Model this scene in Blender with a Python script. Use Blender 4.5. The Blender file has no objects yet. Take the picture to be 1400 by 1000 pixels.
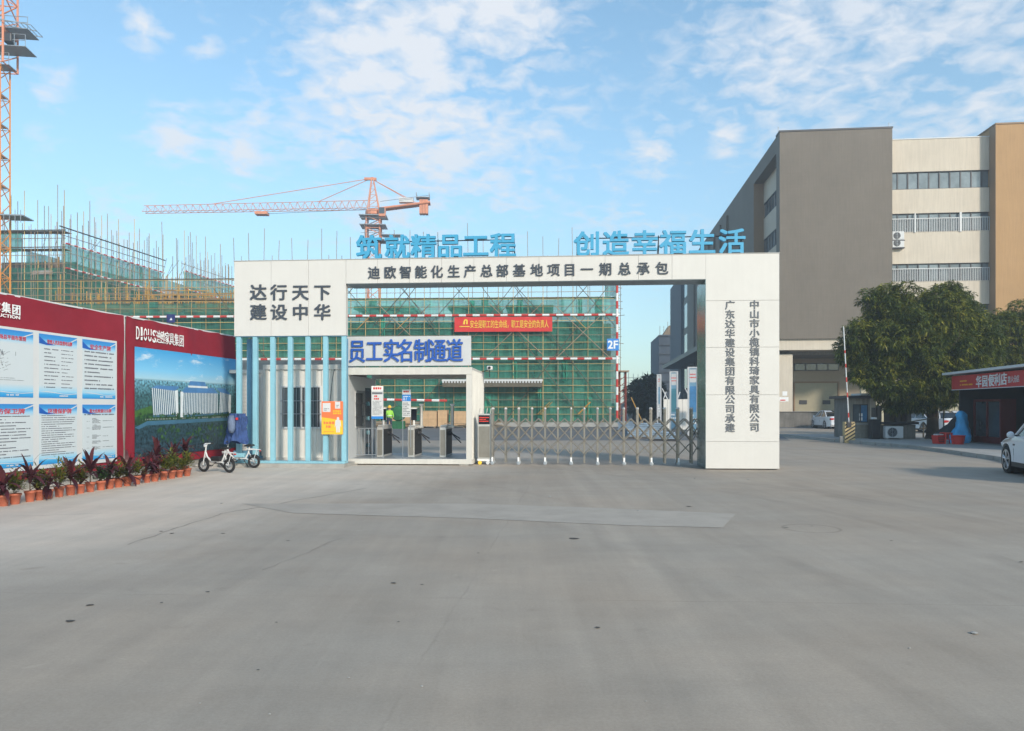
import bpy, bmesh, math, random
import numpy as np
from mathutils import Vector, Matrix
R = math.radians
rnd = random.Random(7)
SC = bpy.context.scene
COL = SC.collection

# ------------------------------------------------------------------ camera, world, sun, exposure
F, H, CX, CY = 1033.0, 1.6, 700.0, 559.0
cd = bpy.data.cameras.new('camera'); cam = bpy.data.objects.new('camera', cd); COL.objects.link(cam)
cam.location = (0, 0, H); cam.rotation_euler = (R(90), 0, 0)
cd.sensor_width = 36.0; cd.lens = F/1400*36.0; cd.shift_y = 59/1400
cd.clip_start = 0.05; cd.clip_end = 3000
SC.camera = cam
SUN_EL, SUN_AZ = 25.0, 149.0            # azimuth clockwise from +Y (the view direction)
W = bpy.data.worlds.new('World'); SC.world = W; W.use_nodes = True
def build_world():
    nt = W.node_tree; N = nt.nodes; L = nt.links; N.clear()
    def nd(t, **k):
        n = N.new(t)
        for a, b in k.items(): setattr(n, a, b)
        return n
    def mth(op, a, b=None, clamp=False):
        n = nd('ShaderNodeMath', operation=op, use_clamp=clamp)
        for i, v in enumerate((a, b)):
            if v is None: continue
            if isinstance(v, (int, float)): n.inputs[i].default_value = v
            else: L.new(v, n.inputs[i])
        return n.outputs[0]
    out = nd('ShaderNodeOutputWorld'); bg = nd('ShaderNodeBackground')
    sky = nd('ShaderNodeTexSky', sky_type='NISHITA')
    sky.sun_disc = False; sky.sun_elevation = R(SUN_EL); sky.sun_rotation = R(SUN_AZ)
    sky.air_density = 1.0; sky.dust_density = 0.6; sky.ozone_density = 2.0; sky.altitude = 0
    tint = nd('ShaderNodeMix', data_type='RGBA', blend_type='MULTIPLY'); tint.inputs[0].default_value = 1
    L.new(sky.outputs[0], tint.inputs[6]); tint.inputs[7].default_value = SKY_TINT
    geo = nd('ShaderNodeTexCoord')
    sep = nd('ShaderNodeSeparateXYZ'); L.new(geo.outputs['Generated'], sep.inputs[0])
    z = mth('MAXIMUM', sep.outputs[2], 0.0)
    # pale horizon band of hazy air, the same all round
    hz = mth('POWER', mth('SUBTRACT', 1.0, z), 4.5)
    hz = mth('MULTIPLY', hz, 0.68)
    hm = nd('ShaderNodeMix', data_type='RGBA'); L.new(hz, hm.inputs[0]); L.new(tint.outputs[2], hm.inputs[6])
    hm.inputs[7].default_value = HORIZON
    # cloud deck: direction projected on a plane overhead
    zz = mth('ADD', z, 0.16)
    cx = mth('DIVIDE', sep.outputs[0], zz); cy = mth('DIVIDE', sep.outputs[1], zz)
    cmb = nd('ShaderNodeCombineXYZ'); L.new(cx, cmb.inputs[0]); L.new(cy, cmb.inputs[1])
    n1 = nd('ShaderNodeTexNoise'); n1.inputs['Scale'].default_value = 3.4; n1.inputs['Detail'].default_value = 9; n1.inputs['Roughness'].default_value = 0.6
    n1.inputs['Distortion'].default_value = 0.25
    n2 = nd('ShaderNodeTexNoise'); n2.inputs['Scale'].default_value = 15; n2.inputs['Detail'].default_value = 5; n2.inputs['Roughness'].default_value = 0.55; n2.inputs['Distortion'].default_value = 0.4
    n3 = nd('ShaderNodeTexNoise'); n3.inputs['Scale'].default_value = 0.55; n3.inputs['Detail'].default_value = 2
    for n in (n1, n2, n3): L.new(cmb.outputs[0], n.inputs['Vector'])
    # where the banks of cloud lie
    blobs = [((560, 105), .20, 1.15), ((640, 30), .17, 1.1), ((470, 50), .10, .6), ((690, 170), .13, .85), ((560, 215), .15, 1.0), ((660, 250), .11, .8), ((450, 150), .09, .75), ((360, 160), .07, .8), ((420, 205), .07, .6),
             ((1060, 60), .16, .95), ((1230, 40), .20, .88), ((1130, 130), .10, .8), ((1340, 150), .12, .92), ((1150, 165), .07, .7),
             ((900, 205), .045, 1.1), ((995, 187), .035, 1.1), ((870, 300), .12, .75), ((195, 40), .030, 1.0), ((222, 42), .022, .95), ((285, 72), .026, .9),
             ((70, 120), .035, .85), ((240, 190), .05, .95), ((330, 205), .05, .95), ((160, 290), .05, .8), ((60, 180), .03, .7), ((440, 285), .07, .6)]
    acc = None
    nrm = nd('ShaderNodeVectorMath', operation='NORMALIZE'); L.new(geo.outputs['Generated'], nrm.inputs[0])
    for (px, py), s, w in blobs:
        d = Vector(((px-CX)/F, 1, (CY-py)/F)).normalized()
        dn = nd('ShaderNodeVectorMath', operation='DISTANCE'); L.new(nrm.outputs[0], dn.inputs[0]); dn.inputs[1].default_value = d
        q = mth('DIVIDE', dn.outputs['Value'], s); q = mth('MULTIPLY', q, q)
        e = mth('MULTIPLY', mth('POWER', 2.718, mth('MULTIPLY', q, -0.8)), w)
        acc = e if acc is None else mth('MAXIMUM', acc, e)
    # elsewhere in the sky scattered banks of the same kind
    back = mth('MULTIPLY', mth('SUBTRACT', n3.outputs[0], 0.42), 3.0, True)
    notview = mth('MULTIPLY', mth('SUBTRACT', 0.45, sep.outputs[1]), 3.0, True)
    acc = mth('MAXIMUM', acc, mth('MULTIPLY', back, notview))
    body = mth('ADD', mth('MULTIPLY', n1.outputs[0], 0.55), mth('MULTIPLY', n2.outputs[0], 0.60))
    thr = mth('SUBTRACT', 0.715, mth('MULTIPLY', acc, 0.27))
    den = mth('MULTIPLY', mth('SUBTRACT', body, thr), 5.2, True)
    den = mth('MULTIPLY', den, mth('MULTIPLY', mth('MINIMUM', acc, 1.0), 0.90))
    cm = nd('ShaderNodeMix', data_type='RGBA'); L.new(den, cm.inputs[0]); L.new(hm.outputs[2], cm.inputs[6]); cm.inputs[7].default_value = CLOUD
    L.new(cm.outputs[2], bg.inputs[0]); bg.inputs[1].default_value = SKY_STRENGTH
    L.new(bg.outputs[0], out.inputs[0])
SKY_STRENGTH = 0.11
SKY_TINT = (1.06, 1.23, 1.13, 1)
HORIZON = (2.5, 2.95, 3.4, 1)
CLOUD = (4.3, 4.4, 4.6, 1)
build_world()
sd = bpy.data.lights.new('sun', 'SUN'); sd.energy = 1.95; sd.angle = R(6); sd.color = (1.0, 0.885, 0.74)
sun = bpy.data.objects.new('sun', sd); COL.objects.link(sun)
_d = Vector((math.sin(R(SUN_AZ))*math.cos(R(SUN_EL)), math.cos(R(SUN_AZ))*math.cos(R(SUN_EL)), math.sin(R(SUN_EL))))
sun.rotation_euler = _d.to_track_quat('Z', 'Y').to_euler(); sun.location = _d*50
SC.view_settings.view_transform = 'Standard'; SC.view_settings.look = 'None'
SC.view_settings.exposure = 1.0; SC.view_settings.gamma = 1; SC.view_settings.use_curve_mapping = False
SC.render.engine = 'CYCLES'
SC.cycles.max_bounces = 8; SC.cycles.transparent_max_bounces = 24; SC.cycles.volume_bounces = 0

# ------------------------------------------------------------------ helpers
class Frame:
    """a vertical building line: x along it, y into it; px/py of the photograph give places on it"""
    def __init__(s, px, Y, th):
        s.O = Vector(((px-CX)/F*Y, Y, 0)); s.th = R(th)
        s.u = Vector((math.cos(s.th), math.sin(s.th), 0)); s.n = Vector((-math.sin(s.th), math.cos(s.th), 0))
    def U(s, px, d=0.0):
        t = (px-CX)/F
        a = s.O + s.n*d
        return (t*a.y - a.x)/(s.u.x - t*s.u.y)
    def Z(s, px, py, d=0.0):
        p = s.O + s.u*s.U(px, d) + s.n*d
        return H + (CY-py)*p.y/F
    def P(s, u, d, z=0.0): return s.O + s.u*u + s.n*d + Vector((0, 0, z))
    def empty(s, name, u=0, d=0, z=0):
        o = bpy.data.objects.new(name, None); COL.objects.link(o); o.empty_display_size = .2
        o.location = s.P(u, d, z); o.rotation_euler = (0, 0, s.th); return o
def ground_at(px, py): Y = F*H/(py-CY); return ((px-CX)/F*Y, Y)
def thing(name, label, cat, loc=(0, 0, 0), rz=0.0, group=None):
    o = bpy.data.objects.new(name, None); COL.objects.link(o); o.empty_display_size = .2
    o.location = loc; o.rotation_euler = (0, 0, rz); return tag(o, label, cat, group)
def tag(o, label, cat, group=None):
    o['label'] = label; o['category'] = cat
    if group: o['group'] = group
    return o
class M:
    def __init__(s): s.v = []; s.f = []
    def quad(s, a, b, c, d):
        i = len(s.v); s.v += [a, b, c, d]; s.f.append((i, i+1, i+2, i+3)); return s
    def box(s, x0, x1, y0, y1, z0, z1):
        if x0 > x1: x0, x1 = x1, x0
        if y0 > y1: y0, y1 = y1, y0
        if z0 > z1: z0, z1 = z1, z0
        i = len(s.v)
        s.v += [(x0,y0,z0),(x1,y0,z0),(x1,y1,z0),(x0,y1,z0),(x0,y0,z1),(x1,y0,z1),(x1,y1,z1),(x0,y1,z1)]
        s.f += [(i,i+3,i+2,i+1),(i+4,i+5,i+6,i+7),(i,i+1,i+5,i+4),(i+1,i+2,i+6,i+5),(i+2,i+3,i+7,i+6),(i+3,i,i+4,i+7)]
        return s
    def tube(s, a, b, r, n=8, r2=None, cap=True):
        a = Vector(a); b = Vector(b); r2 = r if r2 is None else r2
        d = (b-a)
        if d.length < 1e-6: return s
        d.normalize()
        up = Vector((0,0,1)) if abs(d.z) < .95 else Vector((1,0,0))
        x = d.cross(up).normalized(); y = d.cross(x)
        i = len(s.v)
        for p, rr in ((a, r), (b, r2)):
            for k in range(n):
                t = 2*math.pi*(k+.5)/n
                s.v.append(tuple(p + x*math.cos(t)*rr + y*math.sin(t)*rr))
        for k in range(n):
            j = (k+1) % n
            s.f.append((i+k, i+n+k, i+n+j, i+j))
        if cap:
            s.f.append(tuple(i+k for k in range(n))); s.f.append(tuple(i+n+k for k in range(n-1, -1, -1)))
        return s
    def path(s, pts, r, n=8):
        for a, b in zip(pts, pts[1:]): s.tube(a, b, r, n)
        return s
    def beam(s, a, b, w, h=None):     # square bar between two points
        return s.tube(a, b, (w)*.7071, 4)
    def lathe(s, prof, n=16, c=(0,0,0), axis='z', cap=True):
        i = len(s.v)
        for r, z in prof:
            for k in range(n):
                t = 2*math.pi*k/n
                p = (r*math.cos(t), r*math.sin(t), z)
                if axis == 'y': p = (p[0], p[2], p[1])
                if axis == 'x': p = (p[2], p[0], p[1])
                s.v.append((p[0]+c[0], p[1]+c[1], p[2]+c[2]))
        for j in range(len(prof)-1):
            for k in range(n):
                q = (k+1) % n
                s.f.append((i+j*n+k, i+j*n+q, i+(j+1)*n+q, i+(j+1)*n+k))
        if cap:
            s.f.append(tuple(i+k for k in range(n-1, -1, -1))); m = i+(len(prof)-1)*n
            s.f.append(tuple(m+k for k in range(n)))
        return s
    def torus(s, c, Rr, r, n=20, m=8, axis='y'):
        i = len(s.v)
        for k in range(n):
            t = 2*math.pi*k/n
            for q in range(m):
                p = 2*math.pi*q/m
                a = (Rr + r*math.cos(p)); v = (a*math.cos(t), r*math.sin(p), a*math.sin(t))
                if axis == 'z': v = (v[0], v[2], v[1])
                if axis == 'x': v = (v[1], v[0], v[2])
                s.v.append((v[0]+c[0], v[1]+c[1], v[2]+c[2]))
        for k in range(n):
            for q in range(m):
                s.f.append((i+k*m+q, i+((k+1) % n)*m+q, i+((k+1) % n)*m+(q+1) % m, i+k*m+(q+1) % m))
        return s
    def poly(s, pts, y0, y1, plane='xz'):    # prism from a 2D outline
        i = len(s.v); n = len(pts)
        for y in (y0, y1):
            for (a, b) in pts:
                s.v.append((a, y, b) if plane == 'xz' else ((a, b, y) if plane == 'xy' else (y, a, b)))
        s.f.append(tuple(range(i, i+n))); s.f.append(tuple(range(i+2*n-1, i+n-1, -1)))
        for k in range(n):
            j = (k+1) % n; s.f.append((i+k, i+n+k, i+n+j, i+j))
        return s
    def mesh(s, name='mesh', smooth=False):
        me = bpy.data.meshes.new(name); me.from_pydata([tuple(p) for p in s.v], [], s.f); me.update()
        bm = bmesh.new(); bm.from_mesh(me); bmesh.ops.recalc_face_normals(bm, faces=bm.faces); bm.to_mesh(me); bm.free()
        if smooth:
            for p in me.polygons: p.use_smooth = True
        return me
def part(name, m, mat, parent=None, smooth=False, bevel=0, kind=None, loc=None, label=None):
    me = m.mesh(name, smooth) if isinstance(m, M) else m
    if mat is not None and not me.materials: me.materials.append(mat)
    o = bpy.data.objects.new(name, me); COL.objects.link(o)
    if parent is not None: o.parent = parent
    if loc is not None: o.location = loc
    if bevel:
        b = o.modifiers.new('bevel', 'BEVEL'); b.width = bevel; b.segments = 2; b.limit_method = 'ANGLE'; b.angle_limit = R(40)
    if kind: o['kind'] = kind
    if label: o['label'] = label
    return o
def box(name, mat, parent, x0, x1, y0, y1, z0, z1, bevel=0, label=None):
    m = M().box(x0, x1, y0, y1, z0, z1)
    return part(name, m, mat, parent, bevel=bevel, label=label)
def children(o): return [c for c in bpy.data.objects if c.parent == o]
def kids_map():
    d = {}
    for c in bpy.data.objects:
        if c.parent: d.setdefault(c.parent.name, []).append(c)
    return d
def copy_tree(o, km, parent=None):
    c = o.copy(); COL.objects.link(c)
    if parent is not None: c.parent = parent
    for ch in km.get(o.name, []): copy_tree(ch, km, c)
    return c
_unit = {}
def stick(name, mat, parent, a, b, r, n=6):
    """a pole that shares one unit mesh per material"""
    k = (mat.name, n)
    if k not in _unit:
        me = M().tube((0,0,0), (0,0,1), 1, n).mesh('pole'); me.materials.append(mat); _unit[k] = me
    o = bpy.data.objects.new(name, _unit[k]); COL.objects.link(o); o.parent = parent
    a = Vector(a); b = Vector(b); d = b-a
    o.matrix_local = Matrix.Translation(a) @ d.to_track_quat('Z', 'Y').to_matrix().to_4x4() @ Matrix.Diagonal((r, r, d.length, 1))
    return o

# ------------------------------------------------------------------ materials
def srgb(r, g, b):
    f = lambda c: (c/255/12.92) if c/255 <= .04045 else ((c/255+.055)/1.055)**2.4
    return (f(r), f(g), f(b), 1)
def mat(name, col, rough=.6, metal=0.0, var=.10, scale=3.0, bump=0.0, bscale=40.0, spec=.4, streak=0.0, dirt=0.0, per_obj=0.0, trans=0.0):
    m = bpy.data.materials.new(name); m.use_nodes = True
    nt = m.node_tree; N = nt.nodes; L = nt.links
    b = N['Principled BSDF']; b.inputs['Roughness'].default_value = rough; b.inputs['Metallic'].default_value = metal
    b.inputs['Specular IOR Level'].default_value = spec
    c = tuple(col)[:3] + (1,)
    tc = N.new('ShaderNodeTexCoord')
    no = N.new('ShaderNodeTexNoise'); no.inputs['Scale'].default_value = scale; no.inputs['Detail'].default_value = 6; no.inputs['Roughness'].default_value = .65
    L.new(tc.outputs['Object'], no.inputs['Vector'])
    mr = N.new('ShaderNodeMapRange'); mr.inputs[1].default_value = .3; mr.inputs[2].default_value = .7; mr.inputs[3].default_value = 1-var; mr.inputs[4].default_value = 1+var
    L.new(no.outputs[0], mr.inputs[0]); fac = mr.outputs[0]
    def mul(a, bb):
        x = N.new('ShaderNodeMath'); x.operation = 'MULTIPLY'; L.new(a, x.inputs[0]); L.new(bb, x.inputs[1]); return x.outputs[0]
    if streak:
        mp = N.new('ShaderNodeMapping'); mp.inputs['Scale'].default_value = (6, 6, .35); L.new(tc.outputs['Object'], mp.inputs[0])
        n2 = N.new('ShaderNodeTexNoise'); n2.inputs['Scale'].default_value = 1.6; n2.inputs['Detail'].default_value = 5; L.new(mp.outputs[0], n2.inputs['Vector'])
        r2 = N.new('ShaderNodeMapRange'); r2.inputs[1].default_value = .35; r2.inputs[2].default_value = .75; r2.inputs[3].default_value = 1; r2.inputs[4].default_value = 1-streak
        L.new(n2.outputs[0], r2.inputs[0]); fac = mul(fac, r2.outputs[0])
    if per_obj:
        oi = N.new('ShaderNodeObjectInfo'); r3 = N.new('ShaderNodeMapRange'); r3.inputs[3].default_value = 1-per_obj; r3.inputs[4].default_value = 1+per_obj
        L.new(oi.outputs['Random'], r3.inputs[0]); fac = mul(fac, r3.outputs[0])
    vm = N.new('ShaderNodeVectorMath'); vm.operation = 'SCALE'; vm.inputs[0].default_value = c[:3]; L.new(fac, vm.inputs['Scale'])
    L.new(vm.outputs[0], b.inputs['Base Color'])
    if bump:
        n4 = N.new('ShaderNodeTexNoise'); n4.inputs['Scale'].default_value = bscale; n4.inputs['Detail'].default_value = 4; L.new(tc.outputs['Object'], n4.inputs['Vector'])
        bp = N.new('ShaderNodeBump'); bp.inputs['Strength'].default_value = bump; bp.inputs['Distance'].default_value = .02
        L.new(n4.outputs[0], bp.inputs['Height']); L.new(bp.outputs[0], b.inputs['Normal'])
    if trans: b.inputs['Transmission Weight'].default_value = trans
    return m
MW = mat('white_gate_paint', (.61, .59, .562), .45, var=.03, scale=1.1, streak=.03)
MWC = mat('seam_core', (.42, .41, .39), .7)
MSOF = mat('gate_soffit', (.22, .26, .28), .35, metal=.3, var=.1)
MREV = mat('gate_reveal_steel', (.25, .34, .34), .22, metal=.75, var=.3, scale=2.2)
MLET = mat('dark_grey_letter', (.055, .065, .085), .4)
MLETP = mat('mid_grey_letter', (.13, .14, .16), .4)
MSKYB = mat('sky_blue_letter', (.055, .32, .53), .4, var=.04)
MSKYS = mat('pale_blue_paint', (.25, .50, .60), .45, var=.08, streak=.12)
MSKYD = mat('blue_column_paint', (.13, .30, .44), .5)
MBLUE = mat('royal_blue_letter', (.02, .09, .40), .4)
MSTEELD = mat('dark_steel', (.06, .06, .065), .5, metal=.4)
MSTEEL = mat('stainless_steel', (.30, .27, .235), .35, metal=.6, var=.12, scale=5)
MSTEELB = mat('brushed_steel_cabinet', (.56, .545, .52), .35, metal=.4, var=.10, scale=4)
MCAB = mat('cabin_white_sheet', (.70, .675, .63), .5, var=.06, streak=.10)
MCABG = mat('cabin_grey_board', (.52, .53, .54), .5, var=.04)
MCABF = mat('cabin_frame_paint', (.60, .58, .54), .5, var=.06, streak=.1)
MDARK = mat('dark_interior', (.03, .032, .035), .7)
MGLASS = mat('window_glass_dark', (.05, .065, .075), .08, spec=.8, var=.25, scale=1.2)
MGLASSB = mat('window_glass_pale', (.14, .165, .18), .08, spec=.9, var=.5, scale=.7, per_obj=.35)
MSCR = mat('screen_black', (.01, .012, .02), .15)
MRED = mat('hoarding_red', (.25, .018, .032), .6, spec=.2, var=.14, scale=1.2, bump=.15, bscale=2.5)
MWHT = mat('print_white', (.60, .605, .61), .5, var=.02)
MWHL = mat('white_letter', (.80, .80, .80), .5, var=.01)
MTERR = mat('terracotta_plastic', (.40, .115, .065), .55, var=.12, scale=12, per_obj=.15)
MSOIL = mat('potting_soil', (.04, .028, .02), .95)
MCONC = mat('raw_concrete', (.30, .29, .27), .85, var=.18, scale=1.0, bump=.2)
MCONCD = mat('weathered_concrete', (.20, .185, .165), .9, var=.3, scale=1.2, streak=.35, bump=.3)
MKERB = mat('kerb_concrete', (.34, .33, .31), .85, var=.18, scale=2, bump=.2)
MPOLEY = mat('yellow_scaffold_pole', (.50, .34, .13), .55, var=.2, per_obj=.35)
MPOLEO = mat('ochre_shoring_pole', (.50, .27, .05), .55, var=.2, per_obj=.3)
MPOLEG = mat('rusty_scaffold_pole', (.27, .19, .13), .6, var=.2, per_obj=.35)
MPOLED = mat('dark_brace_pole', (.10, .085, .06), .7, var=.2, per_obj=.3)
MBAM = mat('plank_deck', (.26, .19, .12), .8, var=.25, scale=6)
MPLY = mat('plywood', (.52, .34, .19), .65, var=.15, scale=3, per_obj=.1)
MCRANE = mat('crane_orange', (.64, .26, .15), .5, var=.12, per_obj=.1)
MCRANEY = mat('crane_yellow', (.70, .27, .04), .5, var=.12)
MGREYST = mat('galvanised_steel', (.34, .37, .40), .45, metal=.5, var=.1)
MCREAM = mat('cream_cladding', (.60, .525, .43), .7, var=.07, scale=.4, streak=.13)
MTAN = mat('tan_render', (.44, .265, .125), .8, var=.07, scale=.4, streak=.12)
MTAND = mat('brown_render', (.30, .20, .125), .8, var=.06, scale=.3)
MROOM = mat('room_grey_paint', (.33, .30, .26), .8, var=.1)  # even grey for the rooms behind the window bands
MSHUT = mat('roller_shutter_cream', (.42, .38, .27), .6, var=.05)
MTARP = mat('blue_tarpaulin', (.05, .34, .64), .5, var=.25, scale=3, bump=.6, bscale=6)
MTARPD = mat('black_tarpaulin', (.022, .024, .026), .6, var=.3, scale=3)
MREDP = mat('red_plastic', (.55, .03, .025), .4)
MSTORE = mat('store_sign_red', (.50, .035, .035), .45, var=.06)
MCARW = mat('white_car_paint', (.68, .70, .74), .18, var=.01, spec=.6)
MCARG = mat('grey_car_paint', (.12, .12, .13), .25, var=.02, spec=.6)
MTYRE = mat('black_rubber', (.016, .016, .017), .8)
MRIM = mat('alloy_rim', (.55, .56, .58), .3, metal=.8)
MCGL = mat('car_glass', (.012, .015, .018), .05, spec=.8)
MTAIL = mat('tail_lamp_red', (.45, .02, .02), .2)
MHEAD = mat('head_lamp_clear', (.6, .62, .65), .08, spec=.8)
MPLATE = mat('plate_blue', (.02, .08, .45), .4)
MBLK = mat('black_plastic', (.02, .02, .022), .5)
MBARK = mat('tree_bark', (.075, .055, .04), .9, var=.3, scale=5, bump=.8, bscale=12)
MSTEM = mat('plant_stem', (.10, .07, .045), .8)
MBANR = mat('banner_red', (.60, .03, .025), .5, var=.08)
MYEL = mat('yellow_letter', (.85, .55, .05), .5)
MORN = mat('poster_orange', (.80, .18, .06), .5)
MPYEL = mat('poster_yellow', (.85, .48, .03), .5)
MSIGNB = mat('sign_blue', (.03, .22, .62), .45)
MNAVY = mat('navy_fabric', (.030, .065, .19), .8, var=.4, scale=7, bump=1.0, bscale=7)
MSKIN = mat('skin', (.42, .24, .16), .6)
MHIVIS = mat('hi_vis_green', (.30, .62, .06), .6)
MHELM = mat('helmet_yellow', (.85, .50, .02), .35)
MTROU = mat('navy_trousers', (.03, .04, .07), .8)
MBLUEMAT = mat('pale_blue_wrap', (.21, .28, .36), .6, var=.35, scale=2.5, bump=.4, bscale=5)

def leaf_mat(name, c0, c1, c2, trans=.33):
    m = bpy.data.materials.new(name); m.use_nodes = True; nt = m.node_tree; N = nt.nodes; L = nt.links
    b = N['Principled BSDF']; b.inputs['Roughness'].default_value = .42; b.inputs['Specular IOR Level'].default_value = .35
    g = N.new('ShaderNodeNewGeometry'); cr = N.new('ShaderNodeValToRGB')
    cr.color_ramp.elements[0].color = (*c0, 1); cr.color_ramp.elements[1].color = (*c2, 1)
    e = cr.color_ramp.elements.new(.6); e.color = (*c1, 1)
    tc = N.new('ShaderNodeTexCoord'); no = N.new('ShaderNodeTexNoise'); no.inputs['Scale'].default_value = 1.1; L.new(tc.outputs['Object'], no.inputs['Vector'])
    mx = N.new('ShaderNodeMath'); mx.operation = 'MULTIPLY_ADD'; L.new(g.outputs['Random Per Island'], mx.inputs[0]); mx.inputs[1].default_value = .62
    sb = N.new('ShaderNodeMath'); sb.operation = 'MULTIPLY_ADD'; L.new(no.outputs[0], sb.inputs[0]); sb.inputs[1].default_value = 1.3; sb.inputs[2].default_value = -.46
    L.new(sb.outputs[0], mx.inputs[2]); L.new(mx.outputs[0], cr.inputs[0]); L.new(cr.outputs[0], b.inputs['Base Color'])
    tr = N.new('ShaderNodeBsdfTranslucent'); L.new(cr.outputs[0], tr.inputs[0])
    ms = N.new('ShaderNodeMixShader'); ms.inputs[0].default_value = trans
    L.new(b.outputs[0], ms.inputs[1]); L.new(tr.outputs[0], ms.inputs[2]); L.new(ms.outputs[0], N['Material Output'].inputs[0])
    return m
MLEAF = leaf_mat('mango_leaf', (.020, .040, .007), (.105, .135, .017), (.42, .38, .055))  # palest ramp tone puts sunlit highlights into the leaf colour
MLEAFD = leaf_mat('dark_leaf', (.012, .030, .014), (.025, .055, .022), (.05, .09, .03))
MCORD = leaf_mat('purple_leaf', (.035, .012, .018), (.085, .022, .030), (.15, .045, .045))
MCROT = leaf_mat('croton_leaf', (.04, .08, .02), (.16, .17, .03), (.42, .30, .04))
MHEDGE = leaf_mat('green_leaf', (.02, .05, .018), (.05, .11, .03), (.09, .17, .04))

def net_mat(name, col, alpha):
    m = bpy.data.materials.new(name); m.use_nodes = True; nt = m.node_tree; N = nt.nodes; L = nt.links
    b = N['Principled BSDF']; b.inputs['Roughness'].default_value = .8; b.inputs['Specular IOR Level'].default_value = .1
    tc = N.new('ShaderNodeTexCoord'); oi = N.new('ShaderNodeObjectInfo')
    ad = N.new('ShaderNodeVectorMath'); ad.operation = 'ADD'; L.new(tc.outputs['Object'], ad.inputs[0]); L.new(oi.outputs['Location'], ad.inputs[1])
    no = N.new('ShaderNodeTexNoise'); no.inputs['Scale'].default_value = .6; no.inputs['Detail'].default_value = 7; no.inputs['Roughness'].default_value = .7; L.new(ad.outputs[0], no.inputs['Vector'])
    mp = N.new('ShaderNodeMapping'); mp.inputs['Scale'].default_value = (3.5, 1, .35); L.new(ad.outputs[0], mp.inputs[0])
    n2 = N.new('ShaderNodeTexNoise'); n2.inputs['Scale'].default_value = 1.6; n2.inputs['Detail'].default_value = 4; L.new(mp.outputs[0], n2.inputs['Vector'])
    a = N.new('ShaderNodeMath'); a.operation = 'ADD'; L.new(no.outputs[0], a.inputs[0]); L.new(n2.outputs[0], a.inputs[1])
    mr = N.new('ShaderNodeMapRange'); mr.inputs[1].default_value = .7; mr.inputs[2].default_value = 1.3; mr.inputs[3].default_value = .72; mr.inputs[4].default_value = 1.3; L.new(a.outputs[0], mr.inputs[0])
    r3 = N.new('ShaderNodeMapRange'); r3.inputs[3].default_value = .82; r3.inputs[4].default_value = 1.15; L.new(oi.outputs['Random'], r3.inputs[0])
    mu = N.new('ShaderNodeMath'); mu.operation = 'MULTIPLY'; L.new(mr.outputs[0], mu.inputs[0]); L.new(r3.outputs[0], mu.inputs[1])
    vs = N.new('ShaderNodeVectorMath'); vs.operation = 'SCALE'; vs.inputs[0].default_value = col; L.new(mu.outputs[0], vs.inputs['Scale']); L.new(vs.outputs[0], b.inputs['Base Color'])
    tl = N.new('ShaderNodeBsdfTranslucent'); L.new(vs.outputs[0], tl.inputs[0])
    m1 = N.new('ShaderNodeMixShader'); m1.inputs[0].default_value = .35; L.new(b.outputs[0], m1.inputs[1]); L.new(tl.outputs[0], m1.inputs[2])
    tp = N.new('ShaderNodeBsdfTransparent'); m2 = N.new('ShaderNodeMixShader')
    r4 = N.new('ShaderNodeMapRange'); r4.inputs[1].default_value = .3; r4.inputs[2].default_value = .7; r4.inputs[3].default_value = alpha-.12; r4.inputs[4].default_value = alpha+.12; L.new(no.outputs[0], r4.inputs[0])
    L.new(r4.outputs[0], m2.inputs[0]); L.new(tp.outputs[0], m2.inputs[1]); L.new(m1.outputs[0], m2.inputs[2]); L.new(m2.outputs[0], N['Material Output'].inputs[0])
    return m
MNET = net_mat('green_debris_net', (.070, .275, .205), .74)
MNETB = net_mat('bright_green_net', (.07, .42, .30), .75)
MNETL = net_mat('thin_green_net', (.09, .36, .28), .70)

def slab_mat():
    m = mat('grey_mosaic_tile', (.172, .146, .120), .7, var=.09, scale=.35, streak=.14)
    nt = m.node_tree; N = nt.nodes; L = nt.links; b = N['Principled BSDF']
    tc = N.new('ShaderNodeTexCoord'); mp = N.new('ShaderNodeMapping'); mp.inputs['Rotation'].default_value = (R(90), 0, 0); L.new(tc.outputs['Object'], mp.inputs[0])
    br = N.new('ShaderNodeTexBrick'); br.inputs['Scale'].default_value = 1; br.offset = 0
    br.inputs['Brick Width'].default_value = .6; br.inputs['Row Height'].default_value = .3; br.inputs['Mortar Size'].default_value = .02
    br.inputs['Color1'].default_value = (1, 1, 1, 1); br.inputs['Color2'].default_value = (.975, .975, .975, 1); br.inputs['Mortar'].default_value = (.95, .95, .95, 1)
    L.new(mp.outputs[0], br.inputs['Vector'])
    src = b.inputs['Base Color'].links[0].from_socket
    vm = N.new('ShaderNodeVectorMath'); vm.operation = 'MULTIPLY'; L.new(src, vm.inputs[0]); L.new(br.outputs[0], vm.inputs[1]); L.new(vm.outputs[0], b.inputs['Base Color'])
    return m
MSLAB = slab_mat()

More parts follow.
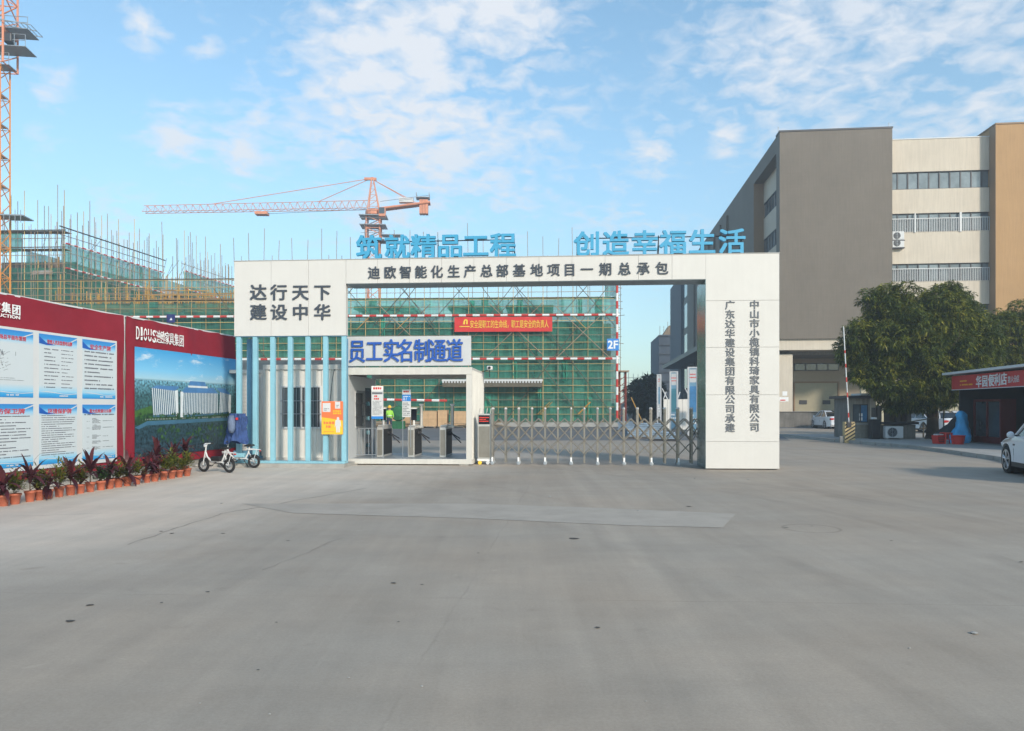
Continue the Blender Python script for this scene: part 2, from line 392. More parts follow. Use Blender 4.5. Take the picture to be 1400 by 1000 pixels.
def ground_mat():
    m = bpy.data.materials.new('worn_concrete_ground'); m.use_nodes = True; nt = m.node_tree; N = nt.nodes; L = nt.links
    b = N['Principled BSDF']; b.inputs['Roughness'].default_value = .78; b.inputs['Specular IOR Level'].default_value = .3
    tc = N.new('ShaderNodeTexCoord'); P = tc.outputs['Object']
    def noise(sc, det=6, ro=.6, mp=None, dist=0):
        n = N.new('ShaderNodeTexNoise'); n.inputs['Scale'].default_value = sc; n.inputs['Detail'].default_value = det; n.inputs['Roughness'].default_value = ro; n.inputs['Distortion'].default_value = dist
        if mp:
            q = N.new('ShaderNodeMapping'); q.inputs['Scale'].default_value = mp[0]; q.inputs['Rotation'].default_value = (0, 0, R(mp[1])); L.new(P, q.inputs[0]); L.new(q.outputs[0], n.inputs['Vector'])
        else: L.new(P, n.inputs['Vector'])
        return n.outputs[0]
    def rng(s, a, bb, c, d, clamp=True):
        r = N.new('ShaderNodeMapRange'); r.clamp = clamp
        for i, v in zip((1, 2, 3, 4), (a, bb, c, d)): r.inputs[i].default_value = v
        L.new(s, r.inputs[0]); return r.outputs[0]
    def m2(op, a, bb):
        x = N.new('ShaderNodeMath'); x.operation = op
        for i, v in enumerate((a, bb)):
            if isinstance(v, (int, float)): x.inputs[i].default_value = v
            else: L.new(v, x.inputs[i])
        return x.outputs[0]
    big = rng(noise(.13, 4), .3, .7, .93, 1.07)
    mid = rng(noise(1.1, 9, .75), .3, .7, .91, 1.08)
    fine = rng(noise(45, 5, .85), .3, .7, .88, 1.12)
    stre = rng(noise(1.3, 6, .65, ((2.0, .10, 1), 3)), .35, .7, .93, 1.07)
    stre2 = rng(noise(.6, 6, .7, ((.3, 1.6, 1), 12)), .4, .7, 1.0, .91)
    spots = rng(noise(2.6, 2, .4), .70, .80, 1.0, .84)
    pale = rng(noise(4.2, 3, .5), .70, .78, 1.0, 1.13)
    f = big
    sq = N.new('ShaderNodeSeparateXYZ'); L.new(P, sq.inputs[0]); gx, gy = sq.outputs[0], sq.outputs[1]
    wob = m2('MULTIPLY', m2('SUBTRACT', noise(.8, 3), .5), .10)
    wob2 = m2('MULTIPLY', m2('SUBTRACT', noise(7, 3), .5), .05)
    def line(expr, wd, dark, soft): return rng(m2('ABSOLUTE', m2('ADD', m2('ADD', expr, wob), wob2), 0), wd, wd+soft, dark, 1.0)
    mk = rng(noise(.7, 4), .38, .6, 0, 1)
    def fade(v): return m2('ADD', m2('MULTIPLY', m2('SUBTRACT', v, 1.0), mk), 1.0)
    joints = [fade(line(m2('SUBTRACT', m2('SUBTRACT', gx, m2('MULTIPLY', gy, .085)), c_), .003, .88, .012)) for c_ in (-.98, 4.6, -6.2)]
    joints += [fade(line(m2('SUBTRACT', m2('ADD', gy, m2('MULTIPLY', gx, .05)), c_), .004, .84, .014)) for c_ in (6.35, 14.2)]
    dx = m2('SUBTRACT', gy, 8.5); arc_ = m2('SUBTRACT', gx, m2('SUBTRACT', 6.7, m2('MULTIPLY', m2('MULTIPLY', dx, dx), .03)))
    arc2 = m2('ADD', gx, m2('SUBTRACT', m2('MULTIPLY', m2('MULTIPLY', gy, gy), .018), 4.0))
    tyre = [fade(line(m2('SUBTRACT', arc_, o_), .06, .90, .07)) for o_ in (0, .26, -1.5)] + [fade(line(m2('SUBTRACT', arc2, o_), .07, .93, .08)) for o_ in (0, -1.45)]
    lite = [line(m2('SUBTRACT', gx, m2('ADD', m2('MULTIPLY', gy, .012), o_)), .05, b_, .22) for o_, b_ in ((1.22, 1.09), (1.75, 1.05), (-.2, 1.04))]
    for s in [mid, fine, stre, stre2, spots, pale]+joints+tyre+lite: f = m2('MULTIPLY', f, s)
    # warm sunlit area at left along the hoarding, put into the ground colour
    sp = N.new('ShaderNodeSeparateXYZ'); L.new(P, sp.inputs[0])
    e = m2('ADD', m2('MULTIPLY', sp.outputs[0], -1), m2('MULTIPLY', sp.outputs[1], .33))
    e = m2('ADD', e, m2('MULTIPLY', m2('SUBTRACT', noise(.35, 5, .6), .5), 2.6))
    sunlit = rng(e, 6.2, 9.8, 0, 1)
    far = rng(sp.outputs[1], 22, 30, 1, 0); sunlit = m2('MULTIPLY', sunlit, far)
    # tyre worn band between gate and camera
    ring = N.new('ShaderNodeVectorMath'); ring.operation = 'DISTANCE'; ring.inputs[1].default_value = (4.0, 10.1, 0); L.new(P, ring.inputs[0])
    hole = rng(m2('ABSOLUTE', m2('SUBTRACT', ring.outputs['Value'], .36), 0), 0, .035, .72, 1.0)
    f = m2('MULTIPLY', f, hole)
    mx = N.new('ShaderNodeMix'); mx.data_type = 'RGBA'; L.new(sunlit, mx.inputs[0])
    mx.inputs[6].default_value = GROUND; mx.inputs[7].default_value = GROUND_SUNLIT
    warm = N.new('ShaderNodeMix'); warm.data_type = 'RGBA'; L.new(rng(noise(.22, 4, .6), .42, .62, 0, .8), warm.inputs[0]); L.new(mx.outputs[2], warm.inputs[6]); 
    wm = N.new('ShaderNodeVectorMath'); wm.operation = 'MULTIPLY'; L.new(mx.outputs[2], wm.inputs[0]); wm.inputs[1].default_value = (1.05, .985, .93); L.new(wm.outputs[0], warm.inputs[7])
    vs = N.new('ShaderNodeVectorMath'); vs.operation = 'SCALE'; L.new(warm.outputs[2], vs.inputs[0]); L.new(f, vs.inputs['Scale']); L.new(vs.outputs[0], b.inputs['Base Color'])
    bp = N.new('ShaderNodeBump'); bp.inputs['Strength'].default_value = .35; bp.inputs['Distance'].default_value = .006; L.new(m2('ADD', noise(60, 3, .8), m2('MULTIPLY', noise(3, 5), 2)), bp.inputs['Height']); L.new(bp.outputs[0], b.inputs['Normal'])
    return m
GROUND = (.345, .300, .250, 1); GROUND_SUNLIT = (.58, .52, .45, 1)
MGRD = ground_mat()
MPATCH = mat('pale_concrete_patch', (.375, .332, .284), .8, var=.12, scale=1.5, bump=.25, bscale=60)
MINNER = mat('dark_inner_ground', (.15, .15, .152), .85, var=.18, scale=.6, bump=.2, bscale=30)  # one darker tone for the ground inside the gate
MCRACK = mat('dark_crack', (.075, .07, .065), .95)
MJOINT = mat('joint_line', (.19, .178, .162), .95)

# ------------------------------------------------------------------ lettering
_ref = {}
def _raw(ch, bold):
    c = bpy.data.curves.new('letter', 'FONT'); c.body = ch; c.size = 1; c.extrude = .5; c.offset = 0; c.resolution_u = 2
    c.align_x = 'CENTER'; c.fill_mode = 'BOTH'
    o = bpy.data.objects.new('letter', c); COL.objects.link(o)
    dg = bpy.context.evaluated_depsgraph_get(); dg.update()
    me = bpy.data.meshes.new_from_object(o.evaluated_get(dg)); bpy.data.objects.remove(o); bpy.data.curves.remove(c)
    n = len(me.vertices); co = np.empty(n*3, np.float32); me.vertices.foreach_get('co', co); return me, co.reshape(-1, 3)
def glyph_mesh(text, w, h, depth, material, bold=.018, latin=False):
    """letters in the local xz plane, front towards -y, centred on the origin, back at y=0"""
    me, co = _raw(text, bold)
    if latin or len(text) > 1:
        lo = co.min(0); hi = co.max(0)
    else:
        if 'box' not in _ref:
            m0, c0 = _raw('国', 0); _ref['box'] = (c0.min(0), c0.max(0)); bpy.data.meshes.remove(m0)
        lo, hi = _ref['box']
        lo = np.minimum(lo, lo); hi = np.maximum(hi, hi)
    cx, cy = (lo[0]+hi[0])/2, (lo[1]+hi[1])/2
    sx, sy = w/(hi[0]-lo[0]), h/(hi[1]-lo[1])
    v = np.empty_like(co); v[:, 0] = (co[:, 0]-cx)*sx; v[:, 2] = (co[:, 1]-cy)*sy; v[:, 1] = -(co[:, 2]+.5)*depth
    # heavier strokes: a few copies shifted by a fraction of the stroke, each a hair prouder than the last
    dx = bold*.62*sx; nv = len(v); fs = [tuple(p.vertices) for p in me.polygons]; vv = []; ff = []
    sh = [(-dx, -dx*.8), (dx, -dx*.8), (-dx, dx*.8), (dx, dx*.8)] if bold > .004 else [(0, 0)]
    for k, (ax, az) in enumerate(sh):
        q = v.copy(); q[:, 0] += ax; q[:, 2] += az; q[:, 1] = np.where(q[:, 1] < -depth*.5, q[:, 1]-.0006*k, q[:, 1]+.0002*k)
        vv.append(q); ff += [tuple(i+k*nv for i in f) for f in fs]
    bpy.data.meshes.remove(me); me = bpy.data.meshes.new('letter'); me.from_pydata(np.concatenate(vv).tolist(), [], ff); me.update()
    me.materials.append(material); return me
def letter(parent, text, x, z, w, h, depth, material, y=0.0, bold=.018, name='letter', latin=False):
    return part(name, glyph_mesh(text, w, h, depth, material, bold, latin), None, parent, loc=(x, y, z))
def flat(name, parent, material, x0, x1, z0, z1, y, t=.002, label=None):
    return box(name, material, parent, x0, x1, y-t, y, z0, z1, label=label)

# ------------------------------------------------------------------ ground
def sheet(name, pts, z, material, kind='structure'):
    me = bpy.data.meshes.new(name); me.from_pydata([(x, y, z) for x, y in pts], [], [tuple(range(len(pts)))]); me.materials.append(material)
    o = bpy.data.objects.new(name, me); COL.objects.link(o); o['kind'] = kind; return o
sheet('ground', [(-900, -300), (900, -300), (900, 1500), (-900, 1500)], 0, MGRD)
g1 = [ground_at(*p) for p in ((330, 689), (640, 689), (820, 695), (1006, 703), (988, 722), (860, 719), (640, 709), (400, 702))]
o = sheet('concrete_patch', g1, .004, MPATCH)
sheet('inner_ground', [(-60, 38), (14, 38), (21, 62), (36, 62), (60, 190), (8, 190), (11, 67.5), (-60, 67.5)], .004, MINNER)
def crack(p0, p1, w=.008, seg=22, wob=.02):
    a = Vector((*ground_at(*p0), .0035)); b = Vector((*ground_at(*p1), .0035)); d = (b-a); n = Vector((-d.y, d.x, 0)).normalized()
    m = M(); prev = None; off = 0
    for k in range(seg+1):
        off = off*.7+rnd.uniform(-wob, wob); ww = w*rnd.uniform(.3, 1.2)
        c = a+d*(k/seg)+n*off
        cur = (c+n*ww, c-n*ww)
        if prev: m.quad(tuple(prev[0]), tuple(cur[0]), tuple(cur[1]), tuple(prev[1]))
        prev = cur
    o = part('ground_crack', m, MJOINT); o['kind'] = 'structure'
crack((300, 703), (500, 668), .012); crack((175, 745), (300, 703), .006)
crack((360, 780), (470, 735), .004, 16)
crack((15, 706), (150, 702), .007, 12)
def speck(px, py, wpx, mt=MCRACK):
    x, y = ground_at(px, py); r = wpx/2*y/F; n = 9
    m = M(); a0 = rnd.random()*6
    pts = [(x+r*math.cos(a0+k*6.283/n)*rnd.uniform(.6, 1.1), y+r*math.sin(a0+k*6.283/n)*rnd.uniform(.5, 1.0)*.9) for k in range(n)]
    return pts
m = M()
for px, py, w in ((785, 737, 15), (123, 828, 11), (96, 850, 14), (538, 798, 9), (577, 800, 5), (817, 859, 9), (942, 693, 8), (1075, 722, 7),
                  (220, 727, 6), (235, 730, 7), (305, 730, 6), (394, 740, 6), (545, 851, 4), (378, 852, 4), (284, 810, 8), (221, 825, 5), (1219, 740, 5), (1396, 769, 7), (654, 757, 5), (1110, 720, 4), (353, 917, 5)):
    pts = speck(px, py, w); i = len(m.v); m.v += [(a, b, .0065) for a, b in pts]; m.f.append(tuple(range(i, i+len(pts))))
tar = part('dark_ground_stains', m, MCRACK); tar['kind'] = 'stuff'; tag(tar, 'small black tar spots and leaf bits scattered on the concrete forecourt', 'stains')
m = M()
for k in range(60):
    px, py = rnd.uniform(60, 1380), rnd.choice([rnd.uniform(655, 720), rnd.uniform(700, 990)])
    x, y = ground_at(px, py); r = rnd.uniform(.003, .009)
    if abs(y-21) < 1.2: continue
    m.lathe([(r, .0), (r*.9, r*.3), (r*.3, r*.5)], 5, (x, y, .004))
for px, py in ((752, 680), (873, 699), (1332, 867), (950, 655), (1023, 656), (303, 689)):
    x, y = ground_at(px, py); m.lathe([(.02, 0), (.026, .006), (.01, .012)], 7, (x, y, .004))
pb = part('scattered_pebbles', m, MKERB); pb['kind'] = 'stuff'; tag(pb, 'tiny pale pebbles and scraps scattered over the concrete forecourt', 'pebbles')
# ------------------------------------------------------------------ entrance gateway (white portal)
G = Frame(320, 20.8, -4.3)
gz = G.Z
gt = G.empty('entrance_gateway'); tag(gt, 'white panelled construction site gateway with dark lettering over the entrance', 'gateway')
uL, u1, u2, u3 = G.U(320), G.U(473), G.U(965), G.U(1065.5)
zT = (gz(320, 357)+gz(1065, 347))/2
zb = (gz(473, 388)+gz(965, 382))/2
zp = gz(400, 459.5)
BD = .80
def clad(x0, x1, z0, z1, nx, nz, y=0.0, gap=.007, t=.03, core=True, ydeep=BD):
    for i in range(nx):
        for j in range(nz):
            a = x0+(x1-x0)*i/nx; b = x0+(x1-x0)*(i+1)/nx; c = z0+(z1-z0)*j/nz; d = z0+(z1-z0)*(j+1)/nz
            dy = rnd.uniform(0, .004)
            part('panel', M().box(a+gap/2, b-gap/2, y+dy, y+t, c+gap/2, d-gap/2), MW, gt)
    if core: part('panel_backing', M().box(x0+.012, x1-.012, y+t+.001, y+ydeep, z0+.012, z1-.012), MWC if ydeep < .1 else MW, gt)
clad(uL, u1, zp, zT, 3, 1, ydeep=.22)
part('beam_return', M().box(u1-.4, u1-.013, .222, BD, zb+.003, zT-.013), MW, gt)
clad(u1, u2, zb, zT, 11, 1)
# pillar: panels by the photographed seams
zs = [0.03] + [gz(1015, y) for y in (604, 540, 475, 411)] + [zT]
PD = 1.30
for a, b in zip(zs, zs[1:]):
    part('panel', M().box(u2, u3, 0, .03, a+.004, b-.004), MW, gt)
part('panel_backing', M().box(u2+.003, u3-.003, .031, PD, .02, zT-.004), MW, gt)
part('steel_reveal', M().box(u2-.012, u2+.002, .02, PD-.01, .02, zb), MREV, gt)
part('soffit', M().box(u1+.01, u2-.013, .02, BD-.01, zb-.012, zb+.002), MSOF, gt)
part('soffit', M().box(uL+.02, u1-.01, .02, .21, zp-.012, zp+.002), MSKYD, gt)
part('coping', M().box(uL-.01, u1-.42, -.012, .23, zT, zT+.018).box(u1-.419, u3+.01, -.012, BD+.01, zT, zT+.018), MWC, gt)
# lettering on the white panels
for row, py in (('达行天下', 400.5), ('建设中华', 427.5)):
    for ch, px in zip(row, (353.5, 381.5, 411, 441)):
        letter(gt, ch, G.U(px), gz(px, py), .40, .40, .03, MLET, bold=.028)
for i, (ch, px) in enumerate(zip('迪欧智能化生产总部基地项目一期总承包', (511.6, 533.5, 554.7, 575.6, 597.5, 620.6, 643, 665.3, 687, 710, 734, 757, 779, 802.5, 828, 853.9, 879.6, 905))):
    letter(gt, ch, G.U(px), gz(px, 373.5-6*(px-511)/394), .285, .31, .03, MLET, bold=.024)
for st, px, y0, y1 in (('广东达华建设集团有限公司承建', 998.2, 417.5, 585.3), ('中山市小榄镇科琦家具有限公司', 1031.6, 417, 584.5)):
    for i, ch in enumerate(st):
        py = y0+(y1-y0)*i/(len(st)-1)
        letter(gt, ch, G.U(px), gz(px, py), .215, .215, .02, MLETP, bold=.022)
# pale blue louvre posts under the left panel
for i, px in enumerate((322.2, 344.6, 368.6, 392.6, 416.8, 441, 466.3)):
    x = G.U(px); w = .125
    part('louvre_post', M().box(x, x+w, .03, .15, .165, zp-.014), MSKYS, gt, bevel=.006)
part('base_rail', M().box(uL+.03, u1-.04, .0, .34, .10, .162), MSKYS, gt, bevel=.006)
part('steel_column', M().box(G.U(339, .7), G.U(344.8, .7), .62, .75, .1, zp-.02), MSKYD, gt)
part('steel_column', M().box(u1-.30, u1-.16, .62, .75, .1, zp-.02), MSKYD, gt)
k = part('kerb_strip', M().box(uL-.6, u1-.02, -.10, .9, .0, .10), MKERB); k.location = G.P(0, 0); k.rotation_euler = (0, 0, G.th); k['kind'] = 'structure'
bpy.data.objects['kerb_strip'].name = 'kerb'
# sky blue lettering on top
for txt, pxs, pa, pb_, y0, lab in (('筑就精品工程', (505.2, 543.7, 579.7, 615.8, 650.8, 688), 492, 703, 340.2, 'six sky blue characters on a thin frame atop the gateway beam, near its left part'),
                                  ('创造幸福生活', (802.7, 841.5, 881, 920, 959.3, 999.8), 789, 1014, 332.5, 'six sky blue characters on a thin frame atop the gateway beam, beside the grey factory')):
    t = G.empty('rooftop_slogan', G.U(pa), .25, zT+.018); tag(t, lab, 'sign', 'blue rooftop slogan lettering')
    o0 = G.U(pa)
    for i, (ch, px) in enumerate(zip(txt, pxs)):
        letter(t, ch, G.U(px, .25)-o0, .335, .60, .60, .10, MSKYB, bold=.036)
    wd = G.U(pb_, .25)-o0
    for z in (.055, .515): stick('frame_rail', MSTEELD, t, (0, .05, z), (wd, .05, z), .016)
    for x in (0, wd*.5, wd):
        stick('frame_post', MSTEELD, t, (x, .05, 0), (x, .05, .56), .014)
        stick('frame_brace', MSTEELD, t, (x, .05, .48), (x, .42, 0), .010)

# ------------------------------------------------------------------ guard cabins behind the louvres
def corrugated(x0, x1, z0, z1, y, pitch=.19, dep=.03, flip=1):
    m = M(); n = max(1, round((x1-x0)/pitch)); p = (x1-x0)/n; pts = []
    for i in range(n):
        a = x0+i*p
        pts += [(a, y), (a+p*.32, y), (a+p*.42, y+dep*flip), (a+p*.90, y+dep*flip)]
    pts.append((x1, y))
    for (a, b), (c, d) in zip(pts, pts[1:]): m.quad((a, b, z0), (c, d, z0), (c, d, z1), (a, b, z1))
    return m
def corrugated_side(x, y0, y1, z0, z1, pitch=.19, dep=.03):
    m = corrugated(y0, y1, z0, z1, 0, pitch, dep)
    m.v = [(x-p[1], p[0], p[2]) for p in m.v]; return m
def window_bars(par, mt, x0, x1, z0, z1, y, n=7, rows=(0.33, .66)):
    for i in range(n):
        x = x0+(x1-x0)*(i+.5)/n; stick('window_bar', mt, par, (x, y, z0-.03), (x, y, z1+.03), .008)
    for r in rows:
        z = z0+(z1-z0)*r; stick('window_bar', mt, par, (x0-.05, y, z), (x1+.05, y, z), .010)
d = 1.0
gc = G.empty('guard_cabin', G.U(361, d), d, 0); tag(gc, 'white ribbed steel guard cabin with barred window behind the blue posts', 'cabin')
ox = G.U(361, d); X = lambda px: G.U(px, d)-ox; Z = lambda py, px=415: gz(px, py, d)
cw = X(470.2); z0c, z1c = .20, 2.72
wx0, wx1, wz0, wz1 = X(386), X(437.5), Z(584), Z(530)
part('wall_sheet', corrugated(.06, wx0-.05, z0c, z1c, 0, .24), MCAB, gc)
part('wall_sheet', corrugated(wx0-.05, wx1+.05, z0c, wz0-.05, 0, .24), MCAB, gc)
part('wall_sheet', corrugated(wx0-.05, wx1+.05, wz1+.05, z1c, 0, .24), MCAB, gc)
part('wall_sheet', corrugated(wx1+.05, cw-.02, z0c, z1c, 0, .24), MCAB, gc)
part('roof', M().box(-.02, cw+.0, -.05, 2.6, z1c, z1c+.14), MCABF, gc, bevel=.01)
part('corner_post', M().box(-.02, .06, -.03, .1, .1, z1c), MCABF, gc)
part('floor_frame', M().box(-.02, cw, -.03, 2.6, .06, z0c), MCABF, gc)
part('rear_wall', M().box(0, cw-.02, 2.45, 2.55, z0c, z1c), MCAB, gc)
part('side_wall', M().box(-.015, .015, .11, 2.44, z0c, z1c), MCAB, gc)
w = part('window', M().box(wx0-.05, wx1+.05, -.02, .06, wz0-.05, wz0).box(wx0-.05, wx1+.05, -.02, .06, wz1, wz1+.05).box(wx0-.05, wx0, -.02, .06, wz0, wz1).box(wx1, wx1+.05, -.02, .06, wz0, wz1)
         .box((wx0+wx1)/2-.025, (wx0+wx1)/2+.025, -.015, .05, wz0, wz1), MWHT, gc)
for a, b in ((wx0+.002, (wx0+wx1)/2-.027), ((wx0+wx1)/2+.027, wx1-.002)):
    part('pane', M().box(a, b, .02, .028, wz0+.002, wz1-.002), MGLASS, w)
window_bars(w, MGREYST, wx0, wx1, wz0, wz1, -.05, 9)
m = M().path([(X(459), -.03, Z(500)), (X(456), -.06, Z(515)), (X(452), -.05, Z(548)), (X(450), -.06, Z(600)), (X(449), -.04, Z(628))], .009, 5); part('cable', m, MBLK, gc)
# second cabin further left, pierced sheet
d2 = 1.75
pc = G.empty('storage_cabin', G.U(324, d2), d2, 0); tag(pc, 'pale cabin with pierced sheet front between hoarding and guard cabin', 'cabin')
ox2 = G.U(324, d2); X2 = lambda px: G.U(px, d2)-ox2
perf = M(); xa, xb = .0, X2(344); perf.box(xa, xb, 0, .03, .35, 2.66); part('pierced_sheet', perf, MCAB, pc)
m = M()
for i in range(11):
    for j in range(56):
        x = xa+.03+i*(xb-xa-.06)/10; z = .42+j*.04
        m.box(x-.008, x+.008, -.004, -.001, z-.011, z+.011)
pp = part('sheet_holes', m, MLETP, pc); pp['kind'] = 'stuff'
part('wall_sheet', corrugated(X2(349), X2(368), .2, 2.66, -.05, .1), MCAB, pc)
part('wall_sheet', M().box(X2(344), X2(349), -.02, .02, .2, 2.66), MCABF, pc)
part('roof', M().box(-.2, X2(369), -.08, 2.2, 2.66, 2.76), MCABF, pc)
part('skirting', M().box(-.1, X2(368), -.02, .05, .12, .34), MSKYD, pc)
part('rear_wall', M().box(-.1, X2(368), 2.0, 2.1, .2, 2.66), MCAB, pc)
wl = G.empty('rear_wall', G.U(322, 4.2), 4.2, 0); wl.name = 'parapet_wall'; tag(wl, 'low grey concrete parapet wall behind the cabins', 'wall')
part('wall', M().box(-.3, G.U(474, 4.2)-G.U(322, 4.2), 0, .2, 0, gz(400, 493, 4.2)), MCONC, wl)
# ------------------------------------------------------------------ pedestrian channel container with the name board
d = .95
T = G.empty('pedestrian_booth', G.U(471.5, d), d, 0); tag(T, 'open white steel container booth sheltering the staff turnstiles', 'booth')
ox = G.U(471.5, d); X = lambda px, dd=0: G.U(px, d+dd)-ox; Z = lambda py, px=560, dd=0: gz(px, py, d+dd)
cw = X(645); dep = 3.1; zt = Z(502.5); zo = Z(512.5)
part('top_rail', M().box(0, cw, 0, .12, zo, zt), MCABF, T, bevel=.008)
part('corner_post', M().box(cw-.16, cw, .0, .12, .10, zo-.002), MCABF, T, bevel=.008)
part('corner_post', M().box(0, .10, .0, .12, .10, zo-.002), MCABF, T, bevel=.008)
part('corner_post', M().box(cw-.12, cw, dep-.12, dep, .10, zo-.002), MCABF, T)
part('corner_post', M().box(0, .10, dep-.12, dep, .10, zo-.002), MCABF, T)
part('top_rail', M().box(0, cw, dep-.12, dep, zo, zt), MCABF, T)
part('roof', M().box(.01, cw-.01, .122, dep-.122, zt-.06, zt-.002), MCABF, T)
part('floor_frame', M().box(0, cw, -.02, .12, .03, .175), MCABF, T, bevel=.01)
part('floor_plate', M().box(.01, cw-.01, .122, dep, .06, .155), MGREYST, T)
part('foot_block', M().box(cw-.35, cw-.1, 0, .2, 0, .029).box(.1, .35, 0, .2, 0, .029).box(cw-.35, cw-.1, dep-.3, dep-.1, 0, .029), MCONC, T)
part('side_wall', corrugated_side(cw-.01, .12, dep-.12, .12, zt-.06, .17, .035), MCAB, T)
part('bottom_rail', M().box(cw-.08, cw+.02, .122, dep, .03, .16), MCABF, T)
lw0, lw1 = 1.0, 2.3    # window and door in the left inner wall
part('inner_wall', M().box(.02, .08, .122, .75, .16, zo).box(.02, .08, 1.72, 1.85, .16, zo).box(.02, .08, 2.6, dep-.122, .16, zo).box(.02, .08, .75, 1.72, .16, 1.02).box(.02, .08, .75, 1.72, 2.12, zo).box(.02, .08, 1.85, 2.6, 2.25, zo), MCABG, T)
w = part('window', M().box(.03, .09, .75, 1.72, 1.02, 1.07).box(.03, .09, .75, 1.72, 2.07, 2.12).box(.03, .09, .75, .80, 1.07, 2.07).box(.03, .09, 1.67, 1.72, 1.07, 2.07), MWHT, T)
part('pane', M().box(.04, .046, .802, 1.668, 1.072, 2.068), MGLASSB, w)
for i in range(8):
    y = .84+i*.115; stick('window_bar', MSTEELD, w, (.12, y, 1.0), (.12, y, 2.14), .009)
for z in (1.37, 1.77): stick('window_bar', MSTEELD, w, (.12, .7, z), (.12, 1.76, z), .011)
dr = part('door', M().box(.03, .075, 1.86, 2.59, .17, 2.24), MGLASS, T)
for z in (.45, .85, 1.3, 1.75): part('door_pull', M().lathe([(.07, 0), (.07, .04)], 10, (.08, 2.2, z), 'x'), MSKYS, dr)
nb = part('name_board', M().box(X(473.2)-.0, cw-.02, -.02, .06, Z(500.5), Z(460)), MCABG, T, bevel=.01)
for i, (ch, px) in enumerate(zip('员工实名制通道', (489, 512.5, 535.8, 555.5, 577.8, 599, 622))):
    letter(nb, ch, X(px), Z(480.5), .41, .60, .05, MBLUE, y=-.022, bold=.026)
for x in (.2, cw/2, cw-.3): stick('board_strut', MGREYST, T, (x, .1, zt), (x, .1, Z(463)), .02)
# flood lamp and camera on the booth corner
lampo = G.empty('security_camera', G.U(669, d+2.6), d+2.6, zt-.05); tag(lampo, 'small white security camera on the booth roof corner', 'camera')
part('body', M().box(-.06, .10, -.16, .14, .10, .22), MWHL, lampo, bevel=.02); stick('bracket', MSTEELD, lampo, (-.35, .06, .0), (0, .06, .12), .014)
stick('bracket', MSTEELD, lampo, (0, .06, .10), (0, .06, -.12), .014); part('lens', M().lathe([(.045, 0), (.045, -.03)], 10, (.02, -.16, .16), 'y'), MBLK, lampo)
# turnstiles
def turnstile(px, label, tower, screen):
    dd = 1.15; t = G.empty('tripod_turnstile', ox+X(px, dd), d+dd, .156); tag(t, label, 'turnstile', 'tripod turnstiles in the staff channel')
    w = .19; L_ = 1.22; h = .93
    part('cabinet', M().poly([(0, 0), (L_, 0), (L_, h-.10), (L_-.12, h), (.16, h), (0, h-.05)], 0, w, 'yz'), MSTEELB, t, bevel=.008)
    part('side_panel', M().box(w, w+.004, .08, L_-.08, .06, h-.10), MBLK, t)
    part('lid', M().box(-.004, w+.006, .18, L_-.16, h+.001, h+.02), MSTEELB, t)
    part('front_plate', M().box(.02, w-.02, -.004, -.0005, .05, h-.12), MSTEEL, t)
    hub = part('arm_hub', M().lathe([(.07, 0), (.07, .05), (.03, .09)], 12, (w+.004, .62, .70), 'x'), MSTEELD, t)
    for a in (90, 215, 325):
        c = Vector((w+.07, .62, .70)); e = c+Vector((.22 if a != 90 else .30, math.cos(R(a))*.33, -abs(math.sin(R(a)))*.22-.05 if a != 90 else -.30))
        stick('arm', MSTEELD, t, c, e, .017)
    if tower:
        part('scanner_post', M().lathe([(.048, h), (.048, h+.60)], 14, (.30, .55, 0)), MSTEELB, t, smooth=False)
        part('scanner_cap', M().lathe([(.05, h+.60), (.075, h+.63), (.075, h+.66)], 14, (.30, .55, 0)), MWHL, t)
        part('post_foot', M().box(w-.01, .36, .48, .62, h-.06, h), MSTEELB, t)
    if screen:
        stick('screen_stem', MWHL, t, (.09, .45, h), (.09, .45, h+.22), .03)
        part('face_screen', M().box(.01, .18, .42, .46, h+.16, h+.50), MSCR, t, bevel=.01)
        part('screen_hood', M().box(.0, .19, .30, .50, h+.505, h+.545), MWHL, t, bevel=.01)
    return t
turnstile(515, 'steel tripod turnstile with black face screen, nearest the cabin window', False, True)
turnstile(557.6, 'steel tripod turnstile with both face screen and steel post, in the middle', True, True)
turnstile(601, 'steel tripod turnstile with bare steel post, nearest the ribbed side wall', True, False)
# railing left of the turnstiles
rl = G.empty('railing', ox+X(474, .9), d+.9, .156); tag(rl, 'low grey barred railing left of the turnstiles', 'railing')
Lr = X(514, .9)-X(474, .9)
for z in (.08, .86): stick('rail', MGREYST, rl, (0, 0, z), (Lr, 0, z), .016)
for i in range(9): stick('bar', MGREYST, rl, (Lr*i/8, 0, 0 if i in (0, 8) else .08), (Lr*i/8, 0, .86), .010)
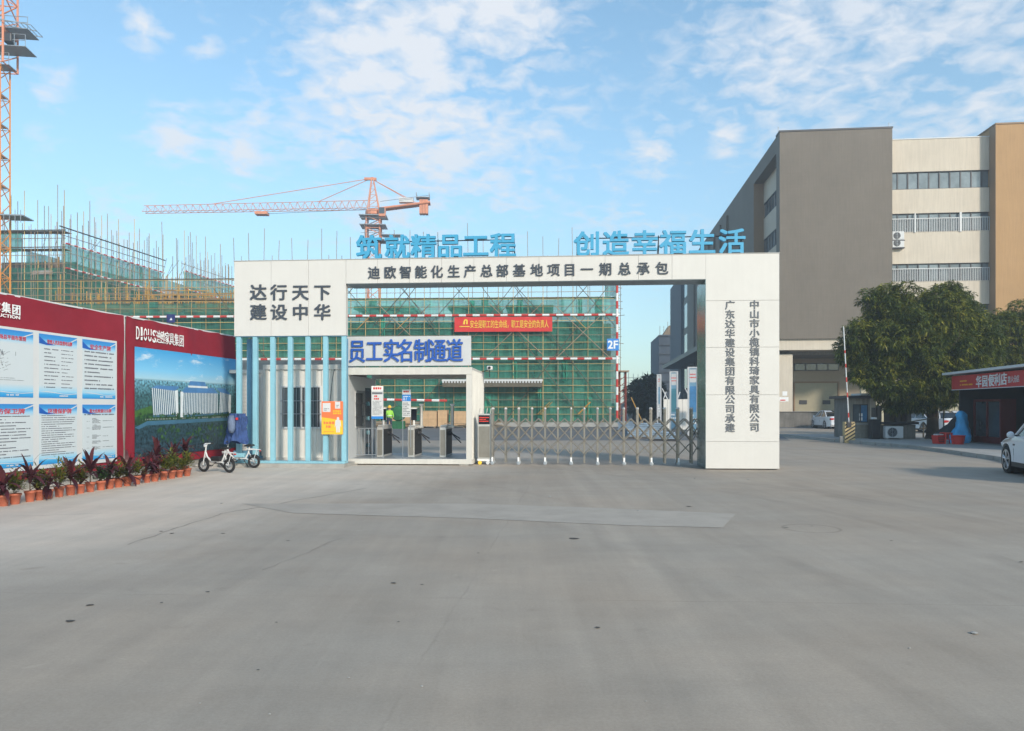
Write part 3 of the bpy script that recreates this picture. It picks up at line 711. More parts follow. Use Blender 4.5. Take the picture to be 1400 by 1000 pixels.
# notice boards standing in the booth
def mini_print(par, x0, x1, z0, z1, y, mt, rows, seed=0, left=.0, h=.5, brk=.25):
    """rows of tiny print marks that cannot be read at this size"""
    r = random.Random(seed); m = M(); dz = (z1-z0)/rows
    for j in range(rows):
        z = z1-(j+.5)*dz; x = x0+left; end = x1-(x1-x0)*r.choice([0, .05, .1, .3, .5])
        ch = dz*h
        while x < end:
            w = ch*r.uniform(.5, .95)
            if r.random() > .10: m.box(x, min(x+w, x1), y-.002, y, z-ch/2*r.uniform(.7, 1), z+ch/2*r.uniform(.7, 1))
            x += w+ch*.22
    o = part('small_print', m, mt, par); o['kind'] = 'stuff'; return o
def notice(px0, px1, py0, py1, dd, label, foot, kind):
    n = G.empty('notice_stand', ox+X(px0, dd), d+dd, .156); tag(n, label, 'notice')
    w = X(px1, dd)-X(px0, dd); zb_ = Z(py1, px0, dd)-.156; zt_ = Z(py0, px0, dd)-.156; hh = zt_-zb_
    bd = part('board', M().box(0, w, -.01, .01, zb_, zt_), MWHT, n)
    flat('header', bd, MWHL, .0, w, zt_-hh*.14, zt_, -.011); mini_print(bd, w*.15, w*.85, zt_-hh*.11, zt_-hh*.03, -.0135, MBANR, 1, 3, h=.9)
    if kind == 0:
        flat('band', bd, MLETP, 0.02, w-.02, zt_-hh*.25, zt_-hh*.19, -.011)
        mini_print(bd, w*.25, w*.75, zt_-hh*.34, zt_-hh*.28, -.0135, MBANR, 1, 5, h=.9); mini_print(bd, w*.2, w*.9, zt_-hh*.42, zt_-hh*.36, -.0135, MBANR, 1, 6, h=.9)
        mini_print(bd, w*.1, w*.9, zb_+hh*.12, zt_-hh*.45, -.0125, MLETP, 12, 7, h=.4)
        flat('footer', bd, MSIGNB, 0, w, zb_, zb_+hh*.08, -.011)
    else:
        flat('band', bd, MSIGNB, 0, w, zt_-hh*.42, zt_-hh*.18, -.011); mini_print(bd, w*.1, w*.9, zt_-hh*.40, zt_-hh*.22, -.0135, MWHL, 3, 8)
        mini_print(bd, w*.08, w*.92, zb_+hh*.04, zt_-hh*.46, -.0125, MLETP, 8, 9, h=.55)
    stick('stand_post', MGREYST, n, (.01, .02, 0), (.01, .02, zt_), .011); stick('stand_post', MGREYST, n, (w-.01, .02, foot), (w-.01, .02, zt_), .011)
    return n
notice(508, 524, 528, 573, .5, 'tall white notice board with red and grey print beside the first turnstile', 0, 0)
notice(550, 561.7, 533, 570.5, .9, 'narrow white notice board with a blue band between the first two turnstiles', .3, 1)
# poster on the louvres
ps = G.empty('safety_poster', G.U(440, -.02), -.02, gz(440, 594)); tag(ps, 'orange and yellow poster with white figure fixed to the blue posts', 'poster')
pw = G.U(468.8)-G.U(440); ph = gz(440, 549)-gz(440, 594)
part('board', M().box(0, pw, -.02, .02, 0, ph), MORN, ps)
part('yellow_field', M().poly([(0, 0), (pw, 0), (pw, ph*.42), (0, ph*.52)], -.024, -.0205), MPYEL, ps)
for a, b, c, e in ((.05, .42, .68, .95), (.64, .88, .78, .99)):
    q = flat('paper_slip', ps, MWHT, pw*a, pw*b, ph*c, ph*e, -.0205); mini_print(ps, pw*(a+.06), pw*(b-.06), ph*(c+.03), ph*(c+.12), -.024, MLETP, 2, 1)
mini_print(ps, pw*.1, pw*.62, ph*.18, ph*.40, -.0245, MORN, 2, 2, h=.8); mini_print(ps, pw*.55, pw*.95, ph*.60, ph*.74, -.0225, MPYEL, 2, 4, h=.8); mini_print(ps, pw*.1, pw*.6, ph*.06, ph*.10, -.0245, MORN, 1, 4)
fx = pw*.78
part('printed_figure', M().poly([(fx-.05, ph*.06), (fx-.01, ph*.06), (fx, ph*.2), (fx+.01, ph*.06), (fx+.05, ph*.06), (fx+.06, ph*.28), (fx+.09, ph*.2), (fx+.07, ph*.42), (fx+.03, ph*.44), (fx+.035, ph*.5), (fx, ph*.53), (fx-.035, ph*.5), (fx-.03, ph*.44), (fx-.07, ph*.42), (fx-.09, ph*.2), (fx-.06, ph*.28)], -.027, -.0245), MWHT, ps)

# ------------------------------------------------------------------ retractable gate
d = 1.45
RG = G.empty('retractable_gate', G.U(665, d), d, 0); tag(RG, 'stainless steel folding lattice gate closing the vehicle entrance', 'gate')
ox = G.U(665, d); X = lambda px: G.U(px, d)-ox; Z = lambda py, px=800: gz(px, py, d)
posts = [674, 691.5, 709.4, 727.4, 745.4, 762.8, 780.8, 798.8, 816.8, 834.3, 852.7, 871.3, 889.7, 908.5, 926.5, 944.8]
xs = [X(p) for p in posts] + [X(957)]
zt, z1, z2, z3, za = Z(560), Z(582), Z(602), Z(621), Z(573)
def bar(a, b, r=.017, name='lattice_bar', mt=None): return stick(name, mt or MSTEEL, RG, a, b, r, 8)
pmesh = M().box(-.022, .022, -.022, .022, 0, 1).mesh('gate_post'); pmesh.materials.append(MSTEEL)
for i, x in enumerate(xs[:-1]):
    for yy in (-.16, .16):
        o = part('gate_post', pmesh, None, RG); o.location = (x, yy, .06); o.scale = (1, 1, zt-.06)
        part('post_cap', M().lathe([(.03, zt), (.034, zt+.02), (.02, zt+.05), (.004, zt+.06)], 8, (x, yy, 0)), MSTEELB, RG)
    bar((x, -.16, zt-.12), (x, .16, zt-.12), .012, 'cross_tie'); bar((x, -.16, .15), (x, .16, .15), .012, 'cross_tie')
    if i % 2 == 0:
        for yy in (-.19, .19):
            w = part('caster', M().box(x-.025, x+.025, yy-.02, yy+.02, .09, .22), MWHL, RG, bevel=.005)
            part('wheel', M().lathe([(.03, -.018), (.052, -.014), (.052, .014), (.03, .018)], 14, (x, yy-.03 if yy < 0 else yy+.03, .053), 'y'), MGREYST, w)
for i in range(len(xs)-1):
    a, b = xs[i], xs[i+1]; c = (a+b)/2
    if i == len(xs)-2: b = xs[i+1]; c = (a+b)/2
    for yy, sgn in ((-.185, 1), (.185, -1)):
        bar((a, yy, z1), (c, yy, za+.01)); bar((c, yy+.002*sgn, za+.01), (b, yy, z1))
        bar((a, yy, z1), (b, yy, z2)); bar((a, yy-.03*sgn, z2), (b, yy-.03*sgn, z1))
        if yy < 0: bar((a, yy, z2), (b, yy, z3)); bar((a, yy-.03*sgn, z3), (b, yy-.03*sgn, z2))
part('closing_post', M().box(xs[-1]-.03, xs[-1]+.03, -.2, .2, .05, zt), MSTEEL, RG)
CH = G.empty('gate_motor_cabinet', G.U(653, d-.1), d-.1, 0); tag(CH, 'stainless motor cabinet with small display at the end of the lattice gate', 'cabinet')
cw = G.U(672, d-.1)-G.U(653, d-.1); zc = gz(660, 566, d-.1)
part('body', M().box(0, cw-.02, 0, .45, .16, zc), MSTEELB, CH, bevel=.012)
part('base', M().box(-.01, cw-.01, -.02, .47, .10, .155), MWHL, CH, bevel=.01)
part('door_panel', M().box(.03, cw-.05, -.006, -.0005, .2, zc-.36), MSTEEL, CH)
s = part('display', M().box(.03, cw-.05, -.008, -.0005, zc-.30, zc-.04), MSCR, CH)
MLED = mat('led_red', (.5, .03, .02), .4); _b = MLED.node_tree.nodes['Principled BSDF']; _b.inputs['Emission Color'].default_value = (1, .08, .04, 1); _b.inputs['Emission Strength'].default_value = .35
mini_print(s, .05, cw-.07, zc-.24, zc-.08, -.0085, MLED, 3, 4, h=.5)
for k in range(4):
    x = .02+k*(cw-.08)/3; stick('top_hook', MSTEELB, CH, (x, .2, zc), (x+.03, .2, zc+.16), .014)
for x in (.07, cw-.1): part('wheel', M().lathe([(.03, -.02), (.055, -.015), (.055, .015), (.03, .02)], 14, (x, -.04, .056), 'y'), MYEL if x < .1 else MWHT, CH)

# ------------------------------------------------------------------ red hoardings
HF = Frame(0, 14.35, 81.5)
hU = lambda px: HF.U(px); hZ = lambda px, py: HF.Z(px, py)
zht = 3.80
def cloth(name, u0, u1, z0, z1, parent, material, seed, amp=.028, nx=60, nz=24):
    r = random.Random(seed); m = M(); me_v = []
    ph = [r.uniform(0, 6.28) for _ in range(6)]
    for j in range(nz+1):
        for i in range(nx+1):
            a = i/nx; b = j/nz; e = math.exp(-(1-b)*5); c2 = math.exp(-min(a, 1-a)*14)
            y = amp*(math.sin(a*23+ph[0]+b*5)*e + .6*math.sin(a*41+b*9+ph[1])*e + .8*math.sin((a+b)*17+ph[2])*.5*c2*1.2 + .3*math.sin(a*9+b*3+ph[3]))
            me_v.append((u0+(u1-u0)*a, y-.01, z0+(z1-z0)*b + (.012*math.sin(a*31+ph[4]) if j == nz else 0)))
    m.v = me_v
    for j in range(nz):
        for i in range(nx):
            q = j*(nx+1)+i; m.f.append((q, q+1, q+nx+2, q+nx+1))
    return part(name, m, material, parent, smooth=True)
def hoarding(ua, ub, label):
    h = HF.empty('hoarding', ua); tag(h, label, 'hoarding', 'red site hoardings')
    part('backing_wall', M().box(0, ub-ua, .04, .20, 0, zht-.02), MCONC, h)
    part('top_rail', M().box(0, ub-ua, .0, .07, zht-.02, zht+.015), MWHT, h)
    cloth('red_cloth', .02, ub-ua-.02, .20, zht-.01, h, MRED, int(ub*10))
    for k in range(8):
        x = (ub-ua)*(k+.5)/8; part('sandbag', M().lathe([(.05, 0), (.11, .02), (.11, .06), (.04, .08)], 8, (x, -.12, 0)), MKERB, h)
    return h
us = hU(169.5)
h1 = hoarding(hU(0)-4.2, us-.02, 'red hoarding cloth carrying a white board of six information posters')
h2 = hoarding(us+.02, hU(322), 'red hoarding cloth carrying a large aerial view picture of the finished buildings')
part('cloth_lap', M().poly([(us-hU(0)+4.2-.045, zht), (us-hU(0)+4.2-.012, zht), (us-hU(0)+4.2-.02, 2.5)], -.035, -.03), MWHT, h1)
o1 = hU(0)-4.2; o2 = us+.02
Y1 = -.045
bb = part('poster_board', M().box(hU(-80)-o1, hU(157.5)-o1, Y1+.002, -.018, .38, 3.17), MWHT, h1)
def grad_mat(name, top, mid, pos, z0, z1, band=.18):
    m = bpy.data.materials.new(name); m.use_nodes = True; nt = m.node_tree; N = nt.nodes; L = nt.links
    b = N['Principled BSDF']; b.inputs['Roughness'].default_value = .4
    tc = N.new('ShaderNodeTexCoord'); sp = N.new('ShaderNodeSeparateXYZ'); L.new(tc.outputs['Object'], sp.inputs[0])
    mr = N.new('ShaderNodeMapRange'); mr.inputs[1].default_value = z0; mr.inputs[2].default_value = z1; L.new(sp.outputs[2], mr.inputs[0])
    cr = N.new('ShaderNodeValToRGB'); L.new(mr.outputs[0], cr.inputs[0])
    while len(cr.color_ramp.elements) < len(pos): cr.color_ramp.elements.new(.5)
    for e, (p, c) in zip(cr.color_ramp.elements, pos): e.position = p; e.color = (*c, 1)
    no = N.new('ShaderNodeTexNoise'); no.inputs['Scale'].default_value = 3; L.new(tc.outputs['Object'], no.inputs['Vector'])
    L.new(cr.outputs[0], b.inputs['Base Color']); return m
pbl, plb, pw_ = (.015, .16, .50), (.22, .52, .78), (.56, .61, .64)
PMAT = grad_mat('poster_print', 0, 0, [(0, (.02, .24, .58)), (.06, (.05, .36, .68)), (.10, (.30, .58, .76)), (.2, pw_), (.80, pw_), (.87, (.30, .56, .76)), (.93, (.04, .28, .62)), (1, (.03, .22, .58))], 0, 1)
cols = [(-38, 42.5), (50.5, 102.5), (110, 155.3), (-80, -45)]
titles = {(0, 0): '施工现场总平面布置图', (1, 0): '管理人员及监督电话牌', (2, 0): '安全生产牌', (0, 1): '消防保卫牌', (1, 1): '环境保护牌', (2, 1): '重大危险源公示牌'}
ztop = [3.12, 1.69]; zbot = [1.82, .46]
MTIT = mat('title_red', (.55, .04, .06), .5)
MTXT = mat('print_dark', (.10, .105, .13), .6)
for c in range(3):
    for r_ in range(2):
        a, b = hU(cols[c][0])-o1, hU(cols[c][1])-o1; z0, z1 = zbot[r_], ztop[r_]; w = b-a; hh = z1-z0
        p = part('poster', M().box(0, w, -.003, 0, 0, 1), PMAT, bb, loc=(a, Y1, z0)); p.scale = (1, 1, hh)
        # flat printed swooshes
        sw = M().poly([(a, z1-hh*.04), (a+w*.18, z1-hh*.13), (a+w*.42, z1-hh*.16), (a+w*.2, z1-hh*.17), (a, z1-hh*.15)], Y1-.005, Y1-.0035)
        part('poster_swoosh', sw, mat('poster_deep_blue', (.01, .10, .42), .4) if 'poster_deep_blue' not in bpy.data.materials else bpy.data.materials['poster_deep_blue'], bb)
        part('poster_swoosh', M().poly([(a+w*.66, z1-hh*.135), (a+w, z1-hh*.01), (a+w, z1-hh*.03), (a+w*.68, z1-hh*.14)], Y1-.005, Y1-.0035), MWHT, bb)
        part('poster_swoosh', M().poly([(a, z0+hh*.10)]+[(a+w*t, z0+hh*(.085+.02*math.sin(t*5.5+.6))) for t in (.2, .4, .6, .8, 1)]+[(a+w*t, z0+hh*(.075+.018*math.sin(t*5.5+.6))) for t in (1, .8, .6, .4, .2)], Y1-.005, Y1-.0035), MWHT, bb)
        tt = titles[(c, r_)]; tw = w*(.62 if len(tt) < 7 else .66)
        letter(bb, tt, a+w*.53, z1-hh*.115, tw, hh*.068 if len(tt) > 6 else hh*.085, .002, MTIT, y=Y1-.006, bold=.02, name='poster_title')
        mini_print(bb, a+w*.52, a+w*.97, z0+hh*.02, z0+hh*.05, Y1-.0055, MWHT, 1, c+5, h=.8)
        Yt = Y1-.0032
        if (c, r_) == (0, 0):
            m = M(); rr = random.Random(4)
            for k in range(70):
                x = a+w*rr.uniform(.18, .62); z = z0+hh*rr.uniform(.38, .66); ang = R(rr.choice([18, 108])); l = rr.uniform(.02, .12)
                if x > a+w*.55: continue
                pA = Vector((x, Yt, z)); pB = pA+Vector((math.cos(ang)*l, 0, math.sin(ang)*l)); m.tube(pA, pB, .0035, 4)
            m.tube((a+w*.68, Yt, z0+hh*.62), (a+w*.68, Yt, z0+hh*.68), .004, 4)
            q = part('site_plan_drawing', m, MTXT, bb); q['kind'] = 'stuff'; mini_print(bb, a+w*.1, a+w*.9, z0+hh*.24, z0+hh*.30, Yt, MGREYST, 2, 11, h=.3)
        elif (c, r_) == (1, 0):
            mini_print(bb, a+w*.13, a+w*.52, z0+hh*.14, z0+hh*.80, Yt, MTXT, 11, 21, h=.3); mini_print(bb, a+w*.57, a+w*.9, z0+hh*.14, z0+hh*.80, Yt, MTXT, 11, 22, h=.22)
        elif (c, r_) == (2, 1):
            mini_print(bb, a+w*.05, a+w*.95, z0+hh*.80, z0+hh*.84, Yt, MTXT, 1, 31, h=.6)
            for k, (q0, q1) in enumerate(((.66, .76), (.54, .64), (.38, .46), (.29, .35), (.18, .25))):
                mini_print(bb, a+w*.28, a+w*.55, z0+hh*q0, z0+hh*q1, Yt, MTXT, 5, 33+k, h=.45); mini_print(bb, a+w*.6, a+w*.95, z0+hh*(q0+.03), z0+hh*(q0+.06), Yt, MGREYST, 1, 3+k, h=.5); mini_print(bb, a+w*.12, a+w*.22, z0+hh*(q0+.03), z0+hh*(q0+.05), Yt, MGREYST, 1, 7+k)
        else:
            n = {(2, 0): 10, (0, 1): 14, (1, 1): 19}[(c, r_)]
            mini_print(bb, a+w*.06, a+w*.95, z0+hh*.14, z0+hh*.83, Yt, MTXT, n, 40+c+r_*3, h=.36)
# heading on the red cloth
for ch, px, py in zip('建设集团', (-21, -8, 6.5, 20.3), (414, 417, 421.3, 424.2)):
    letter(h1, ch, hU(px)-o1, hZ(px, py), .185, .185, .004, MWHL, y=-.03, bold=.035)
letter(h1, 'CONSTRUCTION', (hU(-38)+hU(25.2))/2-o1, hZ(10, 432.6), hU(25.2)-hU(-38), .062, .004, MWHL, y=-.03, bold=.03, latin=True)
# company lettering on the second cloth
for ch, px, py in zip('DIOUS', (186.8, 192.0, 197.2, 203.2, 209.3), (455.5, 456.4, 457.6, 458.8, 460.2)):
    letter(h2, ch, hU(px)-o2, hZ(px, py), (.05 if ch == 'I' else hU(px+2.25)-hU(px-2.25)), .31, .004, MWHL, y=-.03, bold=.02, latin=True)
part('letter_swash', M().poly([(hU(183.8)-o2+1.25*t, hZ(183.8, 461.5)+.13*math.sin(t*3.0)-.04*t) for t in (0, .2, .4, .6, .8, 1)]+[(hU(183.8)-o2+1.25*t, hZ(183.8, 461.5)+.10*math.sin(t*3.0)-.04*t-.012) for t in (1, .8, .6, .4, .2)], -.037, -.0345), MRED, h2)
for ch, px, py in zip('迪欧家具集团', (215.2, 221.2, 227.2, 233.4, 240, 246.8), (461, 462, 463, 464.2, 465.4, 466.6)):
    letter(h2, ch, hU(px)-o2, hZ(px, py), (hU(px+2.7)-hU(px-2.7)), .30, .004, MWHL, y=-.03, bold=.012)
# aerial picture, printed flat: layers a few mm apart
pa, pb_ = hU(182.5)-o2, hU(321)-o2; pz0, pz1 = .42, 3.10
pic = part('aerial_picture', M().box(0, pb_-pa, -.003, 0, 0, pz1-pz0), None, h2, loc=(pa, -.03, pz0))
PW, PHt = pb_-pa, pz1-pz0
def pm(name, c, r=.4, **k): return mat(name, c, r, **k)
def picture_mat():
    m = bpy.data.materials.new('aerial_picture_print'); m.use_nodes = True; nt = m.node_tree; N = nt.nodes; L = nt.links
    b = N['Principled BSDF']; b.inputs['Roughness'].default_value = .35
    tc = N.new('ShaderNodeTexCoord'); sp = N.new('ShaderNodeSeparateXYZ'); L.new(tc.outputs['Object'], sp.inputs[0])
    no = N.new('ShaderNodeTexNoise'); no.inputs['Scale'].default_value = 1.6; no.inputs['Detail'].default_value = 8; no.inputs['Roughness'].default_value = .7
    mp = N.new('ShaderNodeMapping'); mp.inputs['Scale'].default_value = (.6, 1, 2.2); L.new(tc.outputs['Object'], mp.inputs[0]); L.new(mp.outputs[0], no.inputs['Vector'])
    a = N.new('ShaderNodeMath'); a.operation = 'MULTIPLY_ADD'; a.inputs[1].default_value = 1/PHt; a.inputs[2].default_value = 0; L.new(sp.outputs[2], a.inputs[0])
    cr = N.new('ShaderNodeValToRGB'); L.new(a.outputs[0], cr.inputs[0])
    pos = [(0, (.012, .030, .045)), (.28, (.014, .035, .045)), (.40, (.02, .06, .06)), (.56, (.025, .07, .08)), (.70, (.08, .20, .26)), (.72, (.36, .58, .70)), (.80, (.20, .52, .78)), (1, (.05, .33, .66))]
    while len(cr.color_ramp.elements) < len(pos): cr.color_ramp.elements.new(.5)
    for e, (p, c) in zip(cr.color_ramp.elements, pos): e.position = p; e.color = (*c, 1)
    # clouds in the printed sky, mottled woods on the printed land
    land = N.new('ShaderNodeMath'); land.operation = 'LESS_THAN'; land.inputs[1].default_value = .705; L.new(a.outputs[0], land.inputs[0])
    r1 = N.new('ShaderNodeMapRange'); r1.inputs[1].default_value = .56; r1.inputs[2].default_value = .72; L.new(no.outputs[0], r1.inputs[0])
    mc = N.new('ShaderNodeMix'); mc.data_type = 'RGBA'; L.new(r1.outputs[0], mc.inputs[0]); L.new(cr.outputs[0], mc.inputs[6]); mc.inputs[7].default_value = (.75, .8, .83, 1)
    n2 = N.new('ShaderNodeTexNoise'); n2.inputs['Scale'].default_value = 14; n2.inputs['Detail'].default_value = 6; L.new(tc.outputs['Object'], n2.inputs['Vector'])
    r2 = N.new('ShaderNodeMapRange'); r2.inputs[1].default_value = .35; r2.inputs[2].default_value = .7; r2.inputs[3].default_value = .35; r2.inputs[4].default_value = 3.0; L.new(n2.outputs[0], r2.inputs[0])
    ml = N.new('ShaderNodeVectorMath'); ml.operation = 'SCALE'; L.new(cr.outputs[0], ml.inputs[0]); L.new(r2.outputs[0], ml.inputs['Scale'])
    mx = N.new('ShaderNodeMix'); mx.data_type = 'RGBA'; L.new(land.outputs[0], mx.inputs[0]); L.new(mc.outputs[2], mx.inputs[6]); L.new(ml.outputs[0], mx.inputs[7])
    L.new(mx.outputs[2], b.inputs['Base Color']); return m
pic.data.materials.append(picture_mat())
MPG = leafprint = mat('printed_green', (.022, .065, .030), .4, var=.7, scale=9); MPG2 = mat('printed_light_green', (.05, .13, .03), .4, var=.4, scale=9)
MPR = mat('printed_road', (.05, .14, .22), .4, var=.2); MPB = mat('printed_facade', (.66, .70, .72), .4, var=.12, scale=6); MPBD = mat('printed_facade_dark', (.05, .13, .20), .4, var=.3, scale=10); MPRF = mat('printed_roof', (.07, .20, .42), .4, var=.2)
def pp_(x, z): return (x*PW, z*PHt)
def pol(name, pts, mt, lay): return part(name, M().poly([pp_(*p) for p in pts], -.0034-lay*.0012-.0008, -.0034-lay*.0012), mt, pic)
pol('printed_lawn', [(0, .37), (.16, .40), (.95, .40), (1, .38), (1, .30), (0, .29)], MPG, 0)
pol('printed_lawn', [(0, .42), (.14, .47), (.15, .40), (0, .36)], MPG2, 1)
pol('printed_road', [(0, .27), (.10, .325), (1, .345), (1, .31), (.1, .285), (.03, .25)], MPR, 1)
m = M()
for k in range(70):
    x = .06+k*.0135
    if .36 < x < .40: continue
    a, z = pp_(x, .333+.012*x); m.box(a, a+.012, -.0066, -.006, z, z+.035)
q = part('printed_wall', m, MWHT, pic); q['kind'] = 'stuff'
def pbuild(pts_face, nb_, side=None, roof=None):
    pol('printed_building', pts_face, MPBD, 2)
    (x0, zb0), (x1, zb1), (x1b, zt1), (x0b, zt0) = pts_face
    m = M()
    for i in range(nb_):
        t = (i+.2)/nb_; t2 = (i+.62)/nb_
        a = pp_(x0+(x1-x0)*t, zb0+(zb1-zb0)*t+.02); b = pp_(x0+(x1-x0)*t2, zb0+(zb1-zb0)*t2+.02); c = pp_(x0b+(x1b-x0b)*t2, zt0+(zt1-zt0)*t2); e = pp_(x0b+(x1b-x0b)*t, zt0+(zt1-zt0)*t)
        m.poly([a, b, c, e], -.0082, -.0072)
    q = part('printed_mullions', m, MPB, pic); q['kind'] = 'stuff'
    if side: pol('printed_building_side', side, MPB, 3)
    if roof: pol('printed_roof', roof, MPRF, 2)
pbuild([(.15, .36), (.355, .365), (.34, .615), (.135, .635)], 12, [(.355, .365), (.375, .39), (.37, .625), (.34, .615)], [(.135, .635), (.34, .615), (.39, .66), (.18, .66)])
pbuild([(.39, .355), (.79, .375), (.785, .605), (.40, .60)], 24, [(.395, .355), (.42, .355), (.42, .61), (.395, .61)], [(.40, .60), (.785, .605), (.74, .66), (.45, .66)])
pbuild([(.80, .375), (.93, .39), (.94, .595), (.81, .62)], 8, [(.91, .39), (.935, .39), (.94, .595), (.915, .595)], [(.81, .62), (.94, .595), (.87, .66), (.77, .665)])
pol('printed_roof', [(.47, .67), (.66, .67), (.64, .72), (.49, .72)], MPRF, 3); pol('printed_building', [(.47, .655), (.67, .655), (.67, .675), (.47, .675)], MPB, 4)
m = M(); m2_ = M(); rr = random.Random(12)
for k in range(280):
    x, z = rr.uniform(.02, .98), rr.choice([rr.uniform(.345, .395), rr.uniform(.10, .27)])
    if z < .28 and x < .18: continue
    a, b = pp_(x, z); s = rr.uniform(.02, .04) if z > .3 else rr.uniform(.025, .06)
    (m if rr.random() < .75 else m2_).poly([(a+s*math.cos(t*1.047)*rr.uniform(.6, 1), b+s*1.3*math.sin(t*1.047)*rr.uniform(.6, 1)) for t in range(6)], -.0122, -.011-.00001*k)
q = part('printed_trees', m, MPG, pic); q['kind'] = 'stuff'
q = part('printed_shrubs', m2_, MPG2, pic); q['kind'] = 'stuff'

# ------------------------------------------------------------------ potted plants along the hoarding
def blade(m, base, d, L_, w, droop, seg=5, up=.0):
    d = Vector(d).normalized(); side = d.cross(Vector((0, 0, 1)))
    side = side.normalized() if side.length > .05 else Vector((1, 0, 0))
    p = Vector(base); prev = None
    for k in range(seg+1):
        t = k/seg; ww = w*math.sin(math.pi*min(1, .12+t*.88))**.8 if t < 1 else .001
        if prev is not None:
            i = len(m.v); m.v += [tuple(prev[0]), tuple(prev[1]), tuple(p+side*ww/2), tuple(p-side*ww/2)]; m.f.append((i, i+1, i+2, i+3))
        prev = (p-side*ww/2, p+side*ww/2)
        d = (d+Vector((0, 0, -droop/seg*(1+t)))).normalized(); p = p+d*(L_/seg)
def weld(m):
    bm = bmesh.new(); me = bpy.data.meshes.new('leaves'); me.from_pydata([tuple(v) for v in m.v], [], m.f); bm.from_mesh(me)
    bmesh.ops.remove_doubles(bm, verts=bm.verts, dist=.0004); bm.to_mesh(me); bm.free(); return me
POT = M().lathe([(.062, 0), (.083, .145), (.092, .148), (.094, .182), (.084, .184), (.080, .160), (.001, .158)], 20, cap=False)
potm = POT.mesh('pot', True); potm.materials.append(MTERR)
soilm = M().lathe([(.079, .165), (.001, .170)], 14, cap=False).mesh('soil'); soilm.materials.append(MSOIL)
cordm = []; crotm = []
for k in range(4):
    r = random.Random(k+50); m = M(); hs = r.uniform(.10, .24)
    for q in range(26):
        a = q*2.4+r.uniform(-.3, .3); el = r.uniform(.0, 1.1) if q > 6 else r.uniform(1.1, 1.5); L_ = r.uniform(.30, .50)
        blade(m, (0, 0, .16+hs+r.uniform(-.12, .06)), (math.cos(a)*math.cos(el), math.sin(a)*math.cos(el), math.sin(el)), L_, .075, r.uniform(.5, 1.4))
    me = weld(m); me.materials.append(MCORD); cordm.append((me, hs))
for k in range(4):
    r = random.Random(k+70); m = M()
    for q in range(300):
        a = r.uniform(0, 6.28); rad = r.uniform(.02, .20); z = .22+abs(r.gauss(.12, .09)); el = r.uniform(-.1, 1.2)
        blade(m, (math.cos(a)*rad*.7, math.sin(a)*rad*.7, z), (math.cos(a+r.uniform(-.6, .6))*math.cos(el), math.sin(a)*math.cos(el), math.sin(el)), r.uniform(.06, .10), .03, .3, 3)
    me = weld(m); me.materials.append(MCROT if k < 3 else MHEDGE); crotm.append(me)
stemc = M().tube((0, 0, .15), (0, 0, 1), .010, 6, .008).mesh('stem'); stemc.materials.append(MSTEM)
mm = M()
for k in range(6):
    a = k*1.05; mm.tube((0, 0, .15), (math.cos(a)*.07, math.sin(a)*.07, .34), .005, 5, .003)
stemk = mm.mesh('stem'); stemk.materials.append(MSTEM)
def plant(x, y, kind, label, grp, z=0, sc=1.0, tall=1.0, v=0, pot=True):
    t = thing('potted_plant', label, 'potted plant', (x, y, z), rnd.uniform(0, 6), grp)
    part('pot', potm, None, t); part('soil', soilm, None, t)
    if kind == 'C':
        me, hs = cordm[v % 4]
        st = part('stem', stemc, None, t); l = part('leaves', me, None, t); l['kind'] = 'stuff'
        st.scale = (1, 1, (.16+hs)*tall+.0); l.location = (0, 0, (.16+hs)*(tall-1))
    else:
        part('stem', stemk, None, t); l = part('leaves', crotm[v % 4], None, t); l['kind'] = 'stuff'; l.scale = (1, 1, tall)
    t.scale = (sc, sc, sc*rnd.uniform(.92, 1.08)); return t
ords = ['first', 'second', 'third', 'fourth', 'fifth', 'sixth', 'seventh', 'eighth', 'ninth', 'tenth', 'eleventh', 'twelfth', 'thirteenth', 'fourteenth', 'fifteenth', 'sixteenth', 'seventeenth', 'eighteenth', 'nineteenth', 'twentieth', 'twenty-first']
row = [(4.5, 'C'), (20.5, 'K'), (41, 'C'), (54, 'K'), (66, 'C'), (81, 'K'), (96.5, 'C'), (110, 'K'), (123.5, 'C'), (138, 'G'), (150, 'C'), (162, 'K'), (174, 'C'), (187, 'K'), (201, 'C'), (211.5, 'C'), (224, 'K'), (235, 'K'), (245.5, 'K'), (256, 'K')]
for i, (px, k) in enumerate(row):
    Yp = 1653/(694.3-.163*px-CY-1.5); x = (px-CX)/F*Yp
    side = 'the left frame edge'
    nm = {'C': 'purple-leaved', 'K': 'yellow-green leafy', 'G': 'dark green leafy'}[k]
    lab = '%s plant in terracotta pot, %s pot from the left along the red hoarding' % (nm, ords[i])
    plant(x, Yp, 'C' if k == 'C' else 'K', lab, 'potted plants in a row along the hoarding', v=(3 if k == 'G' else i % 3), tall=rnd.uniform(.9, 1.15), sc=rnd.uniform(.95, 1.08))
# a few taller plants stand behind the row
for j, (px, Yp, tl, lab) in enumerate(((253, 18.6, 1.9, 'tallest purple-leaved plant, behind the last pots beside the scooters'), (214, 17.6, 1.2, 'bushy purple-leaved plant behind the pot row under the aerial picture'), (237, 18.2, 1.1, 'broad purple-leaved plant behind the pot row, next to the tallest plant'))):
    plant((px-CX)/F*Yp, Yp, 'C', lab, 'potted plants in a row along the hoarding', v=j+1, tall=tl, sc=1.1)

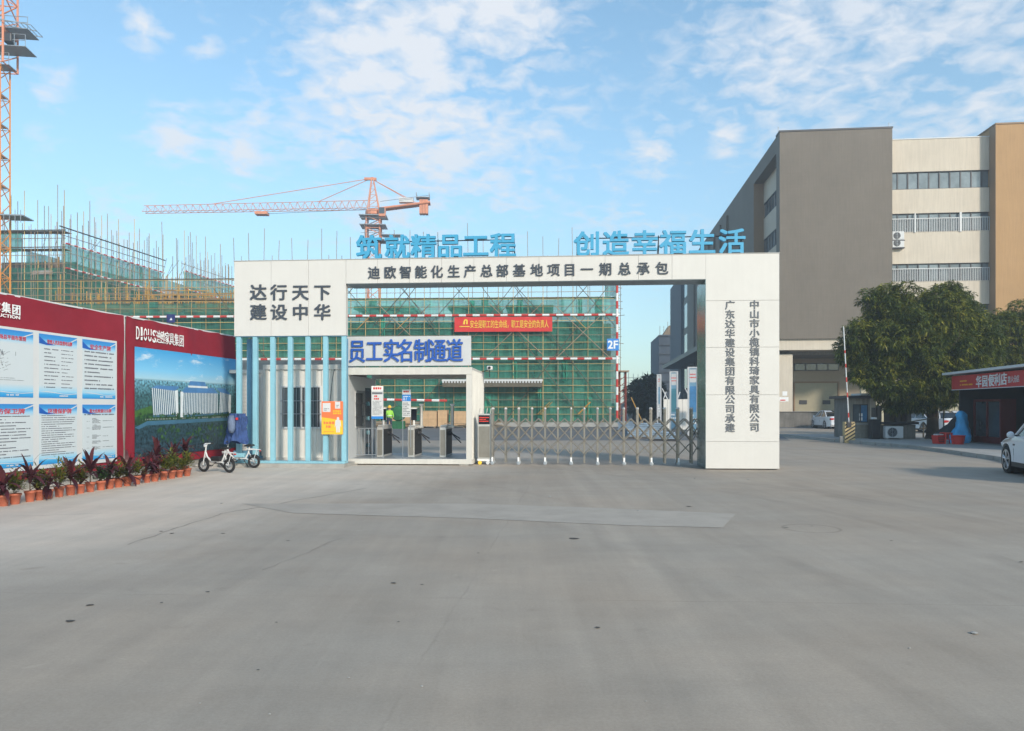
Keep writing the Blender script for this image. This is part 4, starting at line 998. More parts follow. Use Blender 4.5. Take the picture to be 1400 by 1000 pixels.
# ------------------------------------------------------------------ electric bicycles
def ebike(x, y, rz, label, frame_mt, accent):
    t = thing('electric_bicycle', label, 'electric bicycle', (x, y, 0), rz)
    wb = .50
    for sx in (-wb, wb):
        w = part('wheel', M().torus((sx, 0, .215), .175, .040, 24, 8, 'y'), MTYRE, t, smooth=True)
        part('rim', M().torus((sx, 0, .215), .125, .012, 20, 6, 'y').lathe([(.045, -.04), (.045, .04)], 12, (sx, 0, .215), 'y'), MGREYST, w)
        m = M()
        for a in range(6): m.tube((sx, 0, .215), (sx+.125*math.cos(a*1.047), 0, .215+.125*math.sin(a*1.047)), .010, 6)
        part('spokes', m, MGREYST, w)
        part('mudguard', M().path([(sx+.235*math.cos(R(a)), 0, .215+.235*math.sin(R(a))) for a in (30, 60, 90, 120, 150)], .018, 6), MBLK, t)
    part('frame', M().path([(.42, 0, .62), (.36, 0, .48), (.20, 0, .34), (-.20, 0, .32), (-.30, 0, .50), (-.34, 0, .72)], .026, 8).tube((-.20, 0, .32), (-.5, 0, .215), .018).tube((-.32, 0, .52), (-.5, 0, .215), .014), frame_mt, t)
    part('fork', M().tube((.40, 0, .85), (.49, .05, .215), .016).tube((.40, 0, .85), (.49, -.05, .215), .016), frame_mt, t)
    hb = part('handlebar', M().tube((.40, 0, .80), (.37, 0, .88), .016).tube((.36, -.22, .9), (.36, .22, .9), .013), frame_mt, t)
    for s in (-1, 1): part('grip', M().tube((.36, .14*s, .9), (.33, .26*s, .9), .019), MBLK, hb)
    part('seat', M().poly([(-.50, .74), (-.48, .80), (-.30, .80), (-.20, .77), (-.16, .73), (-.30, .72)], -.10, .10), MBLK, t, bevel=.025)
    part('rear_rack', M().path([(-.22, 0, .66), (-.66, 0, .62)], .018, 6).path([(-.28, .07, .62), (-.70, .07, .62), (-.70, -.07, .62), (-.28, -.07, .62)], .012, 6).tube((-.62, .06, .62), (-.5, .07, .22), .010).tube((-.62, -.06, .62), (-.5, -.07, .22), .010), frame_mt, t)
    t.scale = (.80, .80, .80)
    part('battery_box', M().box(-.18, .16, -.075, .075, .36, .50), accent, t, bevel=.02)
    part('headlamp', M().lathe([(.02, .40), (.05, .44), (.05, .47)], 12, (0, 0, .83), 'x'), MHEAD, t)
    part('pedal', M().tube((0, -.06, .30), (0, .06, .30), .03).tube((0, .06, .30), (.10, .08, .22), .010).box(.06, .15, .08, .16, .20, .225).tube((0, -.06, .30), (-.10, -.08, .38), .010).box(-.15, -.06, -.16, -.08, .375, .40), MSTEELD, t)
    part('kickstand', M().tube((-.12, -.06, .26), (-.2, -.22, .01), .012), MSTEELD, t)
    part('rear_lamp', M().box(-.73, -.70, -.04, .04, .56, .60), MTAIL, t)
    return t
xb, yb = ground_at(296, 646)
ebike(xb, yb, R(160), 'white electric bicycle parked in front of the aerial picture', MWHT, MBLK)
xb2, yb2 = ground_at(318, 641)
e2 = ebike(xb2+.1, yb2+.25, R(175), 'white electric bicycle with pale blue box under a hanging navy riding cover', MWHT, MSKYS)
# riding cover draped over its handlebar
r = random.Random(3); m = M(); nx, nz = 56, 26
for j in range(nz+1):
    for i in range(nx+1):
        a = i/nx*6.283; b = j/nz
        rad = .23+.07*b+.045*math.sin(a*5+b*4)+.03*math.sin(a*11+1-b*5)+.015*math.sin(a*19+b*11)-.05*math.sin(b*3.1); zt_ = 1.47-.78*b+.05*math.sin(a*3)*b
        if b < .08: rad *= .8
        m.v.append((math.cos(a)*rad*1.0, math.sin(a)*rad*.62, zt_))
for j in range(nz):
    for i in range(nx):
        q = j*(nx+1)+i; m.f.append((q, q+1, q+nx+2, q+nx+1))
m.f.append(tuple(range(nx, -1, -1)))
cv = thing('riding_cover', 'navy quilted riding cover draped over the handlebar of the second electric bicycle', 'scooter cover', (xb2+.04, yb2+.22, 0))
part('cover_cloth', m, MNAVY, cv, smooth=True)
part('sleeve', M().lathe([(.05, .95), (.09, 1.05), (.10, 1.25), (.06, 1.42)], 12, (-.06, -.24, 0)), mat('grey_blue_fabric', (.12, .16, .25), .8, var=.3), cv, smooth=True)
part('collar_patch', M().box(.03, .09, -.19, -.17, 1.30, 1.36), MBANR, cv)
# ------------------------------------------------------------------ building under construction, front wing
S = Frame(845, 67.0, -2.5)
sZ = lambda px, py, d=0: S.Z(px, py, d)
sL = S.U(-40); 
zA, zB, zC = sZ(750, 491), sZ(750, 431.5), sZ(750, 406)
zrail = sZ(160, 383); ztop = sZ(600, 318)
bt = S.empty('unfinished_building'); tag(bt, 'unfinished concrete building frame behind green netting and scaffolding', 'building')
for z in (zA-.4, zB-.4): part('floor_slab', M().box(sL, -1.2, 1.6, 14, z-.3, z), MCONC, bt)
part('floor_slab', M().box(sL, -1.2, 1.6, 14, .2, .5), MCONC, bt)
n = int((-1.2-sL)/5.2)
for i in range(n+1):
    x = -1.6-i*5.2
    part('column', M().box(x-.3, x+.3, 1.7, 2.3, .5, zA-.7).box(x-.3, x+.3, 1.7, 2.3, zA-.4, zB-.7), MCONC, bt)
    if i % 2 == 0: part('column', M().box(x-.3, x+.3, 1.7, 2.3, zB-.4, zB+1.9), MNETL, bt)
part('infill_wall', M().box(sL, -.35, 3.2, 3.5, .5, zB-.4), MCONCD, bt)
for a, b in ((S.U(608), S.U(682)), (S.U(690), S.U(757)), (S.U(476), S.U(560))):
    part('formwork_table', M().box(a, b, 2, 7, zC-.75, zC-.45), MNET if False else MPOLED, bt)
    for k in range(6): stick('prop', MPOLEG, bt, (a+(b-a)*(k+.5)/6, 2.2, zB-.4), (a+(b-a)*(k+.5)/6, 2.2, zC-.75), .04)
# the bright opening strip at the foot of the facade
part('footing', M().box(sL, .3, -.6, 1.4, 0, .38), MKERB, bt)
sc_ = S.empty('facade_scaffold'); tag(sc_, 'yellow pole scaffolding with green safety net across the unfinished building front', 'scaffold')
pitch = 1.33; ns = int(-sL/pitch)
for i in range(ns+1):
    x = -i*pitch; zt2 = ztop+rnd.uniform(-.9, .5) if x < S.U(823) else zC+1
    if i % 7 == 3: zt2 += 1.0
    mt = MPOLEY if rnd.random() < .75 else MPOLEG
    stick('standard', mt, sc_, (x, 0, .1), (x, 0, zrail), .028); stick('standard', MPOLEG, sc_, (x, .0, zrail+.003), (x+rnd.uniform(-.12, .12), 0, zt2), .026)
    if i % 1 == 0: stick('inner_standard', MPOLEG, sc_, (x+.3, 1.1, .5), (x+.3+rnd.uniform(-.1, .1), 1.1, ztop-2.0+rnd.uniform(-1.5, .5)), .026)
zl = [.45+k*.64 for k in range(int((zrail-.45)/.64)+1)]
for k, z in enumerate(zl):
    stick('ledger', MPOLEY if k % 3 else MPOLEG, sc_, (sL, -.06, z), (.15, -.06, z+.02), .026)
stick('top_rail', MPOLED, sc_, (sL, -.1, zrail), (S.U(472), -.1, zrail), .055); stick('top_rail', MPOLEG, sc_, (S.U(472), -.1, zrail-.15), (.1, -.1, zrail-.15), .03)
stick('guard_rail', MPOLEG, sc_, (S.U(472), -.1, zrail-.65), (.1, -.1, zrail-.65), .03)
for z in (zA+.05, zB+.05, zC+.0): part('deck_planks', M().box(sL, .1, .15, 1.05, z-.05, z), MBAM, sc_)
def brace(u0, z0, u1_, z1_, y=-.14, mt=None): stick('brace', mt or MPOLED, sc_, (u0, y, z0), (u1_, y, z1_), .032)
for a in (430, 560, 690, 800, 905):
    for sg in (-1, 1):
        u = S.U(min(a, 845)) if a < 905 else 0
        ub = u+sg*9.2
        if ub > 0: 
            continue
        brace(u, .4, ub, zC+.9)
for c in (478, 553, 628, 711, 797):
    u = S.U(c)
    for sg in (-1, 1): brace(u-sg*1.6, zC+2.3, u+sg*2.8, zC-2.6, -.15)
for c, py in ((705, 450), (797, 455), (553, 451)):
    u = S.U(c); z = sZ(c, py)
    for sg in (-1, 1): brace(u-sg*2.4, z+2.3, u+sg*2.4, z-2.3, -.17, MPOLEG)
for k in range(16):
    u = -rnd.uniform(1, 46); z = rnd.choice([1.0, 5.0, 8.6]); sg = rnd.choice([-1, 1])
    brace(u, z+1.2, u+sg*1.1, z+.1, -.2, MPOLEO)
# nets: one sheet per four bays and storey
def net_variant(w, h, seed):
    r = random.Random(seed); m = M(); nx, nz = 22, 12; p = [r.uniform(0, 6.28) for _ in range(5)]
    for j in range(nz+1):
        for i in range(nx+1):
            a, b = i/nx, j/nz
            y = .10*math.sin(a*12+p[0]+b*1.5)*math.sin(b*3.14)+.07*math.sin(a*27+p[1])*(1-b)+.05*math.sin(b*15+p[2]+a*4)
            m.v.append((w*a, y, h*b+(.06*math.sin(a*9+p[3]) if j == 0 else 0)))
    for j in range(nz):
        for i in range(nx):
            q = j*(nx+1)+i; m.f.append((q, q+1, q+nx+2, q+nx+1))
    return m
def nets(par, x0, x1, z0, z1, y, mt, wid, seed=0):
    n = max(1, round((x1-x0)/wid)); w = (x1-x0)/n; vs = []
    for k in range(3):
        me = net_variant(w+.10, z1-z0, seed+k).mesh('net', True); me.materials.append(mt); vs.append(me)
    for i in range(n):
        o = part('safety_net', vs[rnd.randrange(3)], None, par); o.location = (x0+i*w-.05, y+(i % 2)*.05, z0)
nets(sc_, sL, 0, .35, zA, .20, MNET, 5.3); nets(sc_, sL, 0, zA, zB, .20, MNET, 5.3, 5)
nets(sc_, S.U(473), 0, zB, zC, .20, MNETL, 5.3, 9); nets(sc_, sL, S.U(473), zB, zC-.35, .20, MNET, 5.3, 12)
nets(sc_, S.U(828), 0, zC, zC+1.9, .25, MNETL, 1.4, 20)
for px, z0, z1, w_ in ((577, zA-1.6, zA, .5), (700, zA-2.2, zA, .45), (768, zA-2.0, zA, .5), (707, zB, zC-.2, .5), (642, zB, zC-.3, .45), (790, zB, zC-.2, .4), (800, .6, 2.6, .6), (735, .5, 3.4, .35), (520, zA+.4, zB, .4), (660, .5, 2.9, .7)):
    m_ = net_variant(w_, z1-z0, int(px)).mesh('net_strip', True); m_.materials.append(MNETB); q_ = part('net_strip', m_, None, sc_); q_.location = (S.U(px), .06, z0)
# red and white warning tubes
MTR = mat('warning_red', (.55, .05, .04), .5); 
def striped(par, a, b, r, n, first=0, name='warning_tube', gapless=True):
    a = Vector(a); b = Vector(b)
    for i in range(n): stick('tube_band', MTR if (i+first) % 2 == 0 else MWHL, par, a+(b-a)*(i/n), a+(b-a)*((i+1)/n), r)
for z in (zA, zB): striped(sc_, (sL, -.24, z+.04), (.1, -.24, z), .10, 96)
striped(sc_, (-.12, -.30, sZ(845, 572)), (-.12, -.30, zrail+1.2), .11, 20)
stick('corner_standard', MPOLEO, sc_, (.0, -.2, .1), (.0, -.2, sZ(845, 572)), .05)
striped(sc_, (S.U(500), -3.0, S.Z(500, 546, -3)), (S.U(617), -3.0, S.Z(617, 548, -3)), .11, 12, 1)
for px in (504, 560, 614): stick('standard', MPOLEY, sc_, (S.U(px), -3.0, 0), (S.U(px), -3.0, S.Z(560, 545, -3)), .03)
# rail stubs at the right end
for k in range(22):
    z = .6+k*.62; stick('transom_end', MPOLEG, sc_, (.05, rnd.uniform(-.1, .9), z), (.05+rnd.uniform(.15, .55), rnd.uniform(-.1, .9), z), .024)
hb = S.empty('hoist_tower', .25, 1.0, 0); tag(hb, 'short rust red steel frame tower at the right end of the scaffold', 'tower')
zt3 = sZ(850, 508)
for x in (0, .55):
    for y in (0, .8): stick('leg', mat('rust_red_steel', (.22, .045, .03), .6) if 'rust_red_steel' not in bpy.data.materials else bpy.data.materials['rust_red_steel'], hb, (x, y, 0), (x, y, zt3), .06)
for k in range(8):
    z = .3+k*(zt3-.5)/8; stick('rung', bpy.data.materials['rust_red_steel'], hb, (0, 0, z), (.55, 0, z+.4), .035)
part('top_plate', M().box(-.3, .8, -.4, 1.2, zt3, zt3+.12), MPOLEG, hb); stick('leaning_pole', MPOLEO, hb, (.9, -1, 2.6), (2.0, -1.6, 0), .05)
# banner and floor number
bn = S.empty('safety_banner', S.U(622), -.34, sZ(622, 454.5)); tag(bn, 'red banner with yellow slogan hung on the scaffold', 'banner')
bw = S.U(755)-S.U(622); bh = sZ(622, 434.5)-sZ(622, 454.5)
cloth('banner_cloth', 0, bw, 0, bh, bn, MBANR, 5, .02, 40, 8)
s_ = '安全是职工的生命线，职工是安全的负责人'; xx = S.U(643)-S.U(622)
stp = (S.U(750)-S.U(643))/len(s_)
for i, ch in enumerate(s_): letter(bn, ch, xx+stp*(i+.5), bh*.5, stp*.84, bh*.50, .01, MYEL, y=-.04, bold=.014)
part('emblem', M().poly([(.75, .66), (.95, .66), (.95, .98), (1.05, .98), (1.05, .66), (1.18, .66), (1.18, 1.05), (1.0, 1.12), (.86, 1.05)], -.05, -.04).box(.45, 1.35, -.05, -.04, .42, .50), MYEL, bn)
fs = S.empty('floor_number_sign', S.U(829.3), -.45, sZ(837, 480)); tag(fs, 'blue square floor number sign on the right corner of the scaffold', 'sign')
fw = S.U(845.5)-S.U(829.3); fh = sZ(837, 464)-sZ(837, 480)
part('plate', M().box(0, fw, 0, .03, 0, fh), MSIGNB, fs); letter(fs, '2F', fw*.5, fh*.5, fw*.82, fh*.66, .01, MWHL, latin=True, bold=.04)
ns2 = S.empty('site_name_sign', S.U(231), -.4, sZ(237, 442)); tag(ns2, 'small navy sign on the scaffold just above the hoarding edge', 'sign')
part('plate', M().box(0, S.U(242)-S.U(231), 0, .04, 0, .75), mat('navy_plate', (.02, .025, .14), .5), ns2); part('white_mark', M().poly([(.28, .22), (.52, .22), (.40, .45)], -.006, -.001), MWHL, ns2)
cnp = S.empty('entrance_canopy', S.U(607), -1.4, sZ(607, 521.5, -1.4)); tag(cnp, 'long white corrugated canopy fixed low on the green netting', 'canopy')
m = M(); cw_ = S.U(745, -1.4)-S.U(607, -1.4)
part('roof_sheet', M().box(0, cw_, 0, 1.5, .0, .16), MWHT, cnp)
for k in range(34): m.box(k*cw_/34+.05, k*cw_/34+.05+cw_/34*.45, -.02, 0, -.16, .0)
q = part('fringe', m, MWHT, cnp); q['kind'] = 'stuff'
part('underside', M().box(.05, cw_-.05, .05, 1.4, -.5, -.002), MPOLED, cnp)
# ochre shoring on the roof deck at the left
sh = S.empty('roof_shoring', S.U(100), 6, 0); tag(sh, 'dense ochre shoring props standing on the roof deck behind the front scaffold', 'scaffold')
x0 = S.U(100, 6)
part('deck', M().box(S.U(-40, 6)-x0, S.U(330, 6)-x0, -3, 40, zC-1.3, zC-.8), MPOLED, sh)
for k in range(280):
    x = S.U(rnd.uniform(30, 315), 6)-x0; y = rnd.uniform(-2, 14); hgt = rnd.uniform(1.6, 2.9)*(1.7 if k % 9 == 0 else 1)
    stick('prop', MPOLEO, sh, (x, y, zC-.8), (x, y, zC-.8+hgt), .045)
for k in range(60):
    a = S.U(rnd.uniform(40, 240), 6)-x0; y = rnd.uniform(-2, 12); z = zC-.8+rnd.uniform(.3, 2.6)
    stick('cross_rail', MPOLEO if k % 2 else MPOLEG, sh, (a, y, z), (a+rnd.uniform(4, 10), y, z+rnd.uniform(-.1, .1)), .04)
nets(sh, S.U(20, 6)-x0, S.U(300, 6)-x0, zC-.8, zC+2.6, 15, MNET, 5, 80)
part('rubble_heap', M().poly([(-6, zC-.8), (6, zC-.8), (3, zC+.4), (0, zC+1.0), (-3, zC+.7)], 3, 9), MBAM, sh)

# ------------------------------------------------------------------ left wing receding into the distance
B = Frame(88, 80, 82.0)
def wing(pxa, pya, pxb, label, drop, rails, seedb, left_face=False):
    Ua, Ub = B.U(pxa), B.U(pxb); znet = B.Z(pxa, pya)
    w = B.empty('wing_scaffold', Ua); tag(w, label, 'scaffold')
    Lw = Ub-Ua; n = int(Lw/.95)
    for i in range(n+1):
        x = i*Lw/n
        stick('standard', MPOLEG if i % 3 else MPOLEY, w, (x, 0, 8), (x, 0, znet+rnd.uniform(2.3, 5.6)), .035)
        stick('inner_standard', MPOLEG, w, (x+.4, 1.2, 8), (x+.4, 1.2, znet+rnd.uniform(1.5, 4.5)), .035)
        stick('shoring_prop', MPOLEO if i % 2 else MPOLEY, w, (x+.2, 3.2, 8), (x+.2, 3.2, znet+rnd.uniform(-2.0, .8)), .05)
    for dz in rails: stick('rail', MPOLED if dz > 1.5 else MPOLEG, w, (-.8, -.1, znet+dz), (Lw+.3, -.1, znet+dz), .07 if dz > 1.5 else .035)
    for k in range(7): stick('ledger', MPOLEG, w, (0, -.06, znet-.9-k*1.1), (Lw, -.06, znet-.9-k*1.1), .03)
    striped(w, (0, -.2, znet), (Lw, -.2, znet), .09, 30); striped(w, (0, -.2, znet-drop), (Lw, -.2, znet-drop), .09, 30)
    nets(w, 0, Lw, znet-drop, znet, .15, MNETL, 5, seedb); nets(w, 0, Lw, 9, znet-drop, .15, MNET, 5, seedb+3); nets(w, 0, Lw, 9, znet-.6, 4.5, MNET, 5, seedb+6)
    part('floor_slab', M().box(0, Lw, 1.5, 14, znet-drop-.6, znet-drop-.2), MCONC, w)
    for k in range(int(Lw/6)+1): part('column', M().box(k*6+.2, k*6+.7, 2, 2.5, 9, znet-drop-.6), MCONC, w)
    for k in range(9):
        x = rnd.uniform(0, Lw); stick('rebar_rod', MPOLED, w, (x, 2+rnd.uniform(0, 3), znet-1), (x+rnd.uniform(-1, 1), 2.5, znet+rnd.uniform(1, 2.4)), .025)
    return w, Lw, znet
w1, Lw1, zn1 = wing(88, 333, 223, 'green netted scaffold receding behind the left hoarding, nearer of the two', 2.6, (1.65, .8), 30)
w2, Lw2, zn2 = wing(252, 371, 330, 'green netted scaffold receding further off, just left of the gateway', 2.4, (.9,), 40)
# front facing end of the left wing
E = Frame(88, 80, -2)
e = E.empty('end_scaffold'); tag(e, 'grey pole scaffolding with green net patch beside the left crane mast', 'scaffold')
el = E.U(-30); ztw = E.Z(40, 316)
for i in range(14):
    x = el*i/13; stick('standard', MPOLEG if i % 2 else MPOLEY, e, (x, 0, 8), (x, 0, ztw+rnd.uniform(.6, 5.2)), .035); stick('inner_standard', MPOLEG, e, (x-.4, 1.3, 8), (x-.4, 1.3, ztw+rnd.uniform(.2, 3.5)), .035)
for py, r in ((316, .07), (327, .04), (339, .06), (350, .035), (362, .035), (374, .035)):
    z = E.Z(40, py); stick('ledger', MPOLED if r > .05 else MPOLEG, e, (el, -.08, z), (.2, -.08, z+.05), r)
part('deck_planks', M().box(el, 0, .1, 1.3, E.Z(40, 340)-.05, E.Z(40, 340)), MPOLEG, e); part('deck_planks', M().box(el, 0, .1, 1.3, ztw-.05, ztw), MPOLEG, e)
nets(e, E.U(-30), E.U(28), E.Z(20, 345), E.Z(20, 319), .12, MNET, 5, 60); nets(e, el, 0, 8.5, E.Z(40, 366), .3, MNET, 4, 63)
part('slab', M().box(el, -.4, 1.5, 20, E.Z(40, 366)-.6, E.Z(40, 366)-.2), MCONCD, e)
part('inner_wall', M().box(el, -1, 3.5, 3.8, 9, E.Z(40, 350)), MCONCD, e)

# ------------------------------------------------------------------ tower cranes
def mast(par, x0, y0, w, z0, z1, sec, mt, r=.06, rb=.035):
    n = max(1, round((z1-z0)/sec)); h = (z1-z0)/n; c = [(x0-w/2, y0-w/2), (x0+w/2, y0-w/2), (x0+w/2, y0+w/2), (x0-w/2, y0+w/2)]
    for p in c: stick('mast_chord', mt, par, (*p, z0), (*p, z1), r)
    for k in range(n):
        za_, zb_ = z0+k*h, z0+(k+1)*h; m = M()
        for q in range(4):
            a, b = c[q], c[(q+1) % 4]
            m.tube((*a, za_), (*b, za_), rb*.9, 4)
            m.tube((*a, za_), (*b, (za_+zb_)/2), rb, 4); m.tube((*b, (za_+zb_)/2), (*a, zb_), rb, 4)
        part('mast_lattice', m, mt, par)
c1 = thing('tower_crane', 'orange tower crane mast rising out of frame at the left edge', 'crane', ((-7-CX)/F*66, 66, 0), R(8))
mast(c1, 0, 0, 1.65, 0, H+(CY-92)/F*66, 2.72, MCRANEY, .07, .038)
zc0 = H+(CY-92)/F*66
mast(c1, 0, 0, 2.5, zc0, zc0+9, 2.6, MCRANE, .10, .06)
for k, py in enumerate((130, 171, 213, 254, 296)):
    z = H+(CY-py)/F*66; part('landing', M().box(-.8, .7, -.8, .8, z-.05, z+.03), MGREYST, c1); stick('ladder_rail', MGREYST, c1, (-.3, -.5, z-2.7), (-.1, .4, z), .04)
for py, x1_, y_ in ((92, 1.6, .9), (68, 3.2, 1.3), (44, 3.4, 1.3)):
    z = H+(CY-py)/F*66; part('platform', M().box(-2, x1_*.92, -y_*.8, y_*.8, z-.03, z+.02), MGREYST, c1)
    for q in range(6):
        x = -1.6+(x1_+1.6)*q/5; stick('guard_post', MGREYST, c1, (x*.92, -y_*.8, z), (x*.92, -y_*.8, z+1.0), .03)
    for dz in (.5, 1.0): stick('guard_rail', MGREYST, c1, (-2, -y_*.8, z+dz), (x1_*.92, -y_*.8, z+dz), .03)
z = H+(CY-52)/F*66
m = M()
for q in range(7): m.tube((1.2+q*.4, -1.6, z+.9-q*.12*.4), (1.2+q*.4, .6, z+.9-q*.12*.4), .03, 4)
for q in range(3): m.tube((1.2, -1.6+q*1.1, z+.9), (3.6, -1.6+q*1.1, z+.6), .045, 4)
part('hoist_platform', m, MGREYST, c1)
part('operator_ballast', M().box(1.2, 1.9, -1.2, -.4, H+(CY-64)/F*66, H+(CY-56)/F*66+.3), MSTEELD, c1, bevel=.1)
z = H+(CY-296)/F*66; part('tie_platform', M().box(.9, 2.7, -1, 1, z-.1, z), MGREYST, c1)
for q in range(4): stick('guard_post', MGREYST, c1, (1.2+q*.45, -1, z-.7), (1.2+q*.45, -1, z+.4), .03)
Yc = 113.0; xc = (511-CX)/F*Yc; zj = H+(CY-284)/F*Yc; zap = H+(CY-243)/F*Yc; kk = Yc/F
c2 = thing('tower_crane', 'orange tower crane with long jib pointing left above the gateway', 'crane', (xc, Yc, 0), R(3))
mast(c2, 0, 0, 1.75, 6, H+(CY-330)*kk, 2.8, MCRANE, .10, .055)
mast(c2, 0, 0, 2.0, H+(CY-330)*kk, H+(CY-297)*kk, 2.0, MCRANE, .12, .07)
part('turntable', M().lathe([(1.0, 0), (1.25, .3), (1.25, .8), (.8, 1.1)], 14, (0, 0, H+(CY-297)*kk)), MCRANE, c2)
for py, w in ((297, 2.0), (310, 1.9), (330, 1.7)): 
    z = H+(CY-py)*kk; part('platform', M().box(-w, w, -1.6, 1.6, z-.06, z+.04), MGREYST, c2)
    stick('guard_rail', MGREYST, c2, (-w, -1.6, z+.9), (w, -1.6, z+.9), .035)
part('side_platform', M().box(1.2, 4.2, -1, 1, H+(CY-322)*kk-.08, H+(CY-322)*kk), MGREYST, c2)
part('operator_cab', M().box(.9, 1.9, -1.7, -.6, zj-1.7, zj-.4), MCRANE, c2, bevel=.08); part('cab_window', M().box(1.0, 1.8, -1.73, -1.705, zj-1.3, zj-.4), MGLASS, c2)
# apex tower
for a in ((-.9, -.8), (.9, -.8), (.9, .8), (-.9, .8)): stick('apex_leg', MCRANE, c2, (a[0], a[1], zj-.9), (a[0]*.12-.2, a[1]*.12, zap), .085)
m = M()
for q in range(6):
    t = q/6; t2 = (q+1)/6; f = lambda s, t: (s*(.9*(1-t)+.1*t)-.2*t, -.8*(1-t)-.1*t, zj-.9+(zap-zj+.9)*t)
    m.tube(f(-1, t), f(1, t2), .045, 4).tube(f(-1, t2), f(1, t2), .04, 4)
part('apex_lattice', m, MCRANE, c2); part('apex_head', M().box(-1.4, .4, -.2, .2, zap-.4, zap-.05), MCRANE, c2)
JL = (506-199)*kk; tipz = H+(CY-295)*kk; j0 = zj
for k in range(3):
    dy = (-.6, .6, 0)[k]; up = (0, 0, 1.25)[k]
    stick('jib_chord', MCRANE, c2, (-.9, dy, j0-.2+up), (-JL, dy, tipz+up*.8), .045)
nj = 30
for g_ in range(5):
    m = M()
    for q in range(g_*6, g_*6+6):
        t = q/nj; t2 = (q+1)/nj; tm = (t+t2)/2
        P0 = lambda t, s: (-.9-(JL-.9)*t, s*.6, j0-.2+(tipz-j0+.2)*t); PT = lambda t: (-.9-(JL-.9)*t, 0, j0-.2+1.25+(tipz-j0+.2-.25)*t)
        for s in (-1, 1): m.tube(P0(t, s), PT(tm), .028, 4).tube(PT(tm), P0(t2, s), .028, 4)
        m.tube(P0(t, -1), P0(t2, 1), .03, 4)
    part('jib_lattice', m, MCRANE, c2)
ap = (-.4, 0, zap-.15)
for px in (287, 430): 
    t = (506-px)*kk; z = j0-.2+1.2+(tipz-j0)*t/JL; stick('pendant_line', MCRANE, c2, ap, (-t, 0, z), .05)
CJ = (590-513)*kk; cz = H+(CY-277)*kk
stick('counter_jib_chord', MCRANE, c2, (.8, -.7, j0-.3), (CJ, -.7, cz), .16); stick('counter_jib_chord', MCRANE, c2, (.8, .7, j0-.3), (CJ, .7, cz), .16)
part('counter_jib_deck', M().poly([(.8, j0-.35), (CJ, cz-.1), (CJ, cz+.05), (.8, j0-.2)], -.68, .68), MCRANE, c2)
stick('counter_jib_rail', MGREYST, c2, (1, -.8, j0+.7), (CJ, -.8, cz+1.0), .035)
for dy in (-.5, .5): stick('counter_line', MCRANE, c2, ap, (CJ*.75, dy, cz-.1), .05)
for q in range(3): part('counterweight', M().box(CJ-1.6+q*.44, CJ-1.2+q*.44, -.6, .6, cz-1.7, cz+.4), MCRANE, c2)
part('winch', M().box(CJ*.45, CJ*.70, -.5, .5, cz-.0, cz+.7), MWHT, c2); part('winch_guard', M().box(CJ-2.1, CJ-.1, -.9, .9, cz+.65, cz+.75).box(CJ-2.1, CJ-2.0, -.9, .9, cz+.75, cz+1.4).box(CJ-.2, CJ-.1, -.9, .9, cz+.75, cz+1.4), MGREYST, c2)
t = 164*kk*.98; part('trolley', M().box(-JL*.49-.9, -JL*.49+.9, -.7, .7, j0-.75+(tipz-j0)*.49, j0-.35+(tipz-j0)*.49), MCRANE, c2)
part('hoist_line', M().tube((-JL*.03, 0, j0-.3), (-JL*.49, 0, j0-.6+(tipz-j0)*.49), .03, 4), MSTEELD, c2)

# ------------------------------------------------------------------ factory building on the right
Fb = Frame(1066, 64.3, -5.8)
fU = Fb.U; fZ = Fb.Z
fb = Fb.empty('factory_building'); tag(fb, 'large factory block with grey tiled slab, cream window bands and tan end wall', 'building')
zR = fZ(1066, 181); sw_ = fU(1220); st = 1.2
zs0 = fZ(1150, 463); zbm = fZ(1150, 478)
part('grey_slab', M().box(0, sw_, 0, st, zs0, zR), MSLAB, fb); part('slab_coping', M().box(-.05, sw_+.05, -.05, st, zR+.002, zR+.14), MSTEELD, fb)
part('cream_beam', M().box(0, sw_-.02, .25, 2.0, zbm, zs0-.002), MCREAM, fb)
# cream wall with window bands
cr0, cr1 = sw_, fU(1358, 1.0); yw = 1.0; zcr = fZ(1290, 189.5, yw)
px_ = 1290
bands = [(zcr, fZ(px_, 234, yw)), (fZ(px_, 258, yw), fZ(px_, 291, yw)), (fZ(px_, 316, yw), fZ(px_, 360, yw)), (fZ(px_, 384, yw), fZ(px_, 384, yw)-2.0), (fZ(px_, 384, yw)-3.6, zbm)]
for a, b in bands: part('cream_wall', M().box(cr0, cr1, yw, yw+.3, b, a), MCREAM, fb)
part('parapet_coping', M().box(cr0, cr1, yw-.05, yw+.35, zcr+.001, zcr+.08), MWHT, fb)
def strip(par, x0, x1, z0, z1, y, n, uneven=0, side=False):
    w = part('window', M().box(x0, x1, y, y+.12, z0, z0+.07).box(x0, x1, y, y+.12, z1-.07, z1), MSTEELD, par)
    for i in range(n):
        a = x0+(x1-x0)*i/n; b = x0+(x1-x0)*(i+1)/n
        part('pane', M().box(a+.05, b-.05, y+.05+rnd.choice([0, .03]), y+.07+.03, z0+.075, z1-.075), MGLASSB, w)
        part('mullion', M().box(b-.048, b+.048, y+.0, y+.11, z0+.072, z1-.072) if i < n-1 else M().box(a-.0, a+.02, y+.0, y+.03, z0+.072, z1-.072), MSTEELD, w)
    return w
